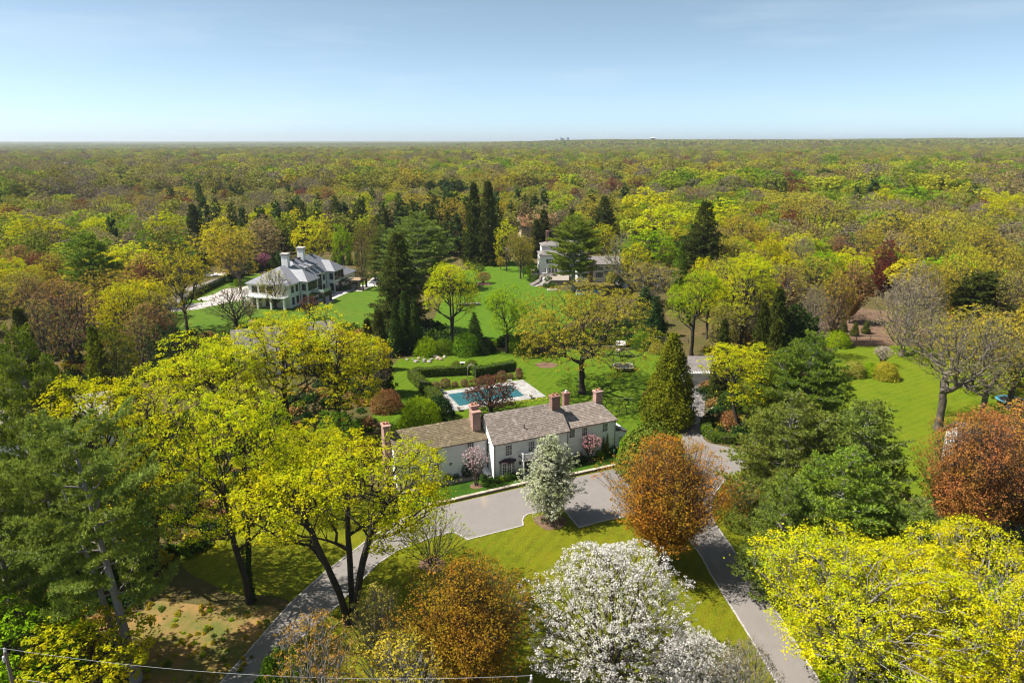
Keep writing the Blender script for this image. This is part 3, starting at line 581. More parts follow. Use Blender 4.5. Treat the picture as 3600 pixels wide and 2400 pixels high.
# ------------------------------------------------------------------ house kit
M['paint'] = plain('white_paint', (0.80, 0.79, 0.78), 0.55, (0.74, 0.735, 0.73), 0.6, spec=0.35)
M['clap'] = plain('white_clapboard', (0.78, 0.765, 0.755), 0.6, (0.70, 0.69, 0.685), 0.7, spec=0.3, rand=0.03)
M['trim'] = plain('white_trim', (0.82, 0.82, 0.81), 0.5, (0.78, 0.78, 0.77), 0.8)
M['glass'] = plain('window_glass', (0.035, 0.036, 0.036), 0.08, (0.10, 0.095, 0.085), 0.9, spec=0.6, lo=0.45, hi=0.6)
M['dark'] = plain('dark_metal', (0.035, 0.03, 0.028), 0.45, spec=0.4)
M['bronze'] = plain('dark_bronze', (0.06, 0.048, 0.042), 0.5, (0.09, 0.07, 0.06))
M['shutter'] = plain('black_shutter', (0.018, 0.018, 0.02), 0.5)
M['gutter'] = plain('brown_gutter', (0.075, 0.045, 0.035), 0.45)
M['copper'] = plain('bay_roof_metal', (0.07, 0.045, 0.05), 0.4, metal=0.3)
M['shake_grey'] = isle('shingle_weathered_grey', (0.42, 0.35, 0.30), (0.19, 0.15, 0.125), var=0.3)
M['shake_brown'] = isle('shingle_weathered_brown', (0.29, 0.23, 0.145), (0.13, 0.10, 0.06), var=0.3)
M['slate'] = isle('slate_blue_grey', (0.29, 0.29, 0.32), (0.21, 0.215, 0.24), rough=0.5, var=0.1, spec=0.4)
M['asph_roof'] = isle('roof_shingle_grey', (0.27, 0.24, 0.225), (0.19, 0.17, 0.165))
M['roofbase'] = plain('roof_underlay', (0.12, 0.10, 0.085), 0.9)
M['stone'] = plain('bluestone', (0.36, 0.34, 0.32), 0.8, (0.27, 0.26, 0.25), 0.5, bmp=0.3, rand=0.22)
M['concrete'] = plain('pale_concrete', (0.60, 0.56, 0.52), 0.85, (0.5, 0.46, 0.43), 0.6)
M['fieldstone'] = isle('field_stone', (0.34, 0.30, 0.26), (0.19, 0.17, 0.15))
def brickmat(name, c1, c2, mortar, s=1.0):
    m, n, b = nodes(name); b.inputs['Roughness'].default_value = 0.9; b.inputs['Specular IOR Level'].default_value = 0.15
    tc = n.nodes.new('ShaderNodeTexCoord'); sp = n.nodes.new('ShaderNodeSeparateXYZ'); ad = n.nodes.new('ShaderNodeMath'); cb = n.nodes.new('ShaderNodeCombineXYZ')
    n.links.new(tc.outputs['Object'], sp.inputs[0]); n.links.new(sp.outputs[0], ad.inputs[0]); n.links.new(sp.outputs[1], ad.inputs[1]); n.links.new(ad.outputs[0], cb.inputs[0]); n.links.new(sp.outputs[2], cb.inputs[1])
    t = n.nodes.new('ShaderNodeTexBrick'); t.inputs['Scale'].default_value = s; t.inputs['Brick Width'].default_value = 0.24; t.inputs['Row Height'].default_value = 0.08; t.inputs['Mortar Size'].default_value = 0.012
    n.links.new(cb.outputs[0], t.inputs['Vector']); t.inputs['Color1'].default_value = (*c1, 1); t.inputs['Color2'].default_value = (*c2, 1); t.inputs['Mortar'].default_value = (*mortar, 1)
    col = lerpc(n, noise(n, 1.6, 5, 0.65), t.outputs['Color'], tuple(x*0.8+0.06 for x in c2)); n.links.new(col, b.inputs['Base Color']); bump(n, b, t.outputs['Fac'], -0.5, 0.02); return m
M['brick'] = brickmat('brick_red', (0.30, 0.12, 0.085), (0.22, 0.10, 0.07), (0.33, 0.26, 0.22))
M['brickpale'] = brickmat('brick_washed', (0.46, 0.25, 0.19), (0.36, 0.19, 0.15), (0.45, 0.36, 0.31))
M['terracotta'] = plain('terracotta', (0.42, 0.19, 0.09), 0.8, (0.3, 0.12, 0.06))
CLAP = MB().add([(0,-0.045,0),(1,-0.045,0),(1,0,0),(0,0,0),(0,-0.012,1),(1,-0.012,1),(1,0,1),(0,0,1)], [(3,2,1,0),(4,5,6,7),(0,1,5,4),(1,2,6,5),(2,3,7,6),(3,0,4,7)]).mesh('clapboard_mesh')
def wallface(parent, p0, p1, z0, topfn, mat='clap', pitch=0.33, name='clapboard', gaps=()):
    """clapboard courses from p0 to p1 (facing right-hand outside), each a board of its own; topfn(s)-> wall top at distance s"""
    p0 = np.array(p0, float); p1 = np.array(p1, float); L = np.linalg.norm(p1-p0); d = (p1-p0)/L; rz = math.atan2(d[1], d[0]); ss = np.linspace(0, L, 61); tp = np.array([topfn(s) for s in ss])
    z = z0
    while z < tp.max()-0.08:
        ok = ss[tp > z+pitch*0.5]
        if len(ok) > 1:
            a, c_ = ok[0], ok[-1]; h = min(pitch, tp.max()-z)
            o = link(name, CLAP, parent, M[mat]); q = p0+d*a; o.location = (q[0], q[1], z); o.rotation_euler = (0, 0, rz); o.scale = (c_-a, 1, h*1.0)
        z += pitch
WINM = {}
def frame_meshes(w, h, cols, rows, trim, sash):
    k = (w, h, cols, rows, trim, sash)
    if k not in WINM:
        f = MB(); t = trim; f.box(-w/2-t, -w/2, -0.10, 0, -t, h+t); f.box(w/2, w/2+t, -0.10, 0, -t, h+t); f.box(-w/2, w/2, -0.10, 0, h, h+t); f.box(-w/2-t*1.25, w/2+t*1.25, -0.16, 0, -t*0.8, 0)
        g = MB(); b = 0.028
        for i in range(1, cols): x = -w/2+w*i/cols; g.box(x-b/2, x+b/2, -0.082, -0.052, 0, h)
        for j in range(1, rows):
            z = h*j/rows; bb = b*2.2 if (sash and j*2 == rows) else b; g.box(-w/2, w/2, -0.085, -0.054, z-bb/2, z+bb/2)
        p = MB().box(-w/2, w/2, -0.056, 0.0, 0, h)
        WINM[k] = (f.mesh('window_frame_mesh'), g.mesh('muntin_mesh'), p.mesh('pane_mesh'))
    return WINM[k]
SHUT = {}
def shutter_mesh(w, h):
    if (w, h) not in SHUT:
        m = MB().box(-w/2, -w/2+.05, -0.10, -0.05, 0, h).box(w/2-.05, w/2, -0.10, -0.05, 0, h); k = int(h/0.12)
        for i in range(k): m.box(-w/2+.05, w/2-.05, -0.09, -0.055, h*i/k, h*(i+.75)/k)
        SHUT[(w, h)] = m.mesh('shutter_mesh')
    return SHUT[(w, h)]
def window(parent, x, y, z, w, h, rz=0.0, cols=3, rows=4, trim=0.13, sash=True, shutters=False, frame='trim', bar='trim', name='window'):
    """window centred at x, sill at z, on a wall whose outside is local -Y turned by rz"""
    f, g, p = frame_meshes(w, h, cols, rows, trim, sash)
    o = link(name, f, parent, M[frame]); o.location = (x, y, z); o.rotation_euler = (0, 0, rz)
    if len(g.polygons): link('muntin_grid', g, o, M[bar])
    link('pane', p, o, M['glass'])
    if shutters:
        for s_ in (-1, 1):
            q = s_*(w/2+trim+0.26); so_ = link('shutter', shutter_mesh(0.5, h), parent, M['shutter']); so_.location = (x+q*math.cos(rz), y+q*math.sin(rz), z); so_.rotation_euler = (0, 0, rz)
    return o
def shingles(parent, A, B, C, D, mat, course=0.27, width=0.32, thick=0.035, seed=1, under=True, name='roof'):
    """roof plane A,B along the eave, C,D along the ridge (C above B): a slab and a cover of lapped shingles"""
    A, B, C, D = [np.array(q, float) for q in (A, B, C, D)]; rg = rng(seed)
    nrm = unit(np.cross(B-A, D-A) if np.linalg.norm(D-A) > 1e-6 else np.cross(B-A, C-A)); nrm = nrm if nrm[2] > 0 else -nrm
    pts = [A, B] + ([C] if np.linalg.norm(C-B) > 1e-6 else []) + ([D] if np.linalg.norm(D-C) > 1e-6 else [])
    base = MB().slab([p for p in pts], 0.14).obj(name, M['roofbase'], parent)
    H_ = max(np.linalg.norm(np.cross(unit(B-A), D-A)), np.linalg.norm(np.cross(unit(B-A), C-A))); nc = max(2, int(H_/course)); V = []; F = []
    for i in range(nc):
        t0, t1 = i/nc, min(1.0, (i+1.35)/nc); l0, r0 = A+(D-A)*t0, B+(C-B)*t0; l1, r1 = A+(D-A)*t1, B+(C-B)*t1; L = np.linalg.norm(r0-l0)
        if L < 0.05: continue
        u = 0.0; cut = [0.0]
        while u < L: u += width*rg.uniform(0.65, 1.35); cut.append(min(u, L))
        if len(cut) > 2 and cut[-1]-cut[-2] < 0.08: cut.pop(-2)
        for s0, s1 in zip(cut[:-1], cut[1:]):
            a0, a1 = s0/L, (s1-0.012)/L; lift = thick*rg.uniform(0.8, 1.5); dz = nrm*lift; e = nrm*0.006; sl = (l0-l1)/np.linalg.norm(l0-l1)*rg.uniform(-.02, .02)
            q = [l0+(r0-l0)*a0+e+sl, l0+(r0-l0)*a1+e+sl, l1+(r1-l1)*a1+e, l1+(r1-l1)*a0+e]; b_ = len(V)
            V += [q[0], q[1], q[0]+dz, q[1]+dz, q[2], q[3]]; F += [(b_, b_+1, b_+3, b_+2), (b_+2, b_+3, b_+4, b_+5), (b_, b_+2, b_+5, b_+5), (b_+1, b_+4, b_+3, b_+3)]
    F = [tuple(dict.fromkeys(f)) for f in F]; m = MB(); m.V = [tuple(v) for v in V]; m.F = F
    o = m.obj('shingle', M[mat], base); o['kind'] = 'stuff'; return base
def chimney(parent, x0, x1, y0, y1, z0, z1, mat='brick', pots=2, name='chimney', cap='brick', pot='terracotta'):
    o = MB().box(x0, x1, y0, y1, z0, z1).obj(name, M[mat], parent)
    MB().box(x0-.07, x1+.07, y0-.07, y1+.07, z1-0.32, z1-0.14).box(x0-.12, x1+.12, y0-.12, y1+.12, z1-0.14, z1+0.02).obj('chimney_cap', M[mat] if cap == 'brick' else M[cap], o)
    for k in range(pots):
        cx = x0+(x1-x0)*(k+.5)/pots; MB().lathe([(0.16, 0), (0.19, .05), (0.15, .12), (0.15, .3), (0.18, .33), (0.11, .34)], (cx, (y0+y1)/2, z1+0.02), 10).obj('chimney_pot', M[pot], o)
    return o
def onplane(px, py, O, rz, yw):                      # photograph pixel -> (x, z) on the wall plane y = yw of a building at O turned by rz
    u = np.array([math.cos(rz), math.sin(rz)]); v = np.array([-u[1], u[0]])
    x = (px-1800)/FPX; y = -(py-1200)/FPX; d = np.array([x, math.cos(PITCH)+y*math.sin(PITCH), -math.sin(PITCH)+y*math.cos(PITCH)])
    t = (yw+np.array(O[:2])@v)/(d[:2]@v); p = d*t; return (p[:2]-np.array(O[:2]))@u, CAMH+p[2]
def onplane_x(px, py, O, rz, xw):                    # same for a side wall x = xw -> (y, z)
    u = np.array([math.cos(rz), math.sin(rz)]); v = np.array([-u[1], u[0]])
    x = (px-1800)/FPX; y = -(py-1200)/FPX; d = np.array([x, math.cos(PITCH)+y*math.sin(PITCH), -math.sin(PITCH)+y*math.cos(PITCH)])
    t = (xw+np.array(O[:2])@u)/(d[:2]@u); p = d*t; return (p[:2]-np.array(O[:2]))@v, CAMH+p[2]
# ------------------------------------------------------------------ the white clapboard house
HO, HR = (-2.5, 89.3), R(24.3)
hs = empty('clapboard_house', 'long white clapboard house with weathered shingle roofs and four brick chimneys by the asphalt court', 'house', (HO[0], HO[1], 0), HR)
EV = 5.25
wall = MB(); wall.box(0, 11.7, 0, 7.0, 0, EV); wall.box(-13.3, -0.003, 2.4, 9.0, 0, EV); wall.box(11.703, 20.3, 0.7, 7.4, 0, EV)
wall.add([(0,0,EV),(0,7,EV),(0,3.5,8.42),(0.2,0,EV),(0.2,7,EV),(0.2,3.5,8.42)], [(0,2,1),(3,4,5),(0,3,5,2),(1,2,5,4)])
wall.add([(11.5,0,EV),(11.5,7,EV),(11.5,3.5,8.42),(11.7,0,EV),(11.7,7,EV),(11.7,3.5,8.42)], [(0,2,1),(3,4,5),(0,3,5,2),(1,2,5,4)])
wall.add([(-13.3,2.4,EV),(-13.3,9,EV),(-13.3,5.7,7.28),(-13.1,2.4,EV),(-13.1,9,EV),(-13.1,5.7,7.28)], [(0,2,1),(3,4,5),(0,3,5,2),(1,2,5,4)])
wall.box(20.303, 22.9, 1.6, 6.6, 0, 2.9)
wall.obj('wall', M['clap'], hs)
wallface(hs, (0, 0), (11.7, 0), 0.25, lambda s: EV-0.25)
wallface(hs, (-13.3, 2.4), (0, 2.4), 0.25, lambda s: EV-0.2)
wallface(hs, (11.7, 0.7), (20.3, 0.7), 2.62, lambda s: EV-0.2); wallface(hs, (11.7, 0.95-.1), (20.3, 0.95-.1), 0.25, lambda s: 2.5)
wallface(hs, (0, 2.4), (0, 0), 0.25, lambda s: EV+(2.4-s)*0.9-.1)
wallface(hs, (0, 7.0), (0, 0), EV+0.12, lambda s: EV-0.1+3.17*(1-abs(s-3.5)/3.5))
wallface(hs, (-13.3, 9), (-13.3, 2.4), 0.25, lambda s: EV-.1+2.0*(1-abs(s-3.3)/3.3))
wallface(hs, (20.3, 0.7), (20.3, 7.4), 2.9, lambda s: EV-0.1); wallface(hs, (20.3, 1.6), (22.9, 1.6), 0.25, lambda s: 2.75, pitch=0.22)
wallface(hs, (22.9, 1.6), (22.9, 6.6), 0.25, lambda s: 2.2, pitch=0.22)
t = MB()                                                       # corner boards, frieze, overhang drop
for x, y in ((0.0, 0.0), (11.62, 0.0), (-13.3, 2.4), (20.22, 0.7)): t.box(x-.07, x+.12, y-.07, y+.1, 0.1, EV-.02)
t.box(0.13, 11.6, -.05, .0, EV-.27, EV-.03); t.box(-13.15, -.08, 2.35, 2.4, EV-.22, EV-.03); t.box(11.75, 20.2, .65, .7, EV-.22, EV-.03); t.box(11.75, 20.2, .62, .85, 2.5, 2.62)
t.obj('corner_board', M['trim'], hs)
b_ = MB().box(-13.3, 20.3, 0.86, 7, 0, 0.24).box(0.02, 11.68, -.03, 6, 0, .24).obj('foundation', M['fieldstone'], hs)
shingles(hs, (-0.25,-0.3,5.32), (11.9,-0.3,5.32), (11.9,3.5,8.55), (-0.25,3.5,8.55), 'shake_grey', seed=1)
shingles(hs, (11.9,7.3,5.32), (-0.25,7.3,5.32), (-0.25,3.5,8.56), (11.9,3.5,8.56), 'shake_grey', seed=2)
shingles(hs, (-13.5,2.1,5.3), (-0.02,2.1,5.3), (-0.02,5.7,7.4), (-13.5,5.7,7.4), 'shake_brown', seed=3)
shingles(hs, (-0.02,9.3,5.3), (-13.5,9.3,5.3), (-13.5,5.7,7.41), (-0.02,5.7,7.41), 'shake_brown', seed=4)
shingles(hs, (11.92,0.4,5.35), (20.5,0.4,5.35), (18.9,3.9,7.55), (11.92,3.9,7.55), 'shake_grey', seed=5)
shingles(hs, (20.5,7.4,5.35), (11.92,7.4,5.35), (11.92,3.9,7.56), (18.9,3.9,7.56), 'shake_grey', seed=6)
shingles(hs, (20.52,0.4,5.33), (20.52,7.4,5.33), (18.95,3.9,7.54), (18.95,3.9,7.54), 'shake_grey', seed=7)
shingles(hs, (23.2,1.35,2.55), (23.2,6.8,2.55), (20.34,6.8,3.85), (20.34,1.35,3.85), 'shake_grey', seed=8)
g = MB(); g.tube([(-.25,-.36,5.27),(11.9,-.36,5.27)], .055); g.tube([(-13.5,2.04,5.25),(-.1,2.04,5.25)], .055); g.tube([(11.95,.34,5.3),(20.5,.34,5.3)], .055)
g.obj('gutter', M['gutter'], hs)
for x, y, z in ((0.05, -.1, 5.2), (11.62, -.1, 5.2), (-.12, 2.3, 5.2), (20.2, .6, 5.2)):
    MB().tube([(x, y-.24, z), (x, y-.02, z-.25), (x, y-.02, 0.1)], .045).obj('downspout', M['gutter'], hs)
chimney(hs, -1.75, -0.55, 3.55, 4.5, 0, 9.0, 'brickpale', 0); chimney(hs, -1.55, -0.5, 4.52, 5.5, 0, 9.6, 'brickpale', 2)
chimney(hs, 10.35, 11.65, 2.5, 3.5, 4, 9.85, 'brick', 2)
chimney(hs, 14.3, 15.2, 6.0, 6.8, 4, 8.6, 'brick', 1, pot='trim'); chimney(hs, 18.4, 19.5, 3.4, 4.4, 4, 9.1, 'brickpale', 2)
chimney(hs, -14.25, -13.36, 4.8, 6.3, 0, 8.6, 'brickpale', 2)
for px, py, w, h in ((1452.5,1609,.95,1.3),(1530,1595,.95,1.3),(1654,1571,.95,1.3),(1459,1657,.95,1.25),(1532,1645,.95,1.25),(1655,1623,.95,1.25)):
    x, z = onplane(px, py, HO, HR, 2.36); window(hs, x, 2.4, z-h/2, w, h)
for px, py, w, h in ((1788,1582,.95,1.5),(1868,1567.6,.95,1.5),(1947,1544,.95,1.5)):
    x, z = onplane(px, py, HO, HR, -.05); window(hs, x, 0, z-h/2, w, h)
for px, py, yw, h in ((2011,1523,.7,1.25),(2055,1516,.7,1.25),(2127,1501.5,.7,1.25),(2029,1569,.85,1.2),(2109,1552,.85,1.2)):
    x, z = onplane(px, py, HO, HR, yw-.05); window(hs, x, yw, z-h/2, .9, h)
x, z = onplane(2183.5, 1541, HO, HR, 1.55); window(hs, x, 1.6, z-.35, .7, .7, rows=2, cols=3)
x, z = onplane(2169, 1518, HO, HR, 1.55); MB().box(x-.22, x+.22, 1.5, 1.6, z-.16, z+.16).obj('vent', M['trim'], hs)
for px, py, w, h in ((1704,1513.6,.5,.7),(1717,1572.5,.75,1.5),(1718,1634,.75,1.5)):
    y, z = onplane_x(px, py, HO, HR, -.05); window(hs, 0, y, z-h/2, w, h, rz=-R(90))
x, z = onplane(1584, 1630, HO, HR, 2.36); ov = MB()
for k in range(16):
    a, c_ = 2*math.pi*k/16, 2*math.pi*(k+1)/16
    ov.add([(x+.42*math.cos(a),2.3,z+.36*math.sin(a)),(x+.42*math.cos(c_),2.3,z+.36*math.sin(c_)),(x+.29*math.cos(c_),2.3,z+.24*math.sin(c_)),(x+.29*math.cos(a),2.3,z+.24*math.sin(a)),(x+.42*math.cos(a),2.39,z+.36*math.sin(a)),(x+.42*math.cos(c_),2.39,z+.36*math.sin(c_))], [(0,1,2,3),(1,0,4,5)])
ow = ov.obj('oval_window', M['trim'], hs)
MB().add([(x+.3*math.cos(2*math.pi*k/16), 2.335, z+.25*math.sin(2*math.pi*k/16)) for k in range(16)], [tuple(range(16))]).obj('pane', M['glass'], ow); MB().box(x-.29, x+.29, 2.31, 2.33, z-.015, z+.015).box(x-.1, x-.08, 2.31, 2.33, z-.2, z+.2).box(x+.08, x+.1, 2.31, 2.33, z-.2, z+.2).obj('muntin_grid', M['trim'], ow)
# bay of five lights under a curved metal roof
bx, bz = onplane(1788, 1641, HO, HR, -.5); bz0 = 0.55
bay = MB().prism([(bx-1.15,0),(bx-.95,-.5),(bx-.4,-.72),(bx+.4,-.72),(bx+.95,-.5),(bx+1.15,0)], bz0-.1, bz0).obj('bay_window', M['trim'], hs)
bp = [(bx-1.13,0),(bx-.95,-.46),(bx-.36,-.68),(bx+.36,-.68),(bx+.95,-.46),(bx+1.13,0)]
for (ax, ay), (cx, cy_) in zip(bp[:-1], bp[1:]):
    L = math.hypot(cx-ax, cy_-ay); window(hs, (ax+cx)/2, (ay+cy_)/2, bz0+.02, L-.12, 1.75, math.atan2(cy_-ay, cx-ax), 2, 4, 0.05, False)
m = MB(); k = 9; ring = [[(bx+1.35*math.cos(math.pi*(1+j/k))*s, .0+.98*math.sin(math.pi*(1+j/k))*s if 0 < j < k else 0.0, bz0+1.86+zz) for j in range(k+1)] for s, zz in ((1, 0), (1, .06), (.6, .3), (.12, .42))]
for i in range(3):
    for j in range(k): m.add([ring[i][j], ring[i][j+1], ring[i+1][j+1], ring[i+1][j]], [(0,1,2,3)])
m.add(ring[0], [tuple(range(k+1))]); m.obj('bay_roof', M['copper'], bay)
# entrance porch with balcony rail
ex = 4.95; po = MB().box(ex-1.15, ex+1.35, -1.5, -.05, 2.55, 2.85).obj('porch', M['trim'], hs)
for x in (ex-1.0, ex+1.2): MB().tube([(x, -1.35, .15), (x, -1.35, 2.55)], .11, 10).obj('column', M['trim'], po)
rl = MB().box(ex-1.1, ex+1.3, -1.48, -1.42, 3.55, 3.63).box(ex-1.1, ex-1.04, -1.42, -.05, 3.55, 3.63).box(ex+1.24, ex+1.3, -1.42, -.05, 3.55, 3.63)
for k in range(17): x = ex-1.05+2.3*k/16; rl.box(x-.02, x+.02, -1.47, -1.43, 2.85, 3.55)
for k in range(9): y = -1.4+1.3*k/8; rl.box(ex-1.09, ex-1.05, y-.02, y+.02, 2.85, 3.55)
rl.box(ex-1.17, ex-1.03, -1.52, -1.38, 2.85, 3.8).box(ex+1.23, ex+1.37, -1.52, -1.38, 2.85, 3.8); rl.obj('balcony_rail', M['trim'], po)
MB().box(ex-1.2, ex+1.4, -1.56, -.05, 2.853, 2.89).obj('porch_roof', M['copper'], po)
MB().box(ex-.45, ex+.65, -.07, 0, .2, 2.35).obj('door', M['bronze'], hs); MB().box(ex-1.2, ex+1.4, -1.7, -.04, 0, .17).obj('doorstep', M['stone'], hs)
x, z = onplane(1828, 1627, HO, HR, -.1); la = MB().box(x-.11, x+.11, -.3, -.08, z-.2, z+.15).lathe([(.17, 0), (.03, .16)], (x, -.19, z+.15), 6).box(x-.03, x+.03, -.1, 0, z, z+.3).obj('wall_lantern', M['dark'], hs)
MB().tube([(5.1, 1.0, 6.5), (5.1, 1.0, 7.05)], .07).obj('vent_pipe', M['dark'], hs)
MB().add([(-1.0,2.38,.9),(-.05,2.38,.9),(-1.0,.5,.15),(-.05,.5,.15),(-1.0,2.38,0),(-.05,2.38,0),(-1.0,.5,0),(-.05,.5,0)], [(0,2,3,1),(0,4,6,2),(1,3,7,5),(2,6,7,3)]).obj('cellar_hatch', M['paint'], hs)
# ------------------------------------------------------------------ garage, pool terrace, hedges, garden things
M['asph_dark'] = plain('asphalt_shingle', (0.16,0.14,0.13), 0.9, (0.22,0.2,0.185), 1.2)
gx0, gx1 = G(2434, 1348)[0], G(2493, 1348)[0]; gy = G(2434, 1348)[1]
ga = empty('garage', 'small white garage with grey roof and pergola beam at the drive end', 'garage', ((gx0+gx1)/2, gy, 0))
gw = (gx1-gx0)+2.6; gd = 7.0
wl = MB().box(-gw/2, gw/2, 0, gd, 0, 2.6)
for y in (0, gd-.12): pass
for x in (-gw/2, gw/2-.12): wl.add([(x,0,2.6),(x,gd,2.6),(x,gd/2,4.5),(x+.12,0,2.6),(x+.12,gd,2.6),(x+.12,gd/2,4.5)], [(0,2,1),(3,4,5),(0,3,5,2),(1,2,5,4)])
wl.obj('wall', M['paint'], ga)
shingles(ga, (-gw/2-.2,-.35,2.5), (gw/2+.2,-.35,2.5), (gw/2+.2,gd/2,4.6), (-gw/2-.2,gd/2,4.6), 'asph_roof', 0.3, 0.4, 0.02, 31)
shingles(ga, (gw/2+.2,gd+.35,2.5), (-gw/2-.2,gd+.35,2.5), (-gw/2-.2,gd/2,4.61), (gw/2+.2,gd/2,4.61), 'asph_roof', 0.3, 0.4, 0.02, 32)
dr = MB()
for k in range(4): dr.box(-1.35, 1.35, -.06, -.01, .05+.52*k, .05+.52*k+.49)
dr.obj('garage_door', M['paint'], ga); MB().box(-1.5, -1.36, -.08, 0, 0, 2.2).box(1.36, 1.5, -.08, 0, 0, 2.2).box(-1.5, 1.5, -.08, 0, 2.14, 2.3).obj('door_frame', M['trim'], ga)
pg = MB().box(-gw/2, gw/2, -1.15, -1.02, 2.35, 2.55).box(-gw/2, gw/2, -.5, -.4, 2.35, 2.5); 
for x in (-gw/2+.1, gw/2-.1): pg.tube([(x, -1.08, 2.35), (x, -.05, 1.6)], .06, 4)
po_ = pg.obj('pergola', M['trim'], ga); slatm = MB().box(-.035, .035, -1.4, 0.0, 0, .1).mesh('rafter_mesh')
for k in range(12): o = link('rafter', slatm, po_, M['trim']); o.location = (-gw/2+.15+(gw-.3)*k/11, 0, 2.56)
# painted basketball key on the drive
m = MB(); cx, cy_ = G(2436, 1352)[:2]; hoop = np.array([cx, cy_-1.2])
def arc(cx, cy_, r, a0, a1, w=0.09, k=36, z=0.024):
    v = []; 
    for i in range(k+1):
        a = a0+(a1-a0)*i/k; v += [(cx+(r-w/2)*math.cos(a), cy_+(r-w/2)*math.sin(a), z), (cx+(r+w/2)*math.cos(a), cy_+(r+w/2)*math.sin(a), z)]
    m.add(v, [(2*i, 2*i+1, 2*i+3, 2*i+2) for i in range(k)])
c1 = G(2425, 1432); arc(c1[0], c1[1]+2.2, 4.6, -math.pi*.55, math.pi*0.32); arc(c1[0]-.2, c1[1]+3.2, 1.8, -math.pi, 0.0)
m.box(c1[0]-2.0, c1[0]+1.6, c1[1]+3.15, c1[1]+3.24, .0241, .0245)
if True:
    me = m.mesh('court_markings'); o = link('court_markings', me, None, plain('court_paint', (.7,.68,.64), .8, (.5,.48,.46), 3)); tag(o, kind='structure')
# pool
PR = math.atan2(131.7-124.0, 1.9+15.5); PO = G(1575, 1449)
pt = empty('pool_terrace', 'grey bluestone terrace paving around the covered rectangular pool', 'terrace', (PO[0], PO[1], 0), PR)
PW, PD = 19.3, 10.4                                            # along the house, away from the house
MB().box(0, PW, 0, PD, -.2, 0.03).obj('paving_bed', M['concrete'], pt)
IX0, IX1, IY0, IY1 = 3.0, 15.6, 2.2, 8.3
rg = rng(77); PAVE = [boxmesh('paver_mesh%d' % k, 1, 1, 0.035, 0.004, 50+k) for k in range(3)]
yy = 0.0; row = 0
while yy < PD-.05:
    hh = min(rg.choice([.75, .95, 1.1]), PD-yy); xx = 0.0
    if PD-yy-hh < .4: hh = PD-yy
    while xx < PW-.05:
        ww = min(rg.uniform(.9, 1.9), PW-xx)
        if PW-xx-ww < .4: ww = PW-xx
        x0, x1, y0, y1 = xx, xx+ww, yy, yy+hh
        if not (x0 >= IX0-.01 and x1 <= IX1+.01 and y0 >= IY0-.01 and y1 <= IY1+.01):
            segs = [(x0, x1)]
            if y1 > IY0+.2 and y0 < IY1-.2: segs = [(a, c_) for a, c_ in ((x0, min(x1, IX0)), (max(x0, IX1), x1)) if c_-a > .15]
            for a, c_ in segs:
                o = link('paver', PAVE[rg.integers(0, 3)], pt, M['stone']); o.location = ((a+c_)/2, (y0+y1)/2, .03); o.scale = (c_-a-.025, y1-y0-.025, rg.uniform(.8, 1.2))
        xx += ww
    yy += hh; row += 1
M['cover'] = plain('pool_cover_teal', (0.012, 0.085, 0.10), 0.75, (0.02, 0.105, 0.125), 0.6, spec=0.3)
cv = MB(); nx, ny = 13, 7
for i in range(nx):
    for j in range(ny):
        def P_(i, j): x = IX0-.15+(IX1-IX0+.3)*i/nx; y = IY0-.15+(IY1-IY0+.3)*j/ny; return (x, y, .085-.05*math.sin(math.pi*i/nx)*math.sin(math.pi*j/ny))
        cv.add([P_(i, j), P_(i+1, j), P_(i+1, j+1), P_(i, j+1)], [(0,1,2,3)])
pc = empty('pool_cover', 'dark teal mesh safety cover stretched over the rectangular swimming pool', 'pool cover', (PO[0], PO[1], 0), PR)
cv.obj('cover_sheet', M['cover'], pc); sp = MB()
for i in range(1, nx): x = IX0+(IX1-IX0)*i/nx; sp.box(x-.02, x+.02, IY0-.6, IY0-.1, .07, .085); sp.box(x-.02, x+.02, IY1+.1, IY1+.6, .07, .085)
for j in range(1, ny): y = IY0+(IY1-IY0)*j/ny; sp.box(IX0-.6, IX0-.1, y-.02, y+.02, .07, .085); sp.box(IX1+.1, IX1+.6, y-.02, y+.02, .07, .085)
sp.obj('anchor_strap', M['dark'], pc)
M['urn'] = plain('cast_stone_urn', (.5,.46,.4), .85, (.36,.33,.28), 6)
urn_me = MB().lathe([(.22,0),(.24,.08),(.12,.14),(.12,.24),(.3,.4),(.4,.62),(.46,.68),(.42,.7),(.36,.66),(.3,.6)], k=14).mesh('urn_mesh'); soil = MB().lathe([(.05,.58),(.36,.6),(.3,.62)], k=12).mesh('soil_mesh')
for (px, py), lb in zip(((1553,1376),(1792,1342),(1867,1395),(1613,1438)), ('stone urn on the pool paving beside the tan rose bushes', 'stone urn at the pool corner furthest from the house', 'stone urn at the pool corner nearest the tall chimney', 'stone urn at the pool corner beside the lime round shrub')):
    g = G(px, py+6); u_ = empty('garden_urn', lb, 'urn', (g[0], g[1], .065), 0, 'urns round the pool'); link('bowl', urn_me, u_, M['urn']); link('soil', soil, u_, M['roofbase'])
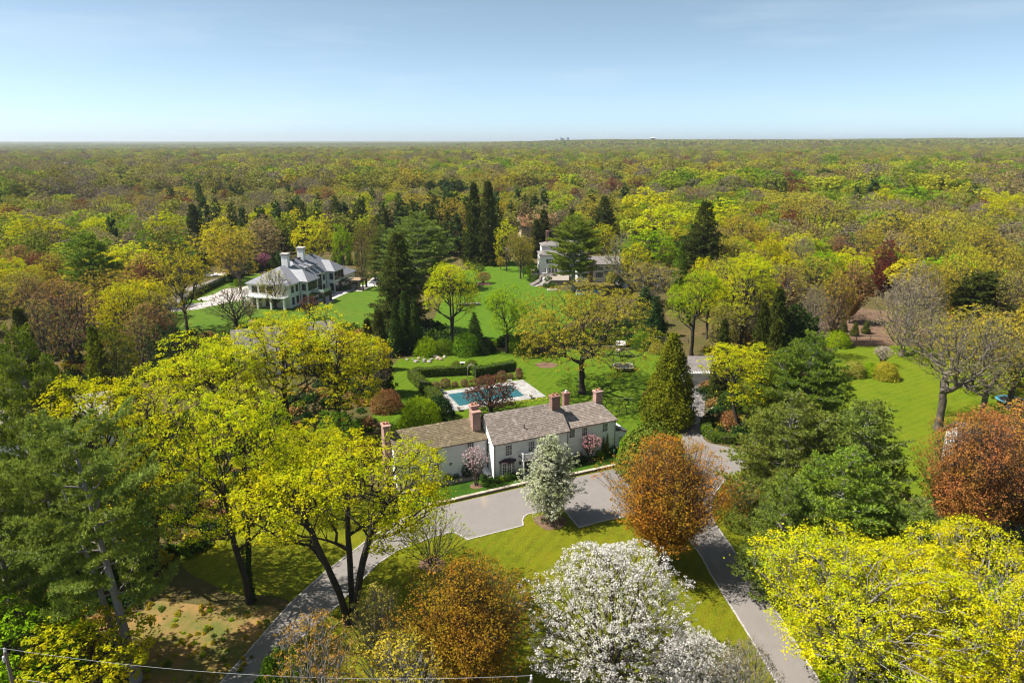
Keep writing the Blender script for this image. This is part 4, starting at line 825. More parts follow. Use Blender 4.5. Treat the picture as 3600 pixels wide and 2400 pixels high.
# hedges -----------------------------------------------------------------
def hedge(label, px, w, h, leaf='hedge', dens=46, size=0.16, seed=1, name='clipped_hedge', group=None, z0=0.0, cat='hedge'):
    p = [G(x, y)[:2] for x, y in px]; rg = rng(seed); C = []; O = []; core = MB(); ws = []
    for a, c_ in zip(p[:-1], p[1:]):
        d = c_-a; L = np.linalg.norm(d); d /= L; nn = np.array([-d[1], d[0]]); rz = math.atan2(d[1], d[0])
        core.cbox((*(a+c_)/2, 0), L+w*.7, w-.25, h-.14, rz)
        for side in range(5):
            area = (L+w*.8)*h if side < 2 else (L+w*.8)*w if side == 2 else w*h; k = int(area*dens)
            s = rg.uniform(-w*.4, L+w*.4, k); z = rg.uniform(0.02, h, k); q = rg.uniform(-w/2, w/2, k)
            if side < 2: q = np.full(k, w/2*(1 if side else -1)); o_ = nn*(1 if side else -1); o3 = [o_[0], o_[1], .25]
            elif side == 2: z = np.full(k, h); o3 = [0, 0, 1.0]
            else: s = np.full(k, -w*.4 if side == 3 else L+w*.4); o3 = [*(d*(-1 if side == 3 else 1)), .2]
            C.append(np.stack([a[0]+d[0]*s+nn[0]*q, a[1]+d[1]*s+nn[1]*q, z+.06*np.sin(s*1.7)*np.sin(q*2)], 1)); O.append(np.tile(np.array(o3)*1.6, (k, 1)))
    V, F = leaves(rg, np.concatenate(C), 2, .06, size, .1, np.concatenate(O), 1.0)
    c0 = (p[0]+p[-1])/2; e = empty(name, label, cat, (c0[0], c0[1], z0), 0, group); off = np.array([c0[0], c0[1], 0])
    core.V = [tuple(np.array(v)-off) for v in core.V]; core.obj('branches', M['bark_dark'], e); link('foliage', mesh_np('hedge_leaves', V-off, F), e, M[leaf]); return e
hedge('clipped hedge running from the tan rose bushes towards the lime shrub', [(1452,1333),(1540,1420)], 1.8, 1.9, seed=3)
hedge('dark fronted clipped hedge behind the tan rose bushes, left of the arch', [(1462,1324),(1640,1315)], 1.5, 1.8, seed=4)
hedge('clipped hedge right of the rustic garden arch', [(1674,1322),(1800,1300)], 1.6, 1.9, seed=5)
hedge('low clipped boxwood hedge at the bend of the side drive', [(2479,1500),(2484,1528),(2515,1550),(2570,1556)], 1.5, 1.3, seed=6)
# rustic arch between the hedges
g0, g1 = G(1649, 1330), G(1667, 1332)
ar = empty('garden_arch', 'weathered rustic wooden arch in the gap of the pool hedge', 'arch', tuple((g0+g1)/2)); hw = np.linalg.norm(g1-g0)/2+.25
for s_ in (-1, 1):
    po_ = MB().tube([(s_*hw, 0, 0), (s_*hw*1.02, .02, 1.2), (s_*hw, 0, 2.1)], .07, 6).tube([(s_*hw, .55, 0), (s_*hw, .55, 2.1)], .07, 6)
    for k in range(5): po_.tube([(s_*hw, 0, .3+.38*k), (s_*hw, .55, .5+.36*k)], .035, 5)
    po_.obj('post', M['bark_grey'], ar)
to = MB(); rg = rng(3)
for y in (0, .55): to.tube([(hw*math.cos(a), y, 2.1+.75*math.sin(a)) for a in np.linspace(0, math.pi, 9)], .06, 6)
for a in np.linspace(.2, math.pi-.2, 8): to.tube([(hw*math.cos(a), -.1, 2.12+.75*math.sin(a)), (hw*math.cos(a)+rg.normal(0, .1), .68, 2.15+.75*math.sin(a)+rg.normal(0, .06))], .035, 5)
to.obj('arch_top', M['bark_grey'], ar)
# rocks: every boulder its own
def rock_mesh(seed):
    rg = rng(seed); me = bpy.data.meshes.new('rock_mesh'); import bmesh; bm = bmesh.new(); bmesh.ops.create_icosphere(bm, subdivisions=2, radius=0.5)
    dirs = unit(rg.normal(0, 1, (9, 3))); dd = rg.uniform(.28, .44, 9)
    for v in bm.verts:
        p = np.array(v.co)
        for k in range(9):
            e = p@dirs[k]-dd[k]
            if e > 0: p -= dirs[k]*e
        p[2] = max(p[2]*.75, -.12)+.12; v.co = p+rg.normal(0, .01, 3)
    bm.to_mesh(me); bm.free(); return me
ROCK = [rock_mesh(k) for k in range(5)]
M['rock'] = plain('boulder', (.36,.32,.29), .9, (.22,.195,.18), 2.5, bmp=.6, rand=.25); M['rock2'] = plain('boulder_tan', (.42,.30,.22), .9, (.3,.24,.19), 2.5, bmp=.6, rand=.2)
rk = [(303,175,36,'rock','pale'),(325,200,60,'rock','grey'),(360,205,70,'rock','flat grey'),(390,160,60,'rock2','tan'),(450,145,36,'rock','small'),(470,180,62,'rock','grey'),(468,208,60,'rock','flat'),(545,205,72,'rock','flat grey'),(575,178,60,'rock','grey'),(630,130,80,'rock','long dark'),(672,155,90,'rock2','long tan'),(712,172,70,'rock2','tan'),(765,135,66,'rock','grey'),(322,327,42,'rock2','flat'),(388,327,40,'rock2','flat'),(605,318,44,'rock','round'),(675,303,50,'rock','pointed'),(748,310,40,'rock2','small'),(1000,310,36,'rock2','small'),(1295,285,70,'rock2','tan'),(215,180,50,'rock','pale')]
RL = ['pale', 'leaning grey', 'broad grey', 'upright tan', 'small rounded', 'dark sloping', 'low flat', 'wide flat pale', 'fissured grey', 'long dark', 'long tan', 'smooth tan', 'knobbly grey', '', '', '', '', '', '', '', 'whitish']
for k, (zx, zy, w, mt, d) in enumerate(rk):
    g = G(1380+zx/4.2, 1220+(zy+w*.2)/4.2); sz = width_at(g, w/4.2)*1.25
    lb = RL[k]+' boulder in the rockery at the dark wood edge' if RL[k] else {13: 'leftmost flat stone set in the garden lawn', 14: 'second flat stone from the left in the garden lawn', 15: 'round pale stone in the lawn left of the pointed stone', 16: 'pointed grey stone standing in the garden lawn', 17: 'small tan stone right of the pointed lawn stone', 18: 'small tan stone beside the low yew by the arch', 19: 'tan boulder behind the hedge right of the arch'}[k]
    o = link('boulder', ROCK[k % 5], None, M[mt]); o.location = (g[0], g[1], 0); o.rotation_euler = (0, 0, k*1.7); o.scale = (sz, sz*.8, sz*.75); tag(o, lb, 'rock', 'rocks in the garden')
# stone bench with white top behind the arch
g = G(1626, 1290); bn = empty('stone_pedestal', 'rough stone pedestal with a pale slab top beyond the arch', 'pedestal', tuple(g)); o = MB().box(-.35, .35, -.25, .25, 0, .95).obj('plinth', M['fieldstone'], bn); bevel(o, .05); MB().box(-.55, .55, -.4, .4, .96, 1.06).obj('slab_top', M['concrete'], bn)
# trampoline with net
g = G(2194, 1306); tr_ = empty('trampoline', 'black oval backyard trampoline with safety net on the lawn', 'trampoline', (g[0], g[1]+1.2, 0))
M['net'] = plain('black_net', (.02,.02,.022), .8); M['mat'] = plain('trampoline_mat', (.03,.03,.034), .7); M['pad'] = plain('trampoline_pad', (.62,.6,.58), .6)
W2, D2 = 2.15, 1.75
def oval(k, s=1.0): a = 2*math.pi*k/40; c_, s_ = math.cos(a), math.sin(a); return (s*W2*math.copysign(abs(c_)**.6, c_), s*D2*math.copysign(abs(s_)**.6, s_))
MB().add([(*oval(k, .9), .92) for k in range(40)], [tuple(range(40))]).obj('jumping_mat', M['mat'], tr_)
rm = MB(); 
for k in range(40):
    a, c_, a1, c1 = oval(k, .9), oval(k+1, .9), oval(k), oval(k+1); rm.add([(*a, .93), (*c_, .93), (*c1, .93), (*a1, .93), (*a1, .8), (*c1, .8)], [(0,1,2,3),(3,2,5,4)])
rm.obj('spring_pad', M['pad'], tr_); lg = MB()
for k in range(0, 40, 5): x, y = oval(k, .97); MB().tube([(x, y, 0), (x, y, .85)], .035, 5).obj('leg', M['dark'], tr_); x, y = oval(k, 1.03); MB().tube([(x, y, .8), (x*1.04, y*1.04, 1.9), (x, y, 2.7)], .025, 5).obj('net_pole', M['dark'], tr_)
nm = MB()
for k in range(40):
    x, y = oval(k); nm.tube([(x, y, .95), (x, y, 2.65)], .006, 3)
for j in range(12):
    z = 1.0+1.6*j/11; nm.tube([(*oval(k), z) for k in range(41)], .006, 3)
nm.obj('safety_net', M['net'], tr_)
# wooden play set behind it
g = G(2180, 1252); ps = empty('play_set', 'weathered wooden play set with slide and swing beam behind the trampoline', 'play set', tuple(g)); M['cedar'] = plain('weathered_cedar', (.45,.37,.31), .8, (.33,.27,.22), 3, stretch=(1,1,6)); M['bluepl'] = plain('blue_plastic', (.03,.08,.3), .5); M['palepl'] = plain('pale_plastic', (.6,.55,.5), .5)
for x in (-.8, .8):
    for y in (-.8, .8): MB().box(x-.06, x+.06, y-.06, y+.06, 0, 2.9).obj('post', M['cedar'], ps)
MB().box(-.9, .9, -.9, .9, 1.4, 1.5).obj('deck', M['cedar'], ps); MB().add([(-1,-1,2.8),(1,-1,2.8),(1,1,2.8),(-1,1,2.8),(-1,0,3.6),(1,0,3.6)], [(0,1,5,4),(2,3,4,5),(0,4,3),(1,2,5)]).obj('canopy', M['palepl'], ps)
sl = MB()
for i in range(8):
    t0, t1 = i/8, (i+1)/8; f = lambda t: (1.0+2.2*t, 1.45*(1-t)**1.2+.12)
    (xa, za), (xb, zb) = f(t0), f(t1); sl.add([(xa,-.3,za),(xb,-.3,zb),(xb,.3,zb),(xa,.3,za),(xa,-.3,za+.2),(xb,-.3,zb+.2),(xb,.3,zb+.2),(xa,.3,za+.2)], [(0,1,2,3),(0,4,5,1),(3,2,6,7)])
sl.obj('slide', M['palepl'], ps); MB().tube([(-.8, 0, 2.4), (-4.2, 0, 2.4)], .07, 6).tube([(-4.2, -.9, 0), (-4.2, 0, 2.45), (-4.2, .9, 0)], .06, 5).obj('swing_beam', M['cedar'], ps)
for x in (-1.8, -3.1): sw = MB().tube([(x-.2, 0, 2.4), (x-.2, 0, .6)], .012, 3).tube([(x+.2, 0, 2.4), (x+.2, 0, .6)], .012, 3).box(x-.25, x+.25, -.1, .1, .56, .6).obj('swing', M['bluepl'], ps)
# small goal, low table, iron fence behind the right wing, lamp post, post-and-rail fence
g = G(2190, 1420); go = empty('play_goal', 'small white and pink football goal frame on the shaded lawn', 'goal', tuple(g)); MB().tube([(-1.6, 0, 0), (-1.6, 0, 1.2), (1.6, 0, 1.2), (1.6, 0, 0)], .03, 5).tube([(1.6, 0, 1.2), (1.9, .7, 0), (1.6, 0, 0)], .025, 5).tube([(-1.6, 0, 1.2), (-1.9, .7, 0)], .025, 5).obj('goal_frame', M['palepl'], go)
def railfence(label, px, h, step, name, mat, rails, post=.05, pick=0, cat='fence'):
    p = [G(x, y)[:2] for x, y in px]; e = empty(name, label, cat, (*p[0], 0)); pm = MB().box(-post, post, -post, post, 0, h).mesh('post_mesh'); rm = MB().box(0, 1, -.03, .03, -.05, .05).mesh('rail_mesh'); km = MB().box(-.012, .012, -.012, .012, 0, h*.9).mesh('picket_mesh')
    for a, c_ in zip(p[:-1], p[1:]):
        L = np.linalg.norm(c_-a); k = max(1, round(L/step)); rz = math.atan2(c_[1]-a[1], c_[0]-a[0])
        for j in range(k):
            q = a+(c_-a)*j/k-p[0]; o = link('post', pm, e, M[mat]); o.location = (*q, 0); o.rotation_euler = (0, 0, rz)
            for r_ in rails: o = link('rail', rm, e, M[mat]); o.location = (*q, h*r_); o.rotation_euler = (0, 0, rz); o.scale = (L/k, 1, 1 if not pick else .5)
            for s_ in range(pick): w_ = q+(c_-a)/k*(s_+1)/(pick+1); o = link('picket', km, e, M[mat]); o.location = (*w_, 0)
    o = link('post', pm, e, M[mat]); o.location = (*(p[-1]-p[0]), 0); return e
railfence('black iron fence behind the right wing of the clapboard house', [(2150,1468),(2178,1462),(2225,1450),(2290,1442)], 1.25, 1.9, 'iron_fence', 'dark', (.15, .9), .04, 9)
M['oldwood'] = plain('old_grey_wood', (.27,.24,.22), .9, (.17,.15,.14), 2, stretch=(1,1,5))
railfence('grey post and rail fence along the bark path behind the cypress', [(2270,1203),(2340,1204),(2420,1206)], 1.4, 2.6, 'rail_fence', 'oldwood', (.4, .65, .92), .09)
railfence('wire and post fence along the mulch bank beyond the right lawn', [(2960,1200),(3010,1198),(3060,1197),(3120,1200)], 1.3, 2.8, 'bank_fence', 'oldwood', (.9,), .06)
g = G(2157, 1637); lp = empty('lamp_post', 'slim dark green lamp post on the house lawn', 'lamp post', tuple(g)); M['greenmetal'] = plain('dark_green_metal', (.03,.07,.045), .5)
MB().tube([(0, 0, 0), (0, 0, .3), (0, 0, 2.1)], [.07, .045, .04], 8).obj('post', M['greenmetal'], lp); MB().lathe([(.07, 2.1), (.13, 2.2), (.16, 2.5), (.2, 2.52), (.03, 2.68)], k=6).obj('lantern', M['greenmetal'], lp)
# utility poles and wires at the bottom edge
M['poleM'] = plain('utility_pole_wood', (.25,.2,.16), .9, (.17,.135,.11), 3, stretch=(3,3,.5)); M['wire'] = plain('cable_grey', (.36,.36,.38), .5); M['porc'] = plain('porcelain', (.7,.7,.72), .3)
pa, pb = G(18, 2290, 9.5), G(1868, 2385, 9.2)
for (p, nm_) in ((pa, 'wooden utility pole at the frame corner below the yellow bush'), (pb, 'wooden utility pole top beside the white cherry')):
    u_ = empty('utility_pole', nm_, 'utility pole', (p[0], p[1], 0)); MB().tube([(0, 0, 0), (0, 0, p[2])], [.16, .12], 8).obj('pole', M['poleM'], u_); MB().lathe([(.09, 0), (.1, .12), (.05, .2), (.08, .3), (.03, .36)], (0, 0, p[2]), 8).obj('insulator', M['porc'], u_); MB().box(-.05, .05, -.05, .05, p[2]-.9, p[2]-.3).lathe([(.1, -.9), (.12, -.6), (.1, -.4)], (-.2, 0, p[2]), 8).obj('bracket', M['porc'], u_)
def wire(label, a, c_, sag, r=.014):
    a, c_ = np.array(a), np.array(c_); pts = [a+(c_-a)*t-np.array([0, 0, sag*4*t*(1-t)]) for t in np.linspace(0, 1, 25)]
    return tag(MB().tube(pts, r, 4).obj('power_cable', M['wire']), label, 'cable', 'cables along the road')
ext = np.array([pa[0]-18, pa[1]+.5, 9.5])
wire('upper grey power cable slung between the two utility poles', pa+[0, 0, .3], pb+[0, 0, .3], 1.2); wire('lower grey power cable below the other between the poles', pa-[0, 0, 2.3], pb-[0, 0, 2.3], 1.3, .02)
wire('grey power cable leaving the corner pole out of frame', ext+[0, 0, .3], pa+[0, 0, .3], .5)
# ------------------------------------------------------------------ slate roofed mansion
MO, MR = (-63.1, 192.4), R(-13)
ma = empty('slate_mansion', 'large white mansion with blue grey slate hip roofs, dormers and two white chimneys', 'house', (MO[0], MO[1], 0), MR)
w = MB(); E2 = 6.7
w.box(-13.2, 0, 0.8, 11, 0, E2); w.box(-12.2, -0.6, 11.01, 32, 0, E2); w.box(-5, 2.4, 6.6, 12.8, 0.01, E2-.01); w.box(-5, 2.2, 23.8, 30.2, 0.01, E2-.01); w.box(-9, 0.6, 32.01, 41.5, 0, 3.6)
w.obj('wall', M['paint'], ma)
def hip(x0, x1, y0, y1, ze, zr, ends=(True, True), axis='y', o=.55, cut=None, seed=0):
    x0 -= o; x1 += o; y0 -= o; y1 += o
    if axis == 'y':
        xm = (x0+x1)/2; h = (x1-x0)/2; a = y0+(h if ends[0] else 0); b_ = y1-(h if ends[1] else 0)
        if cut: a, b_ = cut
        shingles(ma, (x1,y0,ze), (x1,y1,ze), (xm,b_,zr), (xm,a,zr), 'slate', .36, .5, .03, seed+1); shingles(ma, (x0,y1,ze), (x0,y0,ze), (xm,a,zr), (xm,b_,zr), 'slate', .36, .5, .03, seed+2)
        if ends[0]: shingles(ma, (x0,y0,ze), (x1,y0,ze), (xm,a,zr), (xm,a,zr), 'slate', .36, .5, .03, seed+3)
        if ends[1]: shingles(ma, (x1,y1,ze), (x0,y1,ze), (xm,b_,zr), (xm,b_,zr), 'slate', .36, .5, .03, seed+4)
    else:
        ym = (y0+y1)/2; h = (y1-y0)/2; a = x0+o; b_ = x1-h*.95
        shingles(ma, (x0,y0,ze), (x1,y0,ze), (b_,ym,zr), (a,ym,zr), 'slate', .36, .5, .03, seed+1); shingles(ma, (x1,y1,ze), (x0,y1,ze), (a,ym,zr), (b_,ym,zr), 'slate', .36, .5, .03, seed+2)
        shingles(ma, (x1,y0,ze), (x1,y1,ze), (b_,ym,zr), (b_,ym,zr), 'slate', .36, .5, .03, seed+3)
hip(-13.2, 0, 0.8, 14, 6.75, 10.6, (True, False), cut=(7.6, 13.5), seed=50)
hip(-12.4, -0.4, 8.5, 32, 6.8, 11.6, (True, True), cut=(14.0, 26.5), seed=60)
hip(-7, 2.4, 6.6, 12.8, 6.78, 9.6, axis='x', seed=70); hip(-7, 2.2, 23.8, 30.2, 6.78, 9.6, axis='x', seed=75)
hip(-9, 0.6, 32, 41.5, 3.65, 7.0, (False, True), seed=80)
t = MB()
for a in ((-13.7,.25,-13.2,11),(-.1,.3,.45,6.2),(-13.7,.25,.45,.5)): t.box(a[0], max(a[2], a[0]+.1), a[1], max(a[3], a[1]+.1), E2-.12, E2+.02)
t.box(-.6, .0, 12.8, 23.8, E2-.2, E2+.02); t.box(2.4, 2.95, 6.2, 13.3, E2-.14, E2); t.box(2.2, 2.7, 23.3, 30.7, E2-.14, E2); t.obj('soffit', M['trim'], ma)
for cx, cy_, zt in ((-6.4, 10.8, 14.0), (-6.0, 19.3, 14.6)):
    c_ = MB().box(cx-1.0, cx+1.0, cy_-.65, cy_+.65, 9.5, zt-.7).obj('chimney', M['paint'], ma)
    MB().box(cx-1.15, cx+1.15, cy_-.8, cy_+.8, zt-.7, zt-.5).box(cx-1.25, cx+1.25, cy_-.9, cy_+.9, zt-.15, zt).add([(cx-1.2,cy_-.85,zt-.5),(cx+1.2,cy_-.85,zt-.5),(cx+1.2,cy_+.85,zt-.5),(cx-1.2,cy_+.85,zt-.5),(cx-.85,cy_-.55,zt-.15),(cx+.85,cy_-.55,zt-.15),(cx+.85,cy_+.55,zt-.15),(cx-.85,cy_+.55,zt-.15)], [(0,1,5,4),(1,2,6,5),(2,3,7,6),(3,0,4,7)]).obj('chimney_cap', M['concrete'], c_)
for dy in (14.6, 17.6, 20.6):                                    # three dormers on the right-hand slope
    d = MB().box(-4.6, -2.2, dy-.75, dy+.75, 7.6, 9.55).obj('dormer', M['paint'], ma)
    shingles(d, (-1.75,dy-1.1,9.35), (-1.75,dy+1.1,9.35), (-5.3,dy+1.1,10.35), (-5.3,dy-1.1,10.35), 'slate', .36, .5, .03, int(dy*3)); window(d, -2.2, dy, 8.25, .8, .95, R(90), 2, 2, .1, False, frame='trim', bar='bronze')
for y in (13.5, 16.8, 24.5): MB().box(-6.9, -5.5, y, y+1.3, 11.45, 11.75).obj('skylight', M['dark'], ma)
def gw(x, y, z, w_, h, rz, cols=2, rows=2): return window(ma, x, y, z, w_, h, rz, cols, rows, .1, False, frame='bronze', bar='bronze')
Q = R(90)
for y in (7.9, 9.7, 11.5): gw(2.4, y, 4.0, 1.5, 2.3, Q, 2, 3); gw(2.4, y, .3, 1.5, 2.6, Q, 2, 3)
for y in (24.9, 27, 29.1): gw(2.2, y, 4.0, 1.6, 2.3, Q, 2, 3); gw(2.2, y, .3, 1.6, 2.6, Q, 2, 3)
for y in (15.2, 17.4, 19.6): gw(-.6, y, .3, 1.9, 2.9, Q, 2, 3); gw(-.6, y, 3.5, 1.9, 2.8, Q, 2, 3)
gw(-.6, 22, .3, 1.2, 2.5, Q); gw(-.6, 22.2, 4.2, 1.0, 1.6, Q)
for y in (2.4, 4.8): gw(0, y, 4.3, 1.0, 1.7, Q); gw(0, y, .9, 1.0, 1.9, Q)
gw(1.3, 6.6, 4.2, 1.0, 1.7, 0); gw(1.3, 6.6, .8, 1.0, 2.0, 0); gw(1.2, 23.8, 4.2, 1.0, 1.7, 0); gw(1.2, 23.8, .6, 1.1, 2.2, 0); gw(.6, 35, 1, 1.2, 1.5, Q); gw(.6, 38, 1, 1.2, 1.5, Q)
for x in (-11, -8.6, -6.2): gw(x, .8, 4.2, 1.5, 1.7, 0); 
for x in (-10.6, -6.4): gw(x, .8, .4, 2.6, 2.4, 0, 4, 3)
for y in (3, 6, 9): gw(-13.2, y, 4.2, 1.1, 1.7, -Q); gw(-13.2, y, .9, 1.1, 1.9, -Q)
po = MB().box(-13.2, -0.2, -2.0, .79, 3.2, 3.5).obj('porch', M['trim'], ma)
for x in (-12.9, -8.8, -4.6, -.5): MB().box(x-.25, x+.25, -1.9, -1.4, 0, 3.2).obj('column', M['trim'], po)
t = MB(); t.box(-13.25, .05, .74, .8, 3.55, 3.75); t.box(0, .05, .8, 6.6, 3.55, 3.7); t.box(2.4, 2.45, 6.6, 12.8, 3.5, 3.72); t.box(2.2, 2.25, 23.8, 30.2, 3.5, 3.72); t.obj('belt_course', M['trim'], ma)
for x, y in ((.06, 6.4), (-.55, 13.0), (-.55, 23.6)): MB().tube([(x, y, .1), (x, y, E2-.1)], .06, 6).obj('downspout', M['gutter'], ma)
M['tanroof'] = plain('tan_panel', (.42,.29,.17), .7, (.33,.23,.14), .6); M['glassroof'] = plain('glass_roof_panel', (.25,.24,.16), .25, (.2,.19,.13), .8, spec=.5)
def canopy(name, x0, x1, y0, y1, z, split, label):
    o = MB().box(x0, x1, y0, y0+.35, z-.45, z).box(x0, x1, y1-.35, y1, z-.45, z).box(x1-.35, x1, y0+.35, y1-.35, z-.45, z).box(x0, x0+.35, y0+.35, y1-.35, z-.45, z).obj(name, M['bronze'], ma)
    pl = MB().box(0, 1, -.075, .075, 0, .05).mesh('roof_slat_mesh'); n = int((y1-y0-.7)/.2)
    MB().box(x0+.35, split, y0+.35, y1-.35, z-.2, z-.16).obj('glass_panel', M['glassroof'], o)
    for k in range(n): s_ = link('slat', pl, o, M['tanroof']); s_.location = (split+.02, y0+.45+(y1-y0-.9)*k/(n-1), z-.16); s_.scale = (x1-.37-split, 1, 1)
    for x, y in ((x1-.3, y0+.3), (x1-.3, y1-.3)) + (((x0+(x1-x0)*.45, y0+.3), (x0+(x1-x0)*.45, y1-.3)) if name == 'pergola' else ()): MB().box(x-.28, x+.28, y-.28, y+.28, 0, z-.45).obj('pillar', M['bronze'], o)
canopy('portico_canopy', 2.5, 6.6, 8.4, 13.0, 3.3, 4.4, ''); canopy('pergola', 2.4, 8.8, 27.6, 33.5, 3.3, 4.6, '')
rl = MB().box(2.6, 6.5, 8.5, 8.54, 3.3, 4.2).box(6.46, 6.5, 8.54, 13, 3.3, 4.2).obj('glass_railing', plain('clear_railing', (.45,.5,.5), .1, spec=.5), ma)
te = empty('mansion_terrace', 'pale paved terrace beside the slate mansion under its two canopies', 'terrace', (MO[0], MO[1], 0), MR); MB().box(2.41, 6.2, 13, 36, -.1, .06).box(2.42, 7.4, 8, 13, -.1, .062).box(6.2, 9.6, 27, 36, -.1, .061).obj('paving', M['concrete'], te)
def lp(x, y): return (MO[0]+x*math.cos(MR)-y*math.sin(MR), MO[1]+x*math.sin(MR)+y*math.cos(MR))
M['cushion'] = plain('outdoor_cushion', (.62,.6,.57), .9)
for k, (x, y) in enumerate(((7.3, 29.2), (4.6, 31.6))):
    p = lp(x, y); s_ = empty('outdoor_sofa', ('white outdoor sofa at the lawn side of the pergola', 'white outdoor sofa deep under the pergola by the glass doors')[k], 'sofa', (*p, .06), MR+k*1.5, 'seats under the pergola'); MB().box(-1.1, 1.1, -.45, .45, 0.05, .42).obj('seat', M['cushion'], s_); MB().box(-1.1, 1.1, .3, .48, .42, .85).obj('backrest', M['cushion'], s_)
    for a_ in (-1.22, 1.1): MB().box(a_, a_+.12, -.45, .48, .05, .62).obj('armrest', M['cushion'], s_)
p = lp(5.8, 30.6); s_ = empty('outdoor_table', 'low white stone table under the pergola', 'table', (*p, .06), MR); MB().box(-.8, .8, -.5, .5, .34, .42).obj('table_top', M['concrete'], s_); MB().box(-.5, .5, -.3, .3, 0, .34).obj('base', M['concrete'], s_)
# mansion pool, drive, street
def flat(name, label, cat, px, z, t, mat): p = [G(x, y) for x, y in px]; m = MB().prism([q[:2] for q in p], z-t, z); o = m.obj(name, M[mat]); return tag(o, label, cat)
M['paledeck'] = plain('white_pool_deck', (.72,.69,.66), .8, (.64,.61,.58), .5)
pd = empty('pool_deck', 'white paved deck round the covered pool beside the slate mansion', 'pool deck', tuple(G(1330, 990)))
p0, p1, p2, p3 = [G(*q) for q in ((1278,1006),(1400,1006),(1392,968),(1322,966))]; c0 = G(1330, 990)
MB().prism([(q-c0)[:2] for q in (p0, p1, p2, p3)], -.1, .05).obj('paving', M['paledeck'], pd)
M['greycover'] = plain('grey_pool_cover', (.10,.105,.12), .7)
q_ = [G(*q) for q in ((1291,998),(1372,999),(1366,978),(1322,978))]; c_ = empty('pool_cover', 'grey cover over the pool on the white deck', 'pool cover', tuple(c0)); MB().prism([(q-c0)[:2] for q in q_], .052, .1).obj('cover_sheet', M['greycover'], c_)
sheet('mansion_driveway', [(598,1096),(606,1080),(640,1074),(690,1066),(745,1058),(700,1056),(690,1050),(751,1035),(791,1014),(845,1012),(880,1000),(901,988),(930,990),(930,1056),(851,1056),(804,1061),(741,1077),(690,1088),(650,1092)], .02, plain('pale_driveway', (.55,.49,.45), .9, (.46,.41,.38), .35, coord='World'), q=.2, it=1)
sheet('street', [(560,1080),(585,1048),(640,1018),(700,1000),(760,978),(790,980),(745,1000),(690,1022),(650,1050),(610,1085)], .015, M['asphalt'], q=.2)
sheet('street', [(700,962),(840,954),(980,948),(1000,953),(840,962),(720,972)], .015, M['concrete'], q=.2)
sheet('side_lane', [(-60,1240),(100,1215),(230,1180),(330,1160),(345,1172),(240,1200),(120,1240),(-60,1280)], .015, M['asphalt'], q=.2)
# ------------------------------------------------------------------ white house beyond the emerald lawn
BO = (9.7, 238.0); BR = R(3)
bh = empty('shuttered_house', 'rambling white house with black shutters behind the great pine', 'house', (BO[0], BO[1], 0), BR)
w = MB(); w.box(0, 6.4, 0, 9, 0, 8.0); w.box(6.41, 14, 2.5, 10, 0, 7.0); w.box(1.5, 17, 10.01, 17, 0, 9.8); w.box(12, 31.5, -7, 2.49, 0, 6.0); w.obj('wall', M['clap'], bh)
wallface(bh, (0, 0), (6.4, 0), 1.7, lambda s: 7.9, pitch=.45); wallface(bh, (0, 9), (0, 0), 1.7, lambda s: 7.9, pitch=.45); wallface(bh, (12, -7), (31.5, -7), .2, lambda s: 5.9, pitch=.45)
def roofs(x0, x1, y0, y1, ze, zr, seed, o=.4, hipped=True):
    x0 -= o; x1 += o; y0 -= o; y1 += o; ym = (y0+y1)/2; i = (y1-y0)/2 if hipped else 0
    shingles(bh, (x0,y0,ze), (x1,y0,ze), (x1-i,ym,zr), (x0+i,ym,zr), 'asph_roof', .35, .6, .02, seed); shingles(bh, (x1,y1,ze), (x0,y1,ze), (x0+i,ym,zr), (x1-i,ym,zr), 'asph_roof', .35, .6, .02, seed+1)
    if hipped: shingles(bh, (x0,y1,ze), (x0,y0,ze), (x0+i,ym,zr), (x0+i,ym,zr), 'asph_roof', .35, .6, .02, seed+2); shingles(bh, (x1,y0,ze), (x1,y1,ze), (x1-i,ym,zr), (x1-i,ym,zr), 'asph_roof', .35, .6, .02, seed+3)
ym = 4.5
shingles(bh, (-.4,-.4,8.02), (6.8,-.4,8.02), (3.9,4.2,9.2), (2.5,4.2,9.2), 'asph_roof', .35, .6, .02, 90); shingles(bh, (6.8,9.4,8.02), (-.4,9.4,8.02), (2.5,4.2,9.2), (3.9,4.2,9.2), 'asph_roof', .35, .6, .02, 91); shingles(bh, (-.4,9.4,8.02), (-.4,-.4,8.02), (2.5,4.2,9.2), (2.5,4.2,9.2), 'asph_roof', .35, .6, .02, 92); shingles(bh, (6.8,-.4,8.02), (6.8,9.4,8.02), (3.9,4.2,9.2), (3.9,4.2,9.2), 'asph_roof', .35, .6, .02, 93)
shingles(bh, (6.81,2.1,7.02), (14.3,2.1,7.02), (14.3,10,9.2), (6.81,10,9.2), 'asph_roof', .35, .6, .02, 94); roofs(1.5, 17, 10, 17, 9.82, 11.2, 95); roofs(12, 31.5, -7, 2.5, 6.02, 8.0, 99, hipped=False)
chimney(bh, 3.3, 4.3, 13.2, 14.4, 8, 14.6, 'brick', 1); chimney(bh, 15.8, 17.1, -7.7, -6.9, 0, 7.4, 'brick', 0, cap='brick')
for x in (2.6, ): window(bh, x+.7, 0, 5.2, 1.0, 1.5, 0, 2, 4, .1, shutters=True)
for x in (2.2, 3.3, 4.4, 5.5): window(bh, x, 0, 1.9, .75, 1.9, 0, 2, 4, .08, False)
for y in (2.4, 4.4, 6.4): window(bh, 0, y, 5.2, .9, 1.4, -R(90), 2, 4, .1, shutters=False); window(bh, 0, y, 2.2, 1.0, 1.6, -R(90), 2, 4, .1)
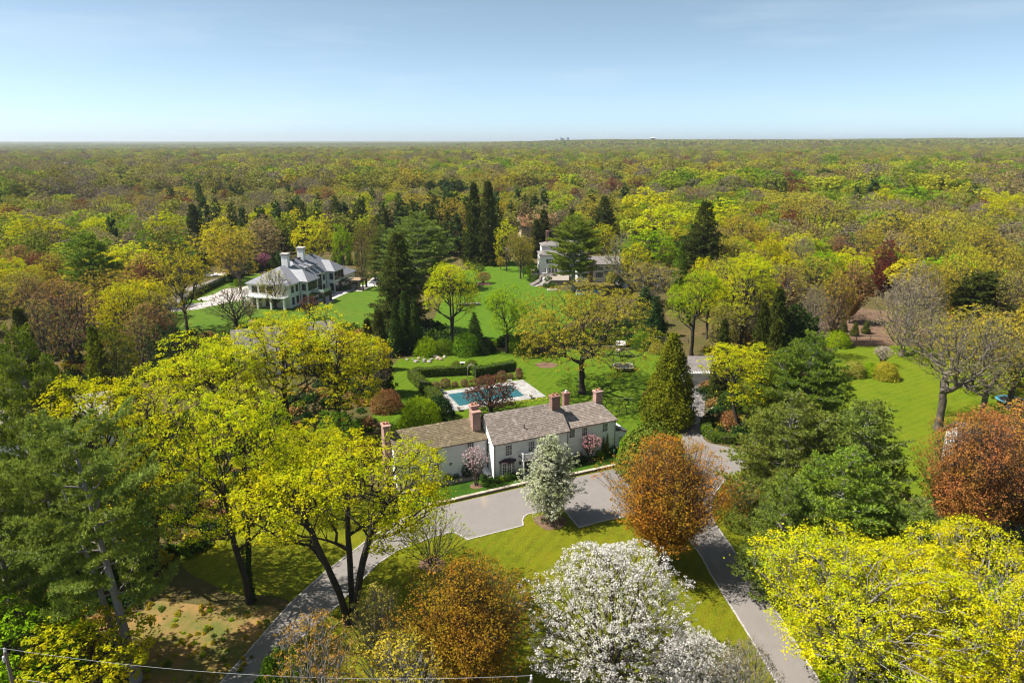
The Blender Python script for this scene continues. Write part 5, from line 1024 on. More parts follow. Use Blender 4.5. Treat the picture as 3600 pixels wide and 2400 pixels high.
for px, py, h_, sh in ((2064,945,1.0,1),(2107,944,1.0,1),(2062,968,1.6,1),(2107,966,1.6,1),(2135,938,1.1,0),(2175,939,1.1,0),(2210,938,1.1,0),(2169,970,1.2,1),(2205,970,1.3,0),(2140,967,1.7,0)):
    x, z = onplane(px, py, BO, BR, -7); window(bh, x, -7, z-h_/2, 1.05, h_, 0, 2, 4, .1, shutters=bool(sh))
for px in (2140, 2205): x, z = onplane(px, 958, BO, BR, -7.4); MB().add([(x-1.6,-7,z+.3),(x+1.6,-7,z+.3),(x+1.6,-8.0,z-.1),(x-1.6,-8.0,z-.1),(x-1.6,-7,z+.1),(x+1.6,-7,z+.1)], [(0,3,2,1),(3,4,5,2),(0,4,3),(1,2,5)]).obj('awning', M['dark'], bh)
tz = 1.6; tp = [G(x, y, tz) for x, y in ((1868,966),(1868,945),(2000,945),(2000,985),(1935,985),(1922,975),(1908,972),(1895,965))]
tr2 = empty('house_terrace', 'raised stone terrace with patio before the shuttered white house', 'terrace', tuple(tp[0])); o0 = np.array([tp[0][0], tp[0][1], 0]); tr2.location = tuple(o0)
MB().prism([(q-o0)[:2] for q in tp][::-1], 0, tz-.08).obj('retaining_wall', M['fieldstone'], tr2); MB().prism([(q-o0)[:2] for q in tp][::-1], tz-.078, tz).obj('paving', plain('terrace_paving', (.33,.28,.23), .9, (.25,.21,.18), .8), tr2)
sa, sb = G(1891, 1004), G(1913, 978, tz); st = empty('garden_steps', 'curving stone steps climbing from the emerald lawn to the terrace', 'steps', (sa[0], sa[1], 0)); n = 9
for k in range(n):
    t = k/(n-1); q = sa+(sb-sa)*t; q[0] += math.sin(t*2.4)*1.4-.6*t; MB().cbox((q[0]-sa[0], q[1]-sa[1], 0), 3.4-.8*t, 2.4, .16+(tz-.16)*t, .5-.7*t).obj('step', M['concrete'], st)
for s_ in (-1, 1):
    m = MB()
    for k in range(n+2):
        t = k/(n+1); q = sa+(sb-sa)*t; q[0] += math.sin(t*2.4)*1.4-.6*t+s_*(1.9-.3*t); m.cbox((q[0]-sa[0], q[1]-sa[1], 0), .5, 2.7, .6+tz*t, .5-.7*t)
    m.obj('side_wall', M['fieldstone'], st)
M['canvas'] = plain('white_canvas', (.78,.77,.74), .9)
for k, (px, py) in enumerate(((1905,960),(1922,972))):
    g = G(px, py, tz); u_ = empty('closed_parasol', ('folded white parasol nearer the shuttered house wall', 'folded white parasol at the head of the stone steps')[k], 'parasol', tuple(g), 0, 'folded parasols on the terrace'); MB().tube([(0, 0, 0), (0, 0, 3.0)], .04, 6).obj('pole', M['oldwood'], u_); MB().lathe([(.12, 1.0), (.28, 1.1), (.24, 1.8), (.12, 2.7), (.02, 3.05)], k=8).obj('canopy', M['canvas'], u_); MB().lathe([(.35, 0), (.3, .1), (.06, .14)], k=10).obj('base', M['concrete'], u_)
g = G(1912, 968, tz); u_ = empty('patio_table', 'pale patio table set between the two folded parasols', 'table', tuple(g)); MB().lathe([(.05, .7), (.75, .72), (.75, .76), (.05, .77)], k=14).obj('table_top', M['canvas'], u_); MB().tube([(0, 0, 0), (0, 0, .7)], .06, 6).obj('leg', M['dark'], u_)
# gardener in a yellow vest: one skinned figure
g = G(1955, 1013); v = [(0,0,.95),(0,0,1.18),(0,.02,1.38),(0,.0,1.5),(0,-.02,1.66),(-.2,.01,1.38),(-.26,-.05,1.1),(-.2,-.25,.95),(.2,.01,1.38),(.27,-.06,1.1),(.22,-.26,.98),(-.1,0,.9),(-.12,-.06,.5),(-.12,.03,.07),(-.12,-.14,.03),(.1,0,.9),(.13,-.02,.5),(.14,.08,.07),(.14,-.08,.03)]
e = [(0,1),(1,2),(2,3),(3,4),(2,5),(5,6),(6,7),(2,8),(8,9),(9,10),(0,11),(11,12),(12,13),(13,14),(0,15),(15,16),(16,17),(17,18)]; rr = [.15,.15,.17,.06,.11,.07,.05,.04,.07,.05,.04,.1,.075,.05,.04,.1,.075,.05,.04]
me = bpy.data.meshes.new('person_mesh'); me.from_pydata(v, e, []); pe = empty('person', 'person in a bright yellow vest standing on the lawn by clipped bushes', 'person', tuple(g), .6)
po = link('body', me, pe, plain('dark_work_clothes', (.03,.035,.05), .9)); sk = po.modifiers.new('skin', 'SKIN')
for i, r_ in enumerate(rr): me.skin_vertices[0].data[i].radius = (r_, r_*.8)
me.skin_vertices[0].data[0].use_root = True; po.modifiers.new('sub', 'SUBSURF').levels = 1; po.modifiers['sub'].render_levels = 1
MB().lathe([(.19, 1.0), (.2, 1.2), (.21, 1.4), (.12, 1.49)], k=12, sy=.75).obj('vest', plain('yellow_vest', (.5,.62,.02), .8), pe); MB().lathe([(.03, 1.58), (.1, 1.64), (.115, 1.72), (.08, 1.82), (.02, 1.85)], k=10).obj('cap', M['dark'], pe)
# pools, low walls near that house
flat('garden_wall', 'low stone wall edging the lawn below the round trees', 'wall', [(1612,1078),(1688,1074),(1688,1070),(1612,1074)], .7, .7, 'fieldstone'); flat('pool_wall', 'pale coping wall at the pool edge by the emerald lawn', 'wall', [(1925,1023),(1960,1023),(1958,1020),(1923,1020)], .4, .4, 'concrete')
flat('retaining_wall', 'pale topped retaining wall running down beside the shuttered house', 'wall', [(2150,990),(2206,1018),(2211,1016),(2155,988)], 1.2, 1.2, 'concrete')
M['water'] = plain('pool_water', (.10,.36,.45), .1, (.14,.44,.52), .6, spec=.5)
po = flat('swimming_pool', 'open blue swimming pool glimpsed through the great oak crown', 'pool', [(2020,1036),(2120,1036),(2115,1018),(2028,1018)], .05, .05, 'water')
# other roofs among the trees ---------------------------------------------
def cottage(label, px, py, L, D, eave, ridge, rz, roofm='asph_roof', wallm='paint', zb=0, chim=None, wins=3, group=None, name='house', shing=True):
    g = G(px, py, zb); h = empty(name, label, 'house', tuple(g), rz, group); w = MB().box(-L/2, L/2, 0, D, 0, eave)
    for x in (-L/2, L/2-.15): w.add([(x,0,eave),(x,D,eave),(x,D/2,ridge-.15),(x+.15,0,eave),(x+.15,D,eave),(x+.15,D/2,ridge-.15)], [(0,2,1),(3,4,5),(0,3,5,2),(1,2,5,4)])
    w.obj('wall', M[wallm], h); c_ = .35 if shing else 1.2; u_ = .5 if shing else 3.0
    shingles(h, (-L/2-.4,-.4,eave), (L/2+.4,-.4,eave), (L/2+.4,D/2,ridge), (-L/2-.4,D/2,ridge), roofm, c_, u_, .03, int(px)); shingles(h, (L/2+.4,D+.4,eave), (-L/2-.4,D+.4,eave), (-L/2-.4,D/2,ridge+.01), (L/2+.4,D/2,ridge+.01), roofm, c_, u_, .03, int(px)+1)
    for k in range(wins):
        x = -L/2+L*(k+.5)/wins; window(h, x, 0, eave-1.9, 1.0, 1.3)
        if eave > 4.5: window(h, x, 0, .9, 1.0, 1.4)
    window(h, -L/2, D/2, eave-1.8, .9, 1.3, -R(90)); window(h, L/2, D/2, eave-1.8, .9, 1.3, R(90))
    if chim: chimney(h, chim-.5, chim+.5, D/2-.4, D/2+.4, eave, ridge+1.4, 'brick', 1)
    return h
M['paleroof'] = isle('pale_shingle', (.5,.45,.40), (.38,.34,.30)); M['orangeroof'] = isle('orange_tile', (.45,.23,.11), (.36,.19,.10)); M['brownroof'] = isle('brown_tile', (.36,.23,.16), (.27,.18,.13)); M['whiteroof'] = plain('white_roof', (.7,.7,.68), .7); M['cream'] = plain('cream_render', (.62,.5,.36), .8)
cottage('pale house with long grey shingle roof half hidden under the left pines', 150, 1625, 19, 9, 4.6, 8.4, R(24), 'paleroof', 'paint', chim=3)
cottage('grey shingled house glimpsed through the three yellow maples', 1020, 1310, 20, 10, 5.0, 9.0, R(24), 'asph_roof', 'paint', chim=-6)
cottage('white house hidden behind the rust red tree at the right edge', 3590, 1720, 15, 8, 4.8, 7.6, R(-14), 'asph_roof', 'paint', chim=2)
cottage('brown tiled house behind the dark red tree beyond the right lawn', 3110, 975, 24, 10, 4.4, 8.4, R(-12), 'brownroof', 'cream', chim=-10)
cottage('house with orange tile roof and tall chimney behind the spruces', 1900, 836, 20, 10, 6.0, 11.0, R(20), 'orangeroof', 'cream', chim=-8, shing=False)
for px, py, L, lb in ((325,798,22,'white gabled house showing above the bare grey trees'),(100,740,18,'low house with dark roof under the lime trees at left'),(30,985,16,'white house behind the golden trees at the left edge'),(330,1040,15,'white walled house under the tall left pine'),(725,690,26,'pale flat roofed building deep in the woods'),(1000,735,16,'white house front behind the brown bare trees'),(1810,745,18,'pale grey house by the pink blossom trees'),(3030,790,15,'grey house gable beside the dark twin pines'),(480,765,20,'white house row behind the lime tree at left')):
    cottage(lb, px, py+30, L, 9, 4.6, 7.6, R((px*37) % 60-30), 'whiteroof' if 'white gabled' in lb or 'flat' in lb else 'asph_roof', 'paint', wins=3, shing=False)
# ------------------------------------------------------------------ trees and shrubs standing where the photograph shows them
DESC = {'yellow':'bright yellow maple','gold':'golden maple','lime':'lime green tree','green':'green leafy tree','olive':'olive budding oak','olive_grey':'grey-olive budding tree','orange':'rust orange maple','rust':'rust red maple','red':'dark red maple','salmon':'salmon brown tree','greybud':'bare grey tree','pine':'green pine','pine_dark':'dark pine','pine_blue':'blue-green pine','spruce':'dark spruce'}
NAMEOF = {'yellow':'maple_tree','gold':'maple_tree','lime':'broadleaf_tree','green':'broadleaf_tree','olive':'oak_tree','olive_grey':'budding_tree','orange':'maple_tree','rust':'red_maple_tree','red':'red_maple_tree','salmon':'budding_tree','greybud':'bare_tree','pine':'pine_tree','pine_dark':'pine_tree','pine_blue':'pine_tree','spruce':'spruce_tree'}
BARKOF = {'olive':'bark','greybud':'twig','salmon':'bark','pine':'bark','pine_dark':'bark_dark','spruce':'bark_dark','red':'bark_dark','gold':'bark'}
def plant(proto, leaf, px, mode, v1, v2, wpx, label=None, name=None, bark=None, rz=None, group=None, parts=('trunk', 'crown'), cat='tree', desc=None):
    if mode == 'b': g = G(px, v1); h = max(.4, height_at(g[1], v2))
    else: g = G(px, v1, v2); h = v2
    w_ = width_at(g, wpx, h*.6) if wpx else None
    return tree(name or NAMEOF.get(leaf, 'broadleaf_tree'), cat, label, proto, (g[0], g[1], 0), h, w_, leaf, bark or BARKOF.get(leaf, 'bark'), rz, group, parts, desc or DESC.get(leaf))
# foreground, left
plant('pine_a','pine_blue',480,'b',2392,1510,570,'great twin trunked white pine leaning over the lower left corner','pine_tree','bark_pine',rz=-0.2)
plant('pine_b','pine',60,'t',1190,27,420,'tall white pine filling the left edge above the twin trunked one','pine_tree','bark_pine',1.0)
plant('pine_b','pine_blue',-70,'t',1640,20,420,'low spreading blue-green pine cut by the left frame edge','pine_tree','bark_pine',2.0)
plant('maple_a','yellow',1236,'b',2190,1455,760,'large bright yellow maple with three dark trunks beside the left drive','maple_tree','bark_dark',0.3)
plant('maple_b','yellow',882,'b',2112,1345,520,'bright yellow maple with an ivy clad trunk left of the drive','maple_tree','bark_dark',1.9)
plant('maple_b','yellow',530,'b',2040,1262,560,'bright yellow maple rising behind the twin trunked pine','maple_tree','bark_dark',4.0)
plant('maple_c','yellow',800,'b',1580,1150,400,'leftmost of the three yellow maples before the grey shingled house','maple_tree','bark_dark',0.4)
plant('maple_b','yellow',1020,'b',1545,1085,330,'middle of the three yellow maples before the grey shingled house','maple_tree','bark_dark',2.2)
plant('maple_c','yellow',1195,'b',1555,1085,390,'rightmost of the three yellow maples before the grey shingled house','maple_tree','bark_dark',5.0)
plant('maple_c','yellow',1080,'b',1790,1480,330,'smaller yellow maple tucked behind the three trunked one','maple_tree','bark_dark',1.0)
plant('mid_round1','yellow',330,'b',2500,2180,420,'yellow green young maple below the twin trunked pine','maple_tree','bark_dark')
plant('mid_round2','lime',130,'b',2480,2100,420,'lime yellow bush tree in the lower left corner behind the pole','broadleaf_tree','bark_dark')
plant('shrubtree','lime',1520,'b',1985,1790,290,'low spreading bare tree with green tips in a mulch ring','small_tree','bark',0.5)
plant('budtree','olive_grey',1340,'b',2350,2060,230,'small rounded yellow green budding tree below the three trunked maple','small_tree','bark_grey',0.5)
plant('upright_b','orange',1655,'b',2440,1980,470,'rust orange maple at the bottom edge left of the white cherry','maple_tree','bark',0.3)
plant('budtree','olive',1420,'b',2560,2250,420,'olive budding tree with pale limbs at the bottom edge','budding_tree','bark_grey',2.0)
plant('mid_bare1','rust',1140,'b',2620,2160,330,'bare pale branched tree hung with red seed clusters','budding_tree','bark_grey',2.5)
plant('mound','green',1010,'b',2470,2290,200,'dark green rounded shrub under the red seeded bare tree','evergreen_shrub','bark',cat='shrub')
plant('cherry','white',2150,'b',2390,1940,640,'great white blossoming cherry at the bottom edge','cherry_tree','bark_dark',0.8)
plant('cherry','white',2440,'b',2520,2235,330,'small thin white blossom tree right of the great cherry','cherry_tree','bark_grey',2.0)
plant('mid_bare2','greybud',2600,'b',2600,2260,260,'leafless twiggy tree at the bottom edge beside the right drive','bare_tree','bark_grey')
plant('upright_a','orange',2335,'b',1985,1540,470,'rust orange maple standing between the lawn and right drive','maple_tree','bark',1.2)
plant('pear','pear',1935,'b',1826,1530,205,'cream white blossoming pear in the peninsula of the court','pear_tree','bark_dark',0.4)
# foreground, right
plant('pine_b','pine',2860,'t',1185,18,330,'tall pointed green pine at the left of the right lawn','pine_tree','bark_pine',0.5)
plant('pine_b','pine_blue',2790,'t',1400,17,430,'broad blue-green pine nearest the right drive','pine_tree','bark_pine',1.5)
plant('pine_c','pine_blue',3060,'t',1420,17,400,'blue-green pine against the lower right lawn','pine_tree','bark_pine',2.5)
plant('pine_c','pine',2985,'t',1600,16,480,'bright green pine in the front of the right pine clump','pine_tree','bark_pine',3.6)
plant('pine_b','pine_blue',3235,'t',1770,12,330,'low grey-green pine beside the rust red tree','pine_tree','bark_pine',0.2)
plant('pine_c','pine_blue',2770,'t',1680,14,300,'drooping blue-green pine at the lower left of the right pine clump','pine_tree','bark_pine',5.5)
plant('pine_c','pine',2760,'t',1240,15,260,'green pine behind the rhododendron at the right of the side drive','pine_tree','bark_pine',4.5)
plant('maple_d','yellow',3080,'t',1880,16,760,'broad bright yellow maple with pale limbs in the lower right corner','maple_tree','bark_grey',0.6)
plant('maple_d','yellow',3540,'t',1865,17,720,'bright yellow maple cut by the lower right frame edge','maple_tree','bark_grey',2.6)
plant('maple_d','yellow',3420,'t',2180,11,560,'lower yellow maple at the very bottom right','maple_tree','bark_grey',4.1)
plant('upright_a','rust',3560,'b',1880,1425,540,'rust red tree before the white house at the right edge','red_maple_tree','bark',3.0)
plant('upright_a','rust',3370,'b',1945,1450,400,'smaller rust red tree left of the one at the right edge','red_maple_tree','bark',5.0)
plant('bare','olive_grey',3300,'b',1510,1040,500,'large nearly leafless tree with dark crooked limbs on the right lawn','bare_tree','bark_limb',0.9)
plant('bare','olive_grey',3445,'b',1465,1120,360,'second nearly leafless tree on the right lawn, nearer the blue trampoline','bare_tree','bark_limb',2.9)
plant('mid_open1','olive',3545,'b',1440,1070,330,'olive budding tree at the right edge above the blue trampoline','oak_tree','bark')
plant('dogwood','palepink',3100,'b',1286,1218,72,'pale pink weeping cherry on the right lawn','cherry_tree','bark_dark')
# beside and behind the house
plant('oak','olive',2048,'b',1382,965,540,'great spreading olive budding oak alone on the back lawn','oak_tree','bark_dark',0.5)
plant('cypress','cypress',2348,'b',1490,1175,200,'large dense yellow green cypress between lawn and side drive','cypress_tree','bark')
plant('maple_b','yellow',2600,'b',1512,1195,310,'yellow maple in the dark trees right of the side drive','maple_tree','bark_dark',3.3)
plant('maple_c','lime',2430,'b',1250,935,200,'bright lime green tree standing behind the garage','broadleaf_tree','bark_dark',1.0)
plant('maple_b','yellow',2600,'b',1262,878,240,'tall yellow green tree right of the garage','maple_tree','bark_dark',1.5)
plant('maple_c','lime',1782,'b',1240,1005,170,'young lime green tree at the wood edge behind the pool hedge','broadleaf_tree','bark_dark',4.0)
plant('maple_b','yellow',1590,'b',1225,905,200,'tall yellow tree between the dark fir and the emerald lawn','maple_tree','bark_dark',5.0)
plant('spruce_a','spruce',1410,'b',1165,815,215,'broad dark fir before the slate mansion pool','fir_tree','bark_dark',0.5)
plant('pine_b','pine_blue',1475,'b',1010,755,300,'huge blue-green pine behind the dark fir','pine_tree','bark_pine',0.7)
plant('pine_b','pine_blue',1350,'b',985,800,160,'blue-green pine at the end of the mansion arborvitae row','pine_tree','bark_pine',2.7)
for px, b_, t_, w_, lb in ((1428,1232,1025,75,'tall dark arborvitae at left of a trio below the dark fir'),(1462,1236,1050,60,'tallest slim arborvitae in the middle of a trio below the fir'),(1668,1190,1098,55,'pointed small evergreen left of the young lime green tree'),(1395,1245,1060,60,'shadowed evergreen leaning on the trio below the fir')):
    plant('cone_tree','arbor',px,'b',b_,t_,w_,lb,'arborvitae','bark',cat='tree')
plant('mid_spruce0','spruce',1345,'b',1385,1085,90,'tall thin ivy hung spruce at the left end of the pool hedge','spruce_tree','bark_dark')
plant('mid_spruce1','spruce',1300,'b',1300,1120,80,'thin dark spruce behind the ivy hung one','spruce_tree','bark_dark')
plant('umbrella','japan',1725,'b',1446,1322,195,'round maroon Japanese maple between house roof and pool','maple_tree','bark_dark')
plant('mound','lime',1480,'b',1500,1402,150,'bright lime rounded shrub behind the brown shingle roof','shrub','bark',cat='shrub')
plant('mound','rhodo',1545,'b',1470,1395,110,'dark rounded rhododendron between lime shrub and pool paving','rhododendron','bark',cat='shrub')
plant('mound','yellowbox',2290,'b',1665,1500,250,'broad olive green rounded shrub at the right end of the house','evergreen_shrub','bark',cat='shrub')
plant('mound','lime',2215,'b',1620,1525,90,'bright green rounded shrub against the lean-to wall','evergreen_shrub','bark',cat='shrub')
plant('dogwood','palepink',1675,'b',1706,1572,100,'pale pink half open dogwood in a mulch ring before the left wing','dogwood_tree','bark')
plant('dogwood','pink',2072,'b',1617,1528,88,'bright pink flowering dogwood before the right wing','dogwood_tree','bark')
plant('topiary','pink',2030,'b',1610,1583,36,'low pink azalea beside the bright pink dogwood','azalea','bark',cat='shrub')
for px, b_, t_, w_, lb in ((1493,1655,1596,22,'slim pointed arborvitae against the left wing'),(2120,1600,1535,16,'left of the two slim arborvitae by the right wing'),(2133,1598,1523,18,'right and taller of the two slim arborvitae by the right wing')):
    plant('column','cypress',px,'b',b_,t_,w_,lb,'arborvitae','bark',cat='tree')
bx_ = [(1573,1688,26,'first clipped ball left of the three below the oval window'),(1589,1687,18,'middle ball of the three below the oval window'),(1604,1682,20,'right ball of the three below the oval window'),(1646,1672,50,'loose dark azalea behind the pale pink dogwood'),(1700,1690,26,'clipped ball left of the cellar hatch'),(1721,1692,24,'clipped ball right of the cellar hatch'),(1747,1695,22,'clipped ball at the front corner of the house'),(1764,1691,18,'small lime ball second from the house corner'),(1785,1688,28,'largest clipped ball below the bay window'),(1805,1683,20,'clipped ball below the right end of the bay'),(1823,1680,26,'clipped ball beside the entrance porch'),(2004,1607,24,'dark clipped ball at the corner of centre and right wing'),(2010,1627,26,'clipped ball in front of that wing corner'),(2040,1628,26,'dark clipped ball under the pink azalea'),(2056,1622,22,'dark clipped ball left of the pink dogwood trunk'),(2118,1609,20,'small lime clipped ball by the two slim arborvitae'),(2105,1603,22,'dark clipped ball behind the small lime one'),(2140,1600,26,'clipped ball right of the two slim arborvitae'),(2156,1592,26,'clipped ball at the right wing corner')]
for k, (px, b_, w_, lb) in enumerate(bx_):
    plant('topiary','lime' if 'lime' in lb else ('rhodo' if 'dark' in lb else 'box'),px,'b',b_,b_-w_*.95,w_,lb,'boxwood_ball','bark',cat='shrub',group='clipped balls along the house front')
for k, (px, b_, w_, lb) in enumerate(((1500,1372,28,'leftmost tan rose bush by the dark hedge'),(1532,1368,30,'second tan rose bush from the left by the dark hedge'),(1566,1362,36,'largest tan rose bush, third from the left'),(1600,1360,22,'fourth and smallest greenish rose bush by the dark hedge'),(1632,1357,28,'tan rose bush just left of the rustic arch'),(1692,1348,26,'tan rose bush just right of the rustic arch'),(1722,1344,28,'tan rose bush hidden behind the maroon maple'),(1765,1333,34,'tall tan rose bush before the right hand hedge'),(1795,1331,22,'low tan rose bush right of the tall one'),(1823,1312,22,'tan rose bush at the end of the right hand hedge'),(1825,1329,26,'last tan rose bush nearest the pool corner'))):
    plant('topiary','rosebush',px,'b',b_,b_-w_*.9,w_,lb,'rose_bush','bark',cat='shrub',group='tan rose bushes along the pool hedge')
plant('topiary','yellowbox',1603,'b',1300,1268,30,'small olive yew just left of the stone pedestal','yew_bush','bark',cat='shrub'); plant('topiary','yellowbox',1657,'b',1296,1266,44,'small olive yew just right of the stone pedestal','yew_bush','bark',cat='shrub')
for k, (px, b_, w_, lf, lb) in enumerate(((1500,1245,90,'lime','lime shrub at the left of the rockery'),(1560,1240,80,'green','green shrub behind the rockery boulders'),(1640,1240,110,'green','broad green shrub right of the rockery'),(1700,1238,80,'rhodo','dark shrub at the wood edge left of the young lime tree'),(1840,1235,110,'green','green shrub at the wood edge right of the young lime tree'),(1900,1235,90,'rhodo','dark shrub behind the left of the great oak'),(2260,1222,90,'green','green shrub behind the play set'),(2310,1240,60,'olive_grey','grey-olive shrub beside the boulders behind the trampoline'),(1360,1440,110,'salmon','brown leafless shrub left of the hedge'),(1330,1400,100,'rhodo','dark rhododendron at the foot of the ivy hung spruce'),(2290,1400,60,'salmon','purple brown shrub left of the cypress'),(2400,1500,60,'greybud','leafless grey shrub at the foot of the cypress'),(2560,1500,90,'salmon','brown twiggy shrub behind the boxwood bend'),(2508,1372,40,'arbor','dark evergreen beside the garage right corner'),(2575,1440,110,'arbor','dark evergreen mass right of the side drive'),(2600,1850,110,'yellowbox','white dotted olive shrub at the court edge'),(2570,1770,90,'orange','orange tinted shrub by the right drive bend'),(3000,1320,80,'olive_grey','grey-olive shrub by the flower bed'),(3060,1320,70,'lime','low lime shrub before the pale pink cherry'),(3110,1330,90,'olive','low olive shrub in the bed below the pale pink cherry'),(2941,1215,90,'lime','lime shrub at the corner of the right lawn'))):
    plant('mound',lf,px,'b',b_,b_-w_*.62,w_,lb,'shrub','bark',cat='shrub')
for px, b_, lb in ((2928,1170,'left small fir on the mulch bank'),(2962,1165,'second small fir on the mulch bank'),(3003,1180,'third small fir on the mulch bank'),(3043,1172,'broadest small fir, right end of the mulch bank'),(607,1170,'tiny dark fir on the mansion lawn edge')):
    plant('cone_tree','spruce',px,'b',b_,b_-48,34,lb,'young_fir','bark_dark',group='young firs on the bank' if px > 2000 else None)
# mansion garden
k = 0; ORD = 'first second third fourth fifth sixth seventh eighth ninth tenth eleventh twelfth thirteenth fourteenth fifteenth sixteenth seventeenth eighteenth nineteenth twentieth'.split()
for i in range(20):
    t = i/19; px, py = 672+(792-672)*t, 1052+(993-1052)*t
    plant('column','arbor',px,'b',py,py-30+4*t,16,ORD[i]+' slim arborvitae from the left in the row above the pale drive','arborvitae','bark',group='arborvitae row above the pale drive')
for px, py, lb in ((641,1066,'lone left slim arborvitae by the drive island'),(653,1064,'second lone slim arborvitae by the drive island')): plant('column','arbor',px,'b',py,py-24,12,lb,'arborvitae','bark')
for i, (px, py) in enumerate(((812,985),(836,972),(860,962),(884,952),(905,948),(930,945),(960,940),(985,930))): plant('cone_tree','arbor',px,'b',py+6,py-46,44,ORD[i]+' bushy evergreen from the left in the screen behind the slate mansion','arborvitae','bark',group='evergreen screen behind the mansion')
for i, (px, py) in enumerate(((1200,930),(1228,932),(1258,935),(1285,935),(1305,938),(1180,920))): plant('cone_tree','hedge',px,'b',py,py-58,30,('first','second','third','fourth','fifth','innermost')[i]+' green conical evergreen right of the mansion roof','arborvitae','bark',group='green cones right of the mansion')
plant('dogwood','magenta',927,'b',955,890,62,'magenta pink blossoming redbud behind the mansion','redbud_tree','bark_dark'); plant('topiary','lime',835,'b',1005,978,24,'small pale yellow shrub on the mansion side lawn','shrub','bark',cat='shrub')
plant('mid_bare0','greybud',830,'b',1150,1005,190,'leafless spreading tree on the mansion lawn','bare_tree','bark'); plant('mid_bare1','gold',970,'b',1085,945,130,'thin golden budding tree before the mansion porch','budding_tree','bark'); plant('mid_bare2','red',1090,'b',1120,1040,80,'small dark red maple by the mansion portico','red_maple_tree','bark_dark')
plant('mid_bare2','salmon',880,'b',1120,1060,60,'small rust brown tree on the mansion lawn','budding_tree','bark')
for k, (px, lb) in enumerate(((1196,'first low clipped ball of the pergola planting'),(1204,'second low clipped ball of the pergola planting'),(1213,'third low clipped ball of the pergola planting'),(1222,'fourth low clipped ball of the pergola planting'),(1253,'low clipped ball under the front pergola pillar'),(1262,'dark low ball right of the front pergola pillar'))): plant('topiary','box',px,'b',1023-k,1012-k,11,lb,'boxwood_ball','bark',cat='shrub',group='balls by the pergola')
# garden of the shuttered house
plant('umbrella','salmon',1699,'b',996,957,60,'flat topped tan umbrella tree in a mulch circle on the emerald lawn','umbrella_tree','bark'); plant('umbrella','hedge',1684,'b',962,927,52,'round clipped green tree behind the tan umbrella tree','clipped_tree','bark'); plant('umbrella','hedge',1652,'b',945,920,46,'low round green tree left of the other clipped tree','clipped_tree','bark'); plant('mid_open2','gold',1760,'b',948,900,36,'small golden budding tree on the emerald lawn','small_tree','bark')
plant('mid_bare0','olive_grey',1824,'b',942,885,44,'small grey-olive tree left of the white pavilion','small_tree','bark'); plant('dogwood','white',1790,'b',920,870,50,'white blossoming tree in the shade of the tall spruces','cherry_tree','bark_dark')
for k, (px, b_, w_, lf, lb) in enumerate(((1864,940,30,'box','tall clipped dome left of the pavilion'),(1846,962,26,'box','clipped dome left of the lime dome'),(1872,972,42,'lime','big lime dome beside the steps'),(1882,990,26,'box','clipped ball above the steps wall'),(1869,999,15,'box','small ball left below the steps wall'),(1860,988,14,'box','small ball beside the emerald lawn left of the steps'),(1927,998,28,'box','largest clipped ball right of the steps'),(1916,1009,15,'box','small ball at the right foot of the steps'),(1929,1010,15,'box','second small ball right of the steps'),(1944,1009,17,'box','third small ball nearest the gardener'),(1950,985,22,'rhodo','dark shrub behind the clipped balls'),(1953,960,16,'lime','small lime ball by the patio'),(2150,992,40,'olive_grey','grey-olive mound at the retaining wall'),(2175,1008,34,'box','dark clipped hedge mound below the retaining wall'))):
    plant('topiary',lf,px,'b',b_,b_-w_*.95,w_,lb,'boxwood_ball','bark',cat='shrub',group='clipped balls round the steps')
plant('pine_tall','pine',2015,'b',1022,765,215,'great layered green pine hiding the middle of the shuttered house','pine_tree','bark_pine',1.3)
plant('mid_bare1','olive_grey',2190,'b',1000,815,165,'pale trunked bare tree before the shuttered house wing','bare_tree','bark_grey'); plant('umbrella','hedge',2172,'b',960,876,66,'round bright green tree showing above the wing roof','clipped_tree','bark')
plant('mid_open1','olive_grey',2300,'t',905,14,190,'grey-olive rounded tree right of the shuttered house','budding_tree','bark_grey'); plant('cone_tree','hedge',2398,'t',850,16,70,'bright green conical evergreen left of the dark tall spruce','arborvitae','bark')
plant('plume_dummy','arbor',0,'b',0,0,0) if False else None
plant('cone_tree','rhodo',2270,'t',1010,10,110,'dark evergreen shrub below the grey-olive rounded tree','evergreen_shrub','bark'); plant('cone_tree','rhodo',2310,'t',1040,10,90,'second dark evergreen between the oak and lime tree','evergreen_shrub','bark')
plant('spruce_a','spruce',2460,'b',1010,705,190,'tall dark spruce before the wide yellow crowns','spruce_tree','bark_dark'); plant('spruce_a','spruce',2120,'b',885,688,120,'dark pointed spruce right above the great layered pine','spruce_tree','bark_dark')
for px, b_, t_, w_, lb in ((1669,925,640,88,'left of the two towering narrow spruces'),(1718,930,634,96,'right of the two towering narrow spruces'),(1910,900,735,75,'dark spruce left of the great layered pine'),(2010,850,734,60,'short dark spruce behind the great layered pine'),(1885,905,770,60,'lower dark spruce beside the red chimney'),(1760,900,810,40,'small dark spruce at the foot of the towering pair')):
    plant('mid_spruce0','spruce',px,'b',b_,t_,w_,lb,'spruce_tree','bark_dark')
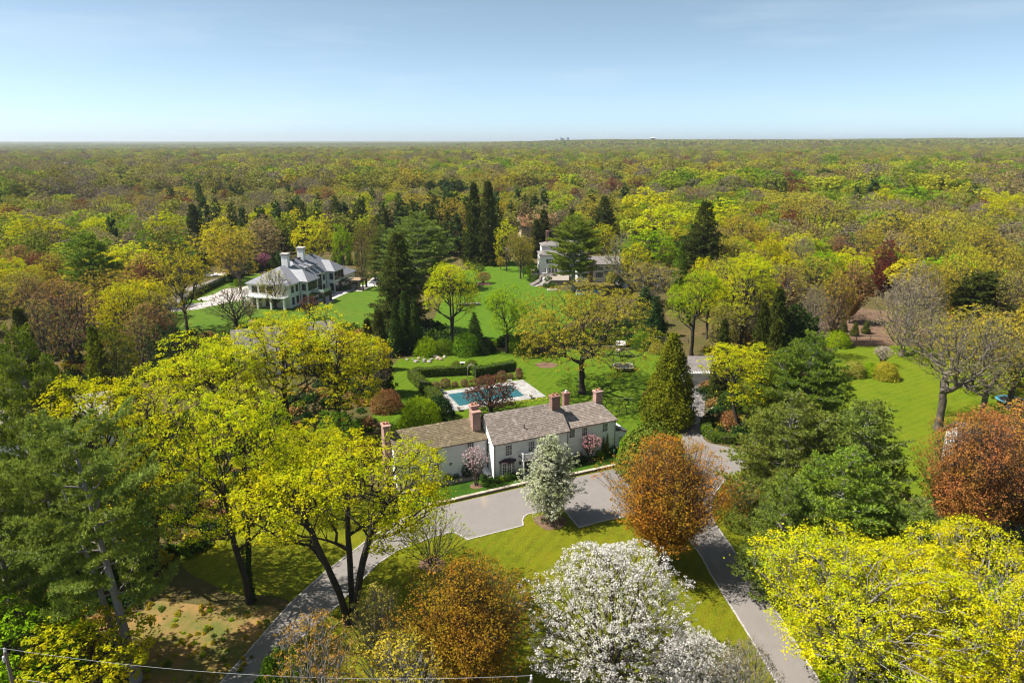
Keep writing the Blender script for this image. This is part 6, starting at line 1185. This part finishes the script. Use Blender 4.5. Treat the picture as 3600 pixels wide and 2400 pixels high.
# the woods between and beyond: (prototype, leaf, x, top row, height, width)
MID = [
('mid_round0','yellow',112,736,19,190),('mid_round1','yellow',71,646,17,90),('mid_round2','lime',210,637,18,92),('mid_round0','green',49,718,12,66),('mid_pine0','pine_dark',310,610,22,70),('mid_pine1','pine_dark',350,606,22,70),('mid_bare0','greybud',385,650,18,150),('mid_pine0','pine_dark',535,604,23,80),('mid_pine1','pine_dark',732,588,23,85),('mid_vase0','salmon',487,646,17,72),('mid_vase1','salmon',446,686,14,62),('mid_open0','olive',505,678,17,80),('mid_vase2','red',594,687,15,92),('mid_vase0','red',786,664,16,92),('mid_open1','olive',638,646,18,140),('mid_bare1','olive_grey',357,700,17,130),('mid_round0','yellow',571,727,18,112),('mid_round1','lime',446,749,15,122),('mid_round2','yellow',312,758,15,132),('mid_spruce0','spruce',674,716,22,85),('mid_round0','yellow',750,704,16,104),('mid_round1','gold',781,745,20,170),('mid_open2','olive',822,800,17,170),('mid_round2','yellow',893,727,16,104),('mid_pine0','pine',304,829,22,205),('mid_round0','yellow',437,843,15,210),('mid_open0','gold',612,816,21,225),('mid_vase1','red',147,888,12,165),('mid_bare2','salmon',98,977,14,150),('mid_bare0','salmon',201,977,16,240),('mid_open1','yellow',433,968,15,160),('mid_bare1','olive_grey',535,1026,13,210),
('mid_round1','yellow',938,703,17,95),('mid_round2','yellow',1026,722,16,76),('mid_bare2','greybud',1072,622,18,135),('mid_vase2','salmon',1149,657,16,76),('mid_pine0','pine_dark',980,612,22,58),('mid_pine1','pine_dark',1026,600,21,44),('mid_pine0','pine_dark',1252,592,24,66),('mid_pine1','pine_dark',1298,586,25,68),('mid_pine0','pine_dark',1351,603,23,56),('mid_pine1','pine_dark',1214,603,22,44),('mid_pine0','pine_dark',1168,626,20,38),('mid_round0','yellow',1099,741,19,142),('mid_round1','lime',1198,771,17,74),('mid_bare0','olive',1263,787,18,66),('mid_bare1','olive',1306,756,19,66),('mid_round2','yellow',1283,668,17,64),('mid_round0','lime',1367,672,17,56),('mid_round1','yellow',1267,699,16,84),('mid_open0','olive',1401,637,18,95),('mid_open1','olive',1482,664,20,155),('mid_open2','olive',1593,687,20,118),('mid_open0','olive',1570,603,18,135),('mid_open1','olive_grey',1485,618,18,85),('mid_round2','green',1436,607,18,54),('mid_pine1','pine_dark',1512,641,22,60),('mid_pine0','pine_dark',1558,637,23,66),('mid_pine1','pine_dark',1608,641,23,112),('mid_spruce1','spruce',1355,741,19,50),('mid_open2','olive',1761,626,18,95),('mid_round0','gold',1772,687,17,84),('mid_pine0','pine_dark',1788,584,24,64),('mid_open0','yellow',1780,760,17,90),('mid_open1','olive_grey',1830,800,15,100),('mid_round1','gold',1840,820,13,70),
('mid_round2','green',1896,592,20,100),('mid_round0','yellow',1945,615,17,50),('mid_open2','gold',1972,634,18,64),('mid_vase0','red',2156,626,18,100),('mid_vase1','red',2240,622,18,98),('mid_vase2','red',2022,660,15,66),('mid_round1','yellow',2275,649,21,165),('mid_round2','yellow',2336,710,19,180),('mid_round0','yellow',2500,691,21,210),('mid_open0','olive',2106,672,19,165),('mid_pine0','pine',2393,614,22,76),('mid_round1','lime',2375,618,18,70),('mid_round2','green',2546,603,19,140),('mid_round0','lime',2489,622,18,95),('mid_pine1','pine_dark',2278,561,24,66),('mid_pine0','pine_dark',2328,565,24,64),('mid_pine1','pine_dark',2045,561,22,26),('mid_pine0','pine_dark',2311,538,22,28),('mid_pine1','pine_dark',2485,540,22,48),('mid_round1','yellow',2030,735,15,84),('mid_open1','yellow',2120,770,16,90),('mid_open1','olive',2615,737,19,155),('mid_round2','yellow',2665,756,17,84),('mid_open2','olive',2653,603,18,125),('mid_vase0','greybud',2420,561,19,64),('mid_bare2','olive_grey',2060,760,13,60),('mid_round0','lime',2280,790,17,190),('mid_open0','yellow',2240,840,14,120),('mid_spruce1','spruce',2300,800,18,70),
('mid_pine0','pine_dark',2903,599,25,95),('mid_pine1','pine_dark',2983,603,25,90),('mid_pine0','pine_dark',2757,622,21,62),('mid_round1','lime',2842,580,19,92),('mid_open1','olive',2796,664,18,190),('mid_open2','olive',2819,695,19,155),('mid_bare0','olive',2914,699,20,205),('mid_round2','yellow',3106,603,18,95),('mid_pine1','pine_dark',3163,588,22,54),('mid_pine0','pine_dark',3251,588,23,60),('mid_pine1','pine',3209,664,18,115),('mid_round0','lime',3236,648,18,185),('mid_round1','yellow',3121,653,17,95),('mid_vase1','rust',3377,622,18,115),('mid_round2','green',3511,603,19,135),('mid_round0','yellow',3465,653,18,84),('mid_round1','yellow',3534,664,18,90),('mid_round2','yellow',3504,695,18,115),('mid_round0','yellow',3592,664,18,90),('mid_open0','olive',3152,726,19,165),('mid_open1','olive',3236,733,18,120),('mid_open2','olive',3331,741,19,165),('mid_open0','olive',3427,733,19,135),('mid_open1','olive',3064,783,17,95),('mid_open2','olive',3255,775,19,160),('mid_open0','olive',3350,787,19,155),('mid_open1','olive',3484,780,18,150),('mid_open2','olive',3408,852,18,155),('mid_open0','olive',3561,844,18,175),('mid_open1','olive',3312,900,16,130),('mid_vase2','red',3132,844,15,115),('mid_pine0','pine_blue',2811,813,11,74),('mid_pine1','pine_blue',2860,850,9,60),('mid_open2','olive',2872,882,15,175),('mid_round1','yellow',2711,800,17,90),('mid_vase0','red',2776,940,12,95),('mid_vase1','salmon',3014,917,14,115),('mid_bare1','greybud',3236,920,16,195),('mid_bare2','greybud',3213,976,15,260),('mid_pine1','spruce',3459,967,14,240),('mid_open0','olive',3468,1065,17,290),('mid_spruce0','spruce',2745,1010,20,110),('mid_spruce1','spruce',2690,1060,20,100),('mid_pine0','pine_dark',2800,1080,16,120),('mid_spruce0','spruce',2735,1120,19,110),
('mid_open1','cypress',383,1100,20,150),('mid_round0','rhodo',593,1128,13,165),('mid_spruce1','cypress',320,1150,18,120),('mid_bare0','olive_grey',120,1050,16,220),('mid_spruce0','spruce',60,1080,18,120),('mid_bare1','olive_grey',480,1110,13,150),('mid_round1','green',1180,1430,9,150),('mid_bare2','greybud',1320,1180,12,110),('mid_round2','rhodo',1120,1390,8,120)]
MID += [('mid_bare1','olive_grey',2700,960,16,120),('mid_bare0','greybud',2880,1000,14,130),('mid_spruce1','spruce',2740,1130,16,130),('mid_open0','olive',2960,930,16,120),('mid_bare2','salmon',2950,985,13,110),('mid_pine0','pine_dark',2840,1110,13,110),('mid_open2','olive_grey',2560,1050,15,120),('mid_spruce1','spruce',2550,1120,15,80)]
for pr, lf, px, tp, h, w_ in MID: plant(pr, lf, px, 't', tp, h*(0.82 if 'pine' in lf and tp < 650 else 1.0 if 'pine' in lf or 'spruce' in lf or tp > 1000 else 1.17), w_, None, group='trees of the surrounding woods', desc={'cypress': 'yellow-green conifer', 'rhodo': 'dark evergreen tree'}.get(lf))
# ivy up a trunk
def ivy(px, py, h, r, label):
    g = G(px, py); rg = rng(int(px)); k = 260; a = rg.uniform(0, 6.28, k); z = h*rg.uniform(0, 1, k)**1.3; C = np.stack([r*np.cos(a)*(1-.4*z/h), r*np.sin(a)*(1-.4*z/h), z], 1)
    V, F = leaves(rg, C, 5, .08, .16, .2, unit(np.stack([np.cos(a), np.sin(a), 0*a], 1))*1.2); o = link('ivy', mesh_np('ivy_leaves', V, F), None, M['ivy']); o.location = (g[0], g[1], 0); tag(o, label, 'ivy')
ivy(882, 2112, 6.5, .5, 'ivy wrapped round the left maple trunk by the litter bank'); ivy(1345, 1385, 6, .4, 'ivy climbing the thin spruce left of the pool hedge')
# mulch rings under garden trees
for px, py, r, lb in ((1520,1985,1.5,'mulch ring'),(1675,1708,.9,''),(2072,1618,.7,''),(1935,1832,2.0,''),(1699,998,3.0,''),(1920,1283,2.2,'')):
    g = G(px, py); rr = rng(px); MB().add([(g[0]+r*rr.uniform(.85, 1.15)*math.cos(t), g[1]+r*rr.uniform(.85, 1.15)*math.sin(t), .03) for t in np.linspace(0, 6.28, 25)[:-1]], [tuple(range(24))]).obj('mulch_bed', mulch, kind='structure')
# drifts of daffodils by the pool, fallen petals
def drift(name, px, n, leaf, size, seed, z=.12):
    p = [G(x, y)[:2] for x, y in px]; rg = rng(seed); C = []
    for a, c_ in zip(p[:-1], p[1:]): t = rg.uniform(0, 1, n); C.append(np.stack([a[0]+(c_[0]-a[0])*t+rg.normal(0, .35, n), a[1]+(c_[1]-a[1])*t+rg.normal(0, .35, n), np.full(n, z)], 1))
    V, F = leaves(rg, np.concatenate(C), 4, .12, size, .6); tag(link(name, mesh_np(name, V, F), None, M[leaf]), kind='stuff')
drift('daffodil_flowers', [(1740,1428),(1800,1416),(1925,1402)], 160, 'flower_yellow', .16, 9); drift('fallen_petal_leaves', [(1870,1815),(1960,1850)], 120, 'pear', .10, 10, .03)
# ------------------------------------------------------------------ labels of the woodland trees: by what stands on either side of them
def finish_labels():
    for t in TREES: t['px'], t['py'] = proj((t['x'], t['y'], t['H']*.75))
    used = {t['label'] for t in TREES if t['label']}
    def cands(t, side):
        return sorted([u for u in TREES if u is not t and u['desc'] and (u['px']-t['px'])*side > 12 and abs(u['py']-t['py']) < 130], key=lambda u: abs(u['px']-t['px'])+1.6*abs(u['py']-t['py']))[:6]
    for t in TREES:
        if t['label']: continue
        size = ('broad ' if t['W'] > 17 else 'small ' if t['H'] < 12.5 else 'tall ' if t['H'] > 21 else ''); done = False
        for a in cands(t, -1):
            for b in cands(t, 1):
                for lb in ('%s between %s at left and %s at right' % (t['desc'], a['desc'], b['desc']), '%s%s between %s at left and %s at right' % (size, t['desc'], a['desc'], b['desc'])):
                    if lb not in used and len(lb.split()) <= 16: done = True; break
                if done: break
            if done: break
        if not done: lb = '%s in the crowded wood behind the nearer crowns' % t['desc']
        used.add(lb); t['label'] = lb; t['o']['label'] = lb
# ------------------------------------------------------------------ more single trees, then the far woodland as one mass
def inpoly(p, poly):
    x, y = p; c_ = False; j = len(poly)-1
    for i in range(len(poly)):
        xi, yi = poly[i]; xj, yj = poly[j]
        if (yi > y) != (yj > y) and x < (xj-xi)*(y-yi)/(yj-yi)+xi: c_ = not c_
        j = i
    return c_
KEEP = [[(540,1300),(540,1180),(560,1010),(700,940),(900,925),(1100,880),(1330,880),(1600,905),(1780,890),(1850,840),(2100,840),(2330,880),(2330,985),(2480,1100),(2480,1300),(2700,1300),(2750,1100),(2860,1030),(3100,1040),(3300,1120),(3700,1250),(3900,2700),(-200,2700),(-200,1230),(150,1150),(360,1130)]]
KEEPG = [[tuple(G(x, y)[:2]) for x, y in k] for k in KEEP]
rg = rng(2024); kinds = [('mid_open','olive',.30),('mid_bare','greybud',.05),('mid_bare','olive_grey',.12),('mid_round','yellow',.22),('mid_round','lime',.12),('mid_round','gold',.08),('mid_vase','salmon',.06),('mid_vase','red',.03),('mid_pine','pine_dark',.02)]
pool = []
TX = np.array([[t['x'], t['y'], t['W']*.5] for t in TREES])
fills = []
for it in range(14000):
    d = math.sqrt(rg.uniform(150**2, 520**2)); a = rg.uniform(-.72, .72); x, y = d*math.sin(a), d*math.cos(a)
    if any(inpoly((x, y), k) for k in KEEPG): continue
    r_ = rg.uniform(5.0, 8.5); D = np.hypot(TX[:, 0]-x, TX[:, 1]-y)-TX[:, 2]*.6-r_*.75
    if D.min() < -1.2: continue
    fills.append((d, x, y, r_)); TX = np.vstack([TX, [x, y, r_]])
fills.sort(); NIND = 105
for d, x, y, r_ in fills[:NIND]:
    u = rg.uniform(); 
    for pr, lf, w_ in kinds:
        u -= w_
        if u <= 0: break
    nn = 2 if pr in ('mid_pine', 'mid_spruce') else 3
    tree(NAMEOF[lf], 'tree', None, pr+str(rg.integers(0, nn)), (x, y, 0), rg.uniform(11, 17), r_*2, lf, BARKOF.get(lf, 'bark'), rg.uniform(0, 6.28), 'trees of the surrounding woods', desc=DESC[lf])
finish_labels()
REST = [(x, y, r_*2, rg.uniform(12, 18)) for d, x, y, r_ in fills[NIND:]]
# far crowns: small shared meshes, set out by geometry nodes as ONE object
FARC = bpy.data.collections.new('far_crowns')
def farcrown(i, leaf, seed, kind='round', n=220, size=1.25):
    rg = rng(seed); nm = 'far_crown_%02d' % i
    if kind == 'pine':
        C = shell(rg, n, 4.4, 3, 20, 2.5, .3, lambda t: (1-t**1.6)*.8+.18); V, F = leaves(rg, C, 6, .5, size*.7, .8, None, .35)
    elif kind == 'fine':
        C = shell(rg, n*2, 5.8, 3, 16, 2.6, .16, ovalp); cen = np.array([0, 0, 7]); V, F = puffs(rg, C, 5, .7, size*.38, unit(C-cen)*1.3, .3, noise_=.8)
    else:
        C = lobes(rg, int(n*1.5), 5.8, 3, 16.5, 10, .47, 8, .85); cen = np.array([0, 0, 7]); V, F = puffs(rg, C, 7, .7, size*.46, unit(C-cen)*1.2, .4, noise_=.5)
    nf = len(F); W_ = []
    b = MB(); b.tube([(0, 0, 0), (.2, 0, 5), (0, .2, 11)], [.35, .25, .1], 4)
    for k in range(7): a = k*.9; b.tube([(0, 0, 4.5), (2.4*math.cos(a), 2.4*math.sin(a), 9), (3.6*math.cos(a), 3.6*math.sin(a), 12)], [.16, .09, .04], 3)
    me = bpy.data.meshes.new(nm); nv = len(V); me.from_pydata([tuple(v) for v in V]+b.V, [], [tuple(f) for f in F.tolist()]+[tuple(q+nv for q in f) for f in b.F])
    me.materials.append(M[leaf]); me.materials.append(M['bark'] if kind != 'pine' else M['bark_dark']); mi = np.zeros(len(me.polygons), np.int32); mi[nf:] = 1; me.polygons.foreach_set('material_index', mi); me.update()
    o = bpy.data.objects.new(nm, me); FARC.objects.link(o); return o
M['f_brown'] = leafmat('far_twigs_brown', (0.30,0.24,0.10), (0.22,0.18,0.08), .28, (0.25,0.21,0.07), .2)
M['f_olive'] = leafmat('far_olive', (0.34,0.31,0.045), (0.26,0.245,0.04), .28, (0.22,0.23,0.04), .2)
M['f_grey'] = leafmat('far_twigs_grey', (0.25,0.205,0.14), (0.18,0.15,0.105), .22, None, .15)
M['f_yellow'] = leafmat('far_yellow', (0.46,0.43,0.02), (0.36,0.37,0.02), .3, (0.28,0.32,0.025), .2)
M['f_lime'] = leafmat('far_lime', (0.27,0.34,0.025), (0.19,0.27,0.02), .3, (0.16,0.22,0.02), .2)
KF = ['f_brown','f_brown','f_olive','f_olive','f_grey','f_yellow','f_lime','green','f_yellow','red','pine_dark','pine_dark','spruce','olive']
for i, lf in enumerate(KF): farcrown(i, lf, 300+i, 'pine' if lf in ('pine_dark', 'spruce') else 'fine' if lf in ('f_brown', 'f_grey', 'red') else 'round')
GROVEC = bpy.data.collections.new('far_groves')
def grove(i, seed):
    rg = rng(seed); Vs = []; Fs = []; mi = []; b = 0; mats = ['f_brown','f_olive','f_grey','f_lime','f_yellow','pine_dark','green']
    pw = np.array([[.28,.3,.12,.12,.06,.07,.05],[.2,.25,.1,.17,.07,.14,.07],[.36,.22,.2,.09,.04,.07,.02],[.15,.26,.08,.22,.12,.07,.10]][i % 4])
    for k in range(120):
        x, y = rg.uniform(-70, 70, 2); m_ = rg.choice(7, p=pw/pw.sum()); r_ = rg.uniform(4.5, 8); h = rg.uniform(12, 19); n = 34
        C = unit(rg.normal(0, 1, (n, 3))); C[:, 2] = np.abs(C[:, 2]); C = C*np.array([r_, r_, h*.45])*.95+[x, y, h*.52]; V, F = leaves(rg, C, 1, .5, 3.6, .5, unit(C-[x, y, h*.5]), 1)
        Vs.append(V); Fs.append(F+b); b += len(V); mi += [m_]*len(F)
    me = mesh_np('far_grove_mesh%d' % i, np.concatenate(Vs), np.concatenate(Fs), mi=mi)
    for q in mats: me.materials.append(M[q])
    o = bpy.data.objects.new('far_grove_%02d' % i, me); GROVEC.objects.link(o)
for i in range(4): grove(i, 400+i)
def scatter(name, P, rot, scl, idx, coll, label=None):
    me = bpy.data.meshes.new(name); n = len(P); me.vertices.add(n); me.vertices.foreach_set('co', np.asarray(P, np.float32).ravel())
    for an, at, v in (('rz', 'FLOAT', rot), ('sc', 'FLOAT_VECTOR', scl), ('pick', 'INT', idx)):
        a = me.attributes.new(an, at, 'POINT'); a.data.foreach_set('vector' if at == 'FLOAT_VECTOR' else 'value', np.asarray(v, np.int32 if at == 'INT' else np.float32).ravel())
    o = link(name, me); tag(o, label, None, None, 'stuff'); md = o.modifiers.new('scatter', 'NODES'); t = bpy.data.node_groups.new(name, 'GeometryNodeTree'); md.node_group = t
    t.interface.new_socket('Geometry', in_out='INPUT', socket_type='NodeSocketGeometry'); t.interface.new_socket('Geometry', in_out='OUTPUT', socket_type='NodeSocketGeometry')
    N = t.nodes.new; gi, go_ = N('NodeGroupInput'), N('NodeGroupOutput'); ip = N('GeometryNodeInstanceOnPoints'); ci = N('GeometryNodeCollectionInfo'); ci.inputs[0].default_value = coll; ci.inputs['Separate Children'].default_value = True; ci.inputs['Reset Children'].default_value = True
    def attr(nm, ty): a = N('GeometryNodeInputNamedAttribute'); a.data_type = ty; a.inputs[0].default_value = nm; return [s for s in a.outputs if s.enabled][0]
    cx = N('ShaderNodeCombineXYZ'); t.links.new(attr('rz', 'FLOAT'), cx.inputs[2]); ip.inputs['Pick Instance'].default_value = True
    er = N('FunctionNodeEulerToRotation'); t.links.new(cx.outputs[0], er.inputs[0])
    for s_, d_ in ((gi.outputs[0], ip.inputs['Points']), (ci.outputs[0], ip.inputs['Instance']), (attr('pick', 'INT'), ip.inputs['Instance Index']), (er.outputs[0], ip.inputs['Rotation']), (attr('sc', 'FLOAT_VECTOR'), ip.inputs['Scale']), (ip.outputs[0], go_.inputs[0])): t.links.new(s_, d_)
    return o
def lown(x, y, s, ph): return np.sin(x/s+ph)*np.cos(y/(s*1.13)+ph*1.7)+.6*np.sin((x+y)/(s*.57)+ph*2.3)+.5*np.cos((x-1.3*y)/(s*.41)+ph)
P = []; 
rg = rng(7)
for x, y, w_, h in REST: P.append((x, y, w_, h))
r0 = 515.0
def ringpts(ra, rb, dens, amax=.80):
    n = int((rb**2-ra**2)*amax*dens); d = np.sqrt(rg.uniform(ra**2, rb**2, n)); a = rg.uniform(-amax, amax, n); return d*np.sin(a), d*np.cos(a)
for ra, rb, dn in ((515, 1100, 1/135), (1100, 1800, 1/145), (1800, 2700, 1/155)):
    x, y = ringpts(ra, rb, dn); s = rg.uniform(1.1, 2.1, len(x)); P += list(zip(x, y, 11.5*s, 15*s**.5*rg.uniform(.7, 1.35, len(x))))
P = np.array(P); X, Yy = P[:, 0], P[:, 1]; n1 = lown(X, Yy, 140, 1.0); n2 = lown(X, Yy, 95, 3.0); n3 = lown(X, Yy, 210, 5.0); u = rg.uniform(-1, 1, len(X)); idx = np.where(n1+u*.8 > .3, rg.choice([2, 3, 13, 3], len(X)), rg.choice([0, 1, 4, 2], len(X)))
idx = np.where(n2+u*.9 > .55, rg.choice([5, 6, 8, 6, 7, 5], len(X)), idx); idx = np.where(n3-n2*.5+u*.6 > 1.95, rg.choice([10, 11, 12], len(X)), idx); idx = np.where(rg.uniform(0, 1, len(X)) < .018, 9, idx); idx = np.where(rg.uniform(0, 1, len(X)) < .025, rg.choice([10, 11, 12], len(X)), idx); idx = np.where(rg.uniform(0, 1, len(X)) < .12, rg.choice([5, 6, 8], len(X)), idx)
tall = np.isin(idx, [10, 11, 12]); sx = P[:, 2]/11.5; sz = np.where(tall, .9+.25*rg.uniform(0, 1, len(X)), P[:, 3]/16)
scatter('far_woodland', np.stack([X, Yy, hill(X, Yy)-.2], 1), rg.uniform(0, 6.28, len(X)), np.stack([np.where(tall, sx*.85, sx), np.where(tall, sx*.85, sx), sz], 1), idx, FARC)
x, y = ringpts(2700, 9000, 1/9000); x2, y2 = ringpts(9000, 24000, 1/70000); s2 = np.concatenate([np.full(len(x), 1.0), np.full(len(x2), 2.6)]); x = np.concatenate([x, x2]); y = np.concatenate([y, y2])
scatter('horizon_woodland', np.stack([x, y, hill(x, y)-.3], 1), rg.uniform(0, 6.28, len(x)), np.stack([s2, s2, rg.uniform(.85, 1.15, len(x))], 1), rg.integers(0, 4, len(x)), GROVEC)
# undergrowth on the woodland floor near by
UC = bpy.data.collections.new('undergrowth_plants')
for i, (lf, r_, h) in enumerate((('ivy', .9, .6), ('hedge', 1.2, 1.1), ('olive', 1.0, .9), ('rhodo', 1.5, 1.5), ('lime', .8, .6), ('salmon', 1.1, 1.0))):
    rr = rng(600+i); C = shell(rr, 70, r_, 0, h, 2.0, .2, lambda t: np.sqrt(np.maximum(0, 1-t**2))); V, F = leaves(rr, C, 5, .16, .26, .6); me = mesh_np('undergrowth_mesh%d' % i, V, F); me.materials.append(M[lf]); UC.objects.link(bpy.data.objects.new('undergrowth_%d' % i, me))
Pu = []
def fillpoly(px, n, pick, smin=.6, smax=1.4):
    q = [tuple(G(x, y)[:2]) for x, y in px]; xs = [a[0] for a in q]; ys = [a[1] for a in q]; k = 0
    while k < n:
        p = (rg.uniform(min(xs), max(xs)), rg.uniform(min(ys), max(ys)))
        if inpoly(p, q): Pu.append((p[0], p[1], rg.uniform(smin, smax), rg.choice(pick))); k += 1
fillpoly([(340,2540),(430,2200),(560,2090),(760,2110),(960,2170),(860,2400),(790,2520)], 170, [2, 2, 4, 1, 2, 2], .1, .35)
fillpoly([(-100,2500),(-100,1650),(300,1500),(1000,1400),(1330,1250),(1330,1500),(1280,1700),(900,1850),(560,2000),(420,2200),(330,2500)], 900, [0, 1, 2, 3, 5, 0])
fillpoly([(1310,1265),(1500,1235),(1900,1215),(2320,1215),(2320,1120),(1900,1195),(1650,1205),(1500,1140),(1340,1140)], 420, [1, 3, 3, 4, 0], .8, 1.9)
fillpoly([(2495,1540),(2480,1350),(2520,1250),(2800,1180),(2900,1240),(2930,1440),(2980,1600),(2800,1900),(2700,1800),(2620,1560)], 420, [1, 3, 5, 0, 2], .7, 1.6)
fillpoly([(-100,1500),(-100,1240),(330,1150),(560,1180),(1000,1200),(1280,1150),(1280,1300),(700,1350)], 420, [1, 2, 3, 5], .8, 1.8)
Pq = []
for it in range(9000):
    d = math.sqrt(rg.uniform(140**2, 620**2)); a = rg.uniform(-.74, .74); p = (d*math.sin(a), d*math.cos(a))
    if not any(inpoly(p, k) for k in KEEPG) and len(Pq) < 4200: Pq.append(p); Pu.append((*p, rg.uniform(1.2, 2.8), rg.choice([0, 1, 2, 3, 5, 5, 2])))
fillpoly([(2900,2500),(2890,2200),(3100,1960),(3700,1900),(3700,2500)], 160, [0, 1, 4], .5, 1.1)
Pu = np.array(Pu); scatter('undergrowth', np.stack([Pu[:, 0], Pu[:, 1], 0*Pu[:, 0]], 1), rg.uniform(0, 6.28, len(Pu)), np.stack([Pu[:, 2]]*3, 1), Pu[:, 3].astype(int), UC)
# ------------------------------------------------------------------ skyline
M['glassblue'] = plain('tower_glass_blue', (.16,.27,.38), .3, (.12,.2,.3), .05); M['towergrey'] = plain('tower_grey', (.4,.42,.45), .7)
def tower(px, base, top, wpx, dist, label, cut=0.0, mat='glassblue'):
    y = dist; x = (px-1800)/FPX*dist*1.02; z0 = float(hill(np.array(x), np.array(y))); h = height_at(y, top); wm = width_at((x, y, 0), wpx)
    e = empty('office_tower', label, 'tower', (x, y, z0), 0, 'towers on the skyline'); b = MB().add([(-wm/2,-wm/3,0),(wm/2,-wm/3,0),(wm/2,wm/3,0),(-wm/2,wm/3,0),(-wm/2,-wm/3,h-z0),(wm/2,-wm/3,h-z0-cut),(wm/2,wm/3,h-z0-cut),(-wm/2,wm/3,h-z0)], [(3,2,1,0),(4,5,6,7),(0,1,5,4),(1,2,6,5),(2,3,7,6),(3,0,4,7)]); b.obj('facade', M[mat], e)
    fl = MB()
    for k in range(1, 16): z = (h-z0-cut)*k/16; fl.box(-wm/2-.3, wm/2+.3, -wm/3-.4, wm/3+.3, z, z+1.0)
    fl.obj('floor_band', M['towergrey'], e)
for a in ((1948,498,489,9,6900,'lowest left tower of the three on the skyline'),(1967,498,483.5,14,7000,'widest middle glass tower of the three on the skyline',12),(1985,498,483.5,8,7100,'slim right tower of the three on the skyline')): tower(*a)
for k, (px, top, w_) in enumerate(((145,505,6),(200,503,7),(206,502,5),(290,505,6),(372,505,10),(400,500.5,5),(408,500.5,5),(235,506,14))): tower(px, 512, top-3, w_, 14000+200*k, ('lone block at the far left of the hazy skyline','left block of the hazy city pair','right block of the hazy city pair','pale block between the two hazy pairs','broad low block left of the twin hazy towers','left of the twin hazy towers','right of the twin hazy towers','long low block in the hazy city')[k], 0, 'towergrey')
d = 3900.0; x = (2276-1800)/FPX*d; z0 = float(hill(np.array(x), np.array(d))); zt = height_at(d, 483.5); wt = empty('water_tower', 'pale blue mushroom water tower on the wooded skyline', 'water tower', (x, d, z0)); M['wtower'] = plain('water_tower_blue', (.25,.42,.48), .6, (.22,.38,.44), .05); M['wtop'] = plain('water_tower_white', (.75,.76,.76), .6); H_ = zt-z0
MB().lathe([(7, 0), (6, H_*.5), (7, H_*.68), (15, H_*.86)], k=16).obj('stem', M['wtower'], wt); MB().lathe([(15, H_*.862), (16, H_*.92), (13, H_*.97), (6, H_), (.5, H_*1.005)], k=16).obj('tank', M['wtop'], wt)
d = 5200.0; x = (1266-1800)/FPX*d; z0 = float(hill(np.array(x), np.array(d))); ms = empty('radio_mast', 'thin radio mast on the skyline above the mansion woods', 'mast', (x, d, z0)); zt = height_at(d, 489)-z0; MB().tube([(0, 0, 0), (0, 0, zt)], [1.2, .5], 4).obj('lattice', M['towergrey'], ms); MB().box(-1.6, 1.6, -.4, .4, zt*.8, zt*.83).obj('antenna', M['towergrey'], ms)
# white houses far out on the right ridge and across the woods
rg = rng(91); fw = [(2705,552),(2722,550),(2740,549),(2762,551),(2785,551),(2845,493),(2858,492),(2770,501),(2790,502),(2835,497),(2880,497),(2900,498),(2920,510),(2140,498),(30,582),(210,580),(560,556),(640,560),(1010,570),(1115,532),(1190,536),(1320,524),(2600,512),(1680,522)]
fm = MB().box(-10, 10, -5, 5, 0, 9).mesh('far_house_wall'); fr = MB().add([(-11,-6,9),(11,-6,9),(11,6,9),(-11,6,9),(-11,0,13),(11,0,13)], [(0,1,5,4),(2,3,4,5),(0,4,3),(1,2,5)]).mesh('far_house_roof')
for k, (px, py) in enumerate(fw):
    z = 16.0; g = G(px, py, z)
    if g[1] < 0 or g[1] > 5200: g = np.array([(px-1800)/FPX*4300*1.02, 4300., 0])
    zz = float(hill(np.array(g[0]), np.array(g[1])))
    if py < 515: zz = height_at(g[1], py)-12
    else: zz = max(zz, 6.0)
    h = empty('distant_house', None, 'house', (g[0], g[1], zz), (k*.7) % 1.2-.6, 'white houses far out in the woods'); s_ = .9+.5*rg.uniform(); h.scale = (s_, s_, 1); link('wall', fm, h, M['paint']); link('roof', fr, h, M['whiteroof' if k % 2 else 'paleroof']); h['label'] = 'small white house showing far off in the woods towards the horizon'
# blue trampoline and basket at the right edge
g = G(3555, 1420); t_ = empty('trampoline', 'blue rimmed trampoline half hidden at the right edge', 'trampoline', tuple(g)); MB().add([(2.0*math.cos(a), 2.0*math.sin(a), .8) for a in np.linspace(0, 6.28, 25)[:-1]], [tuple(range(24))]).obj('jumping_mat', M['mat'], t_); bl = plain('pool_blue', (.10,.33,.42), .5)
m = MB(); k = 24
for i in range(k): a, c_ = 2*math.pi*i/k, 2*math.pi*(i+1)/k; m.add([(2*math.cos(a), 2*math.sin(a), .81), (2*math.cos(c_), 2*math.sin(c_), .81), (2.6*math.cos(c_), 2.6*math.sin(c_), .81), (2.6*math.cos(a), 2.6*math.sin(a), .81)], [(0,1,2,3)])
m.obj('rim_pad', bl, t_)
for i in range(6): a = i*1.047; MB().tube([(2.5*math.cos(a), 2.5*math.sin(a), 0), (2.5*math.cos(a), 2.5*math.sin(a), .8)], .04, 5).obj('leg', M['dark'], t_)
# ------------------------------------------------------------------ the air
hz = MB().box(-27000, 27000, -600, 27000, -14, 95).obj('haze', None, kind='stuff'); hm = bpy.data.materials.new('haze_air'); hm.use_nodes = True; n = hm.node_tree; n.nodes.remove(n.nodes['Principled BSDF']); v = n.nodes.new('ShaderNodeVolumePrincipled'); v.inputs['Color'].default_value = (.84,.92,1,1); v.inputs['Density'].default_value = 6.5e-5; v.inputs['Anisotropy'].default_value = 0.3; n.links.new(v.outputs[0], n.nodes['Material Output'].inputs['Volume']); hz.data.materials.append(hm)
bpy.context.view_layer.update()
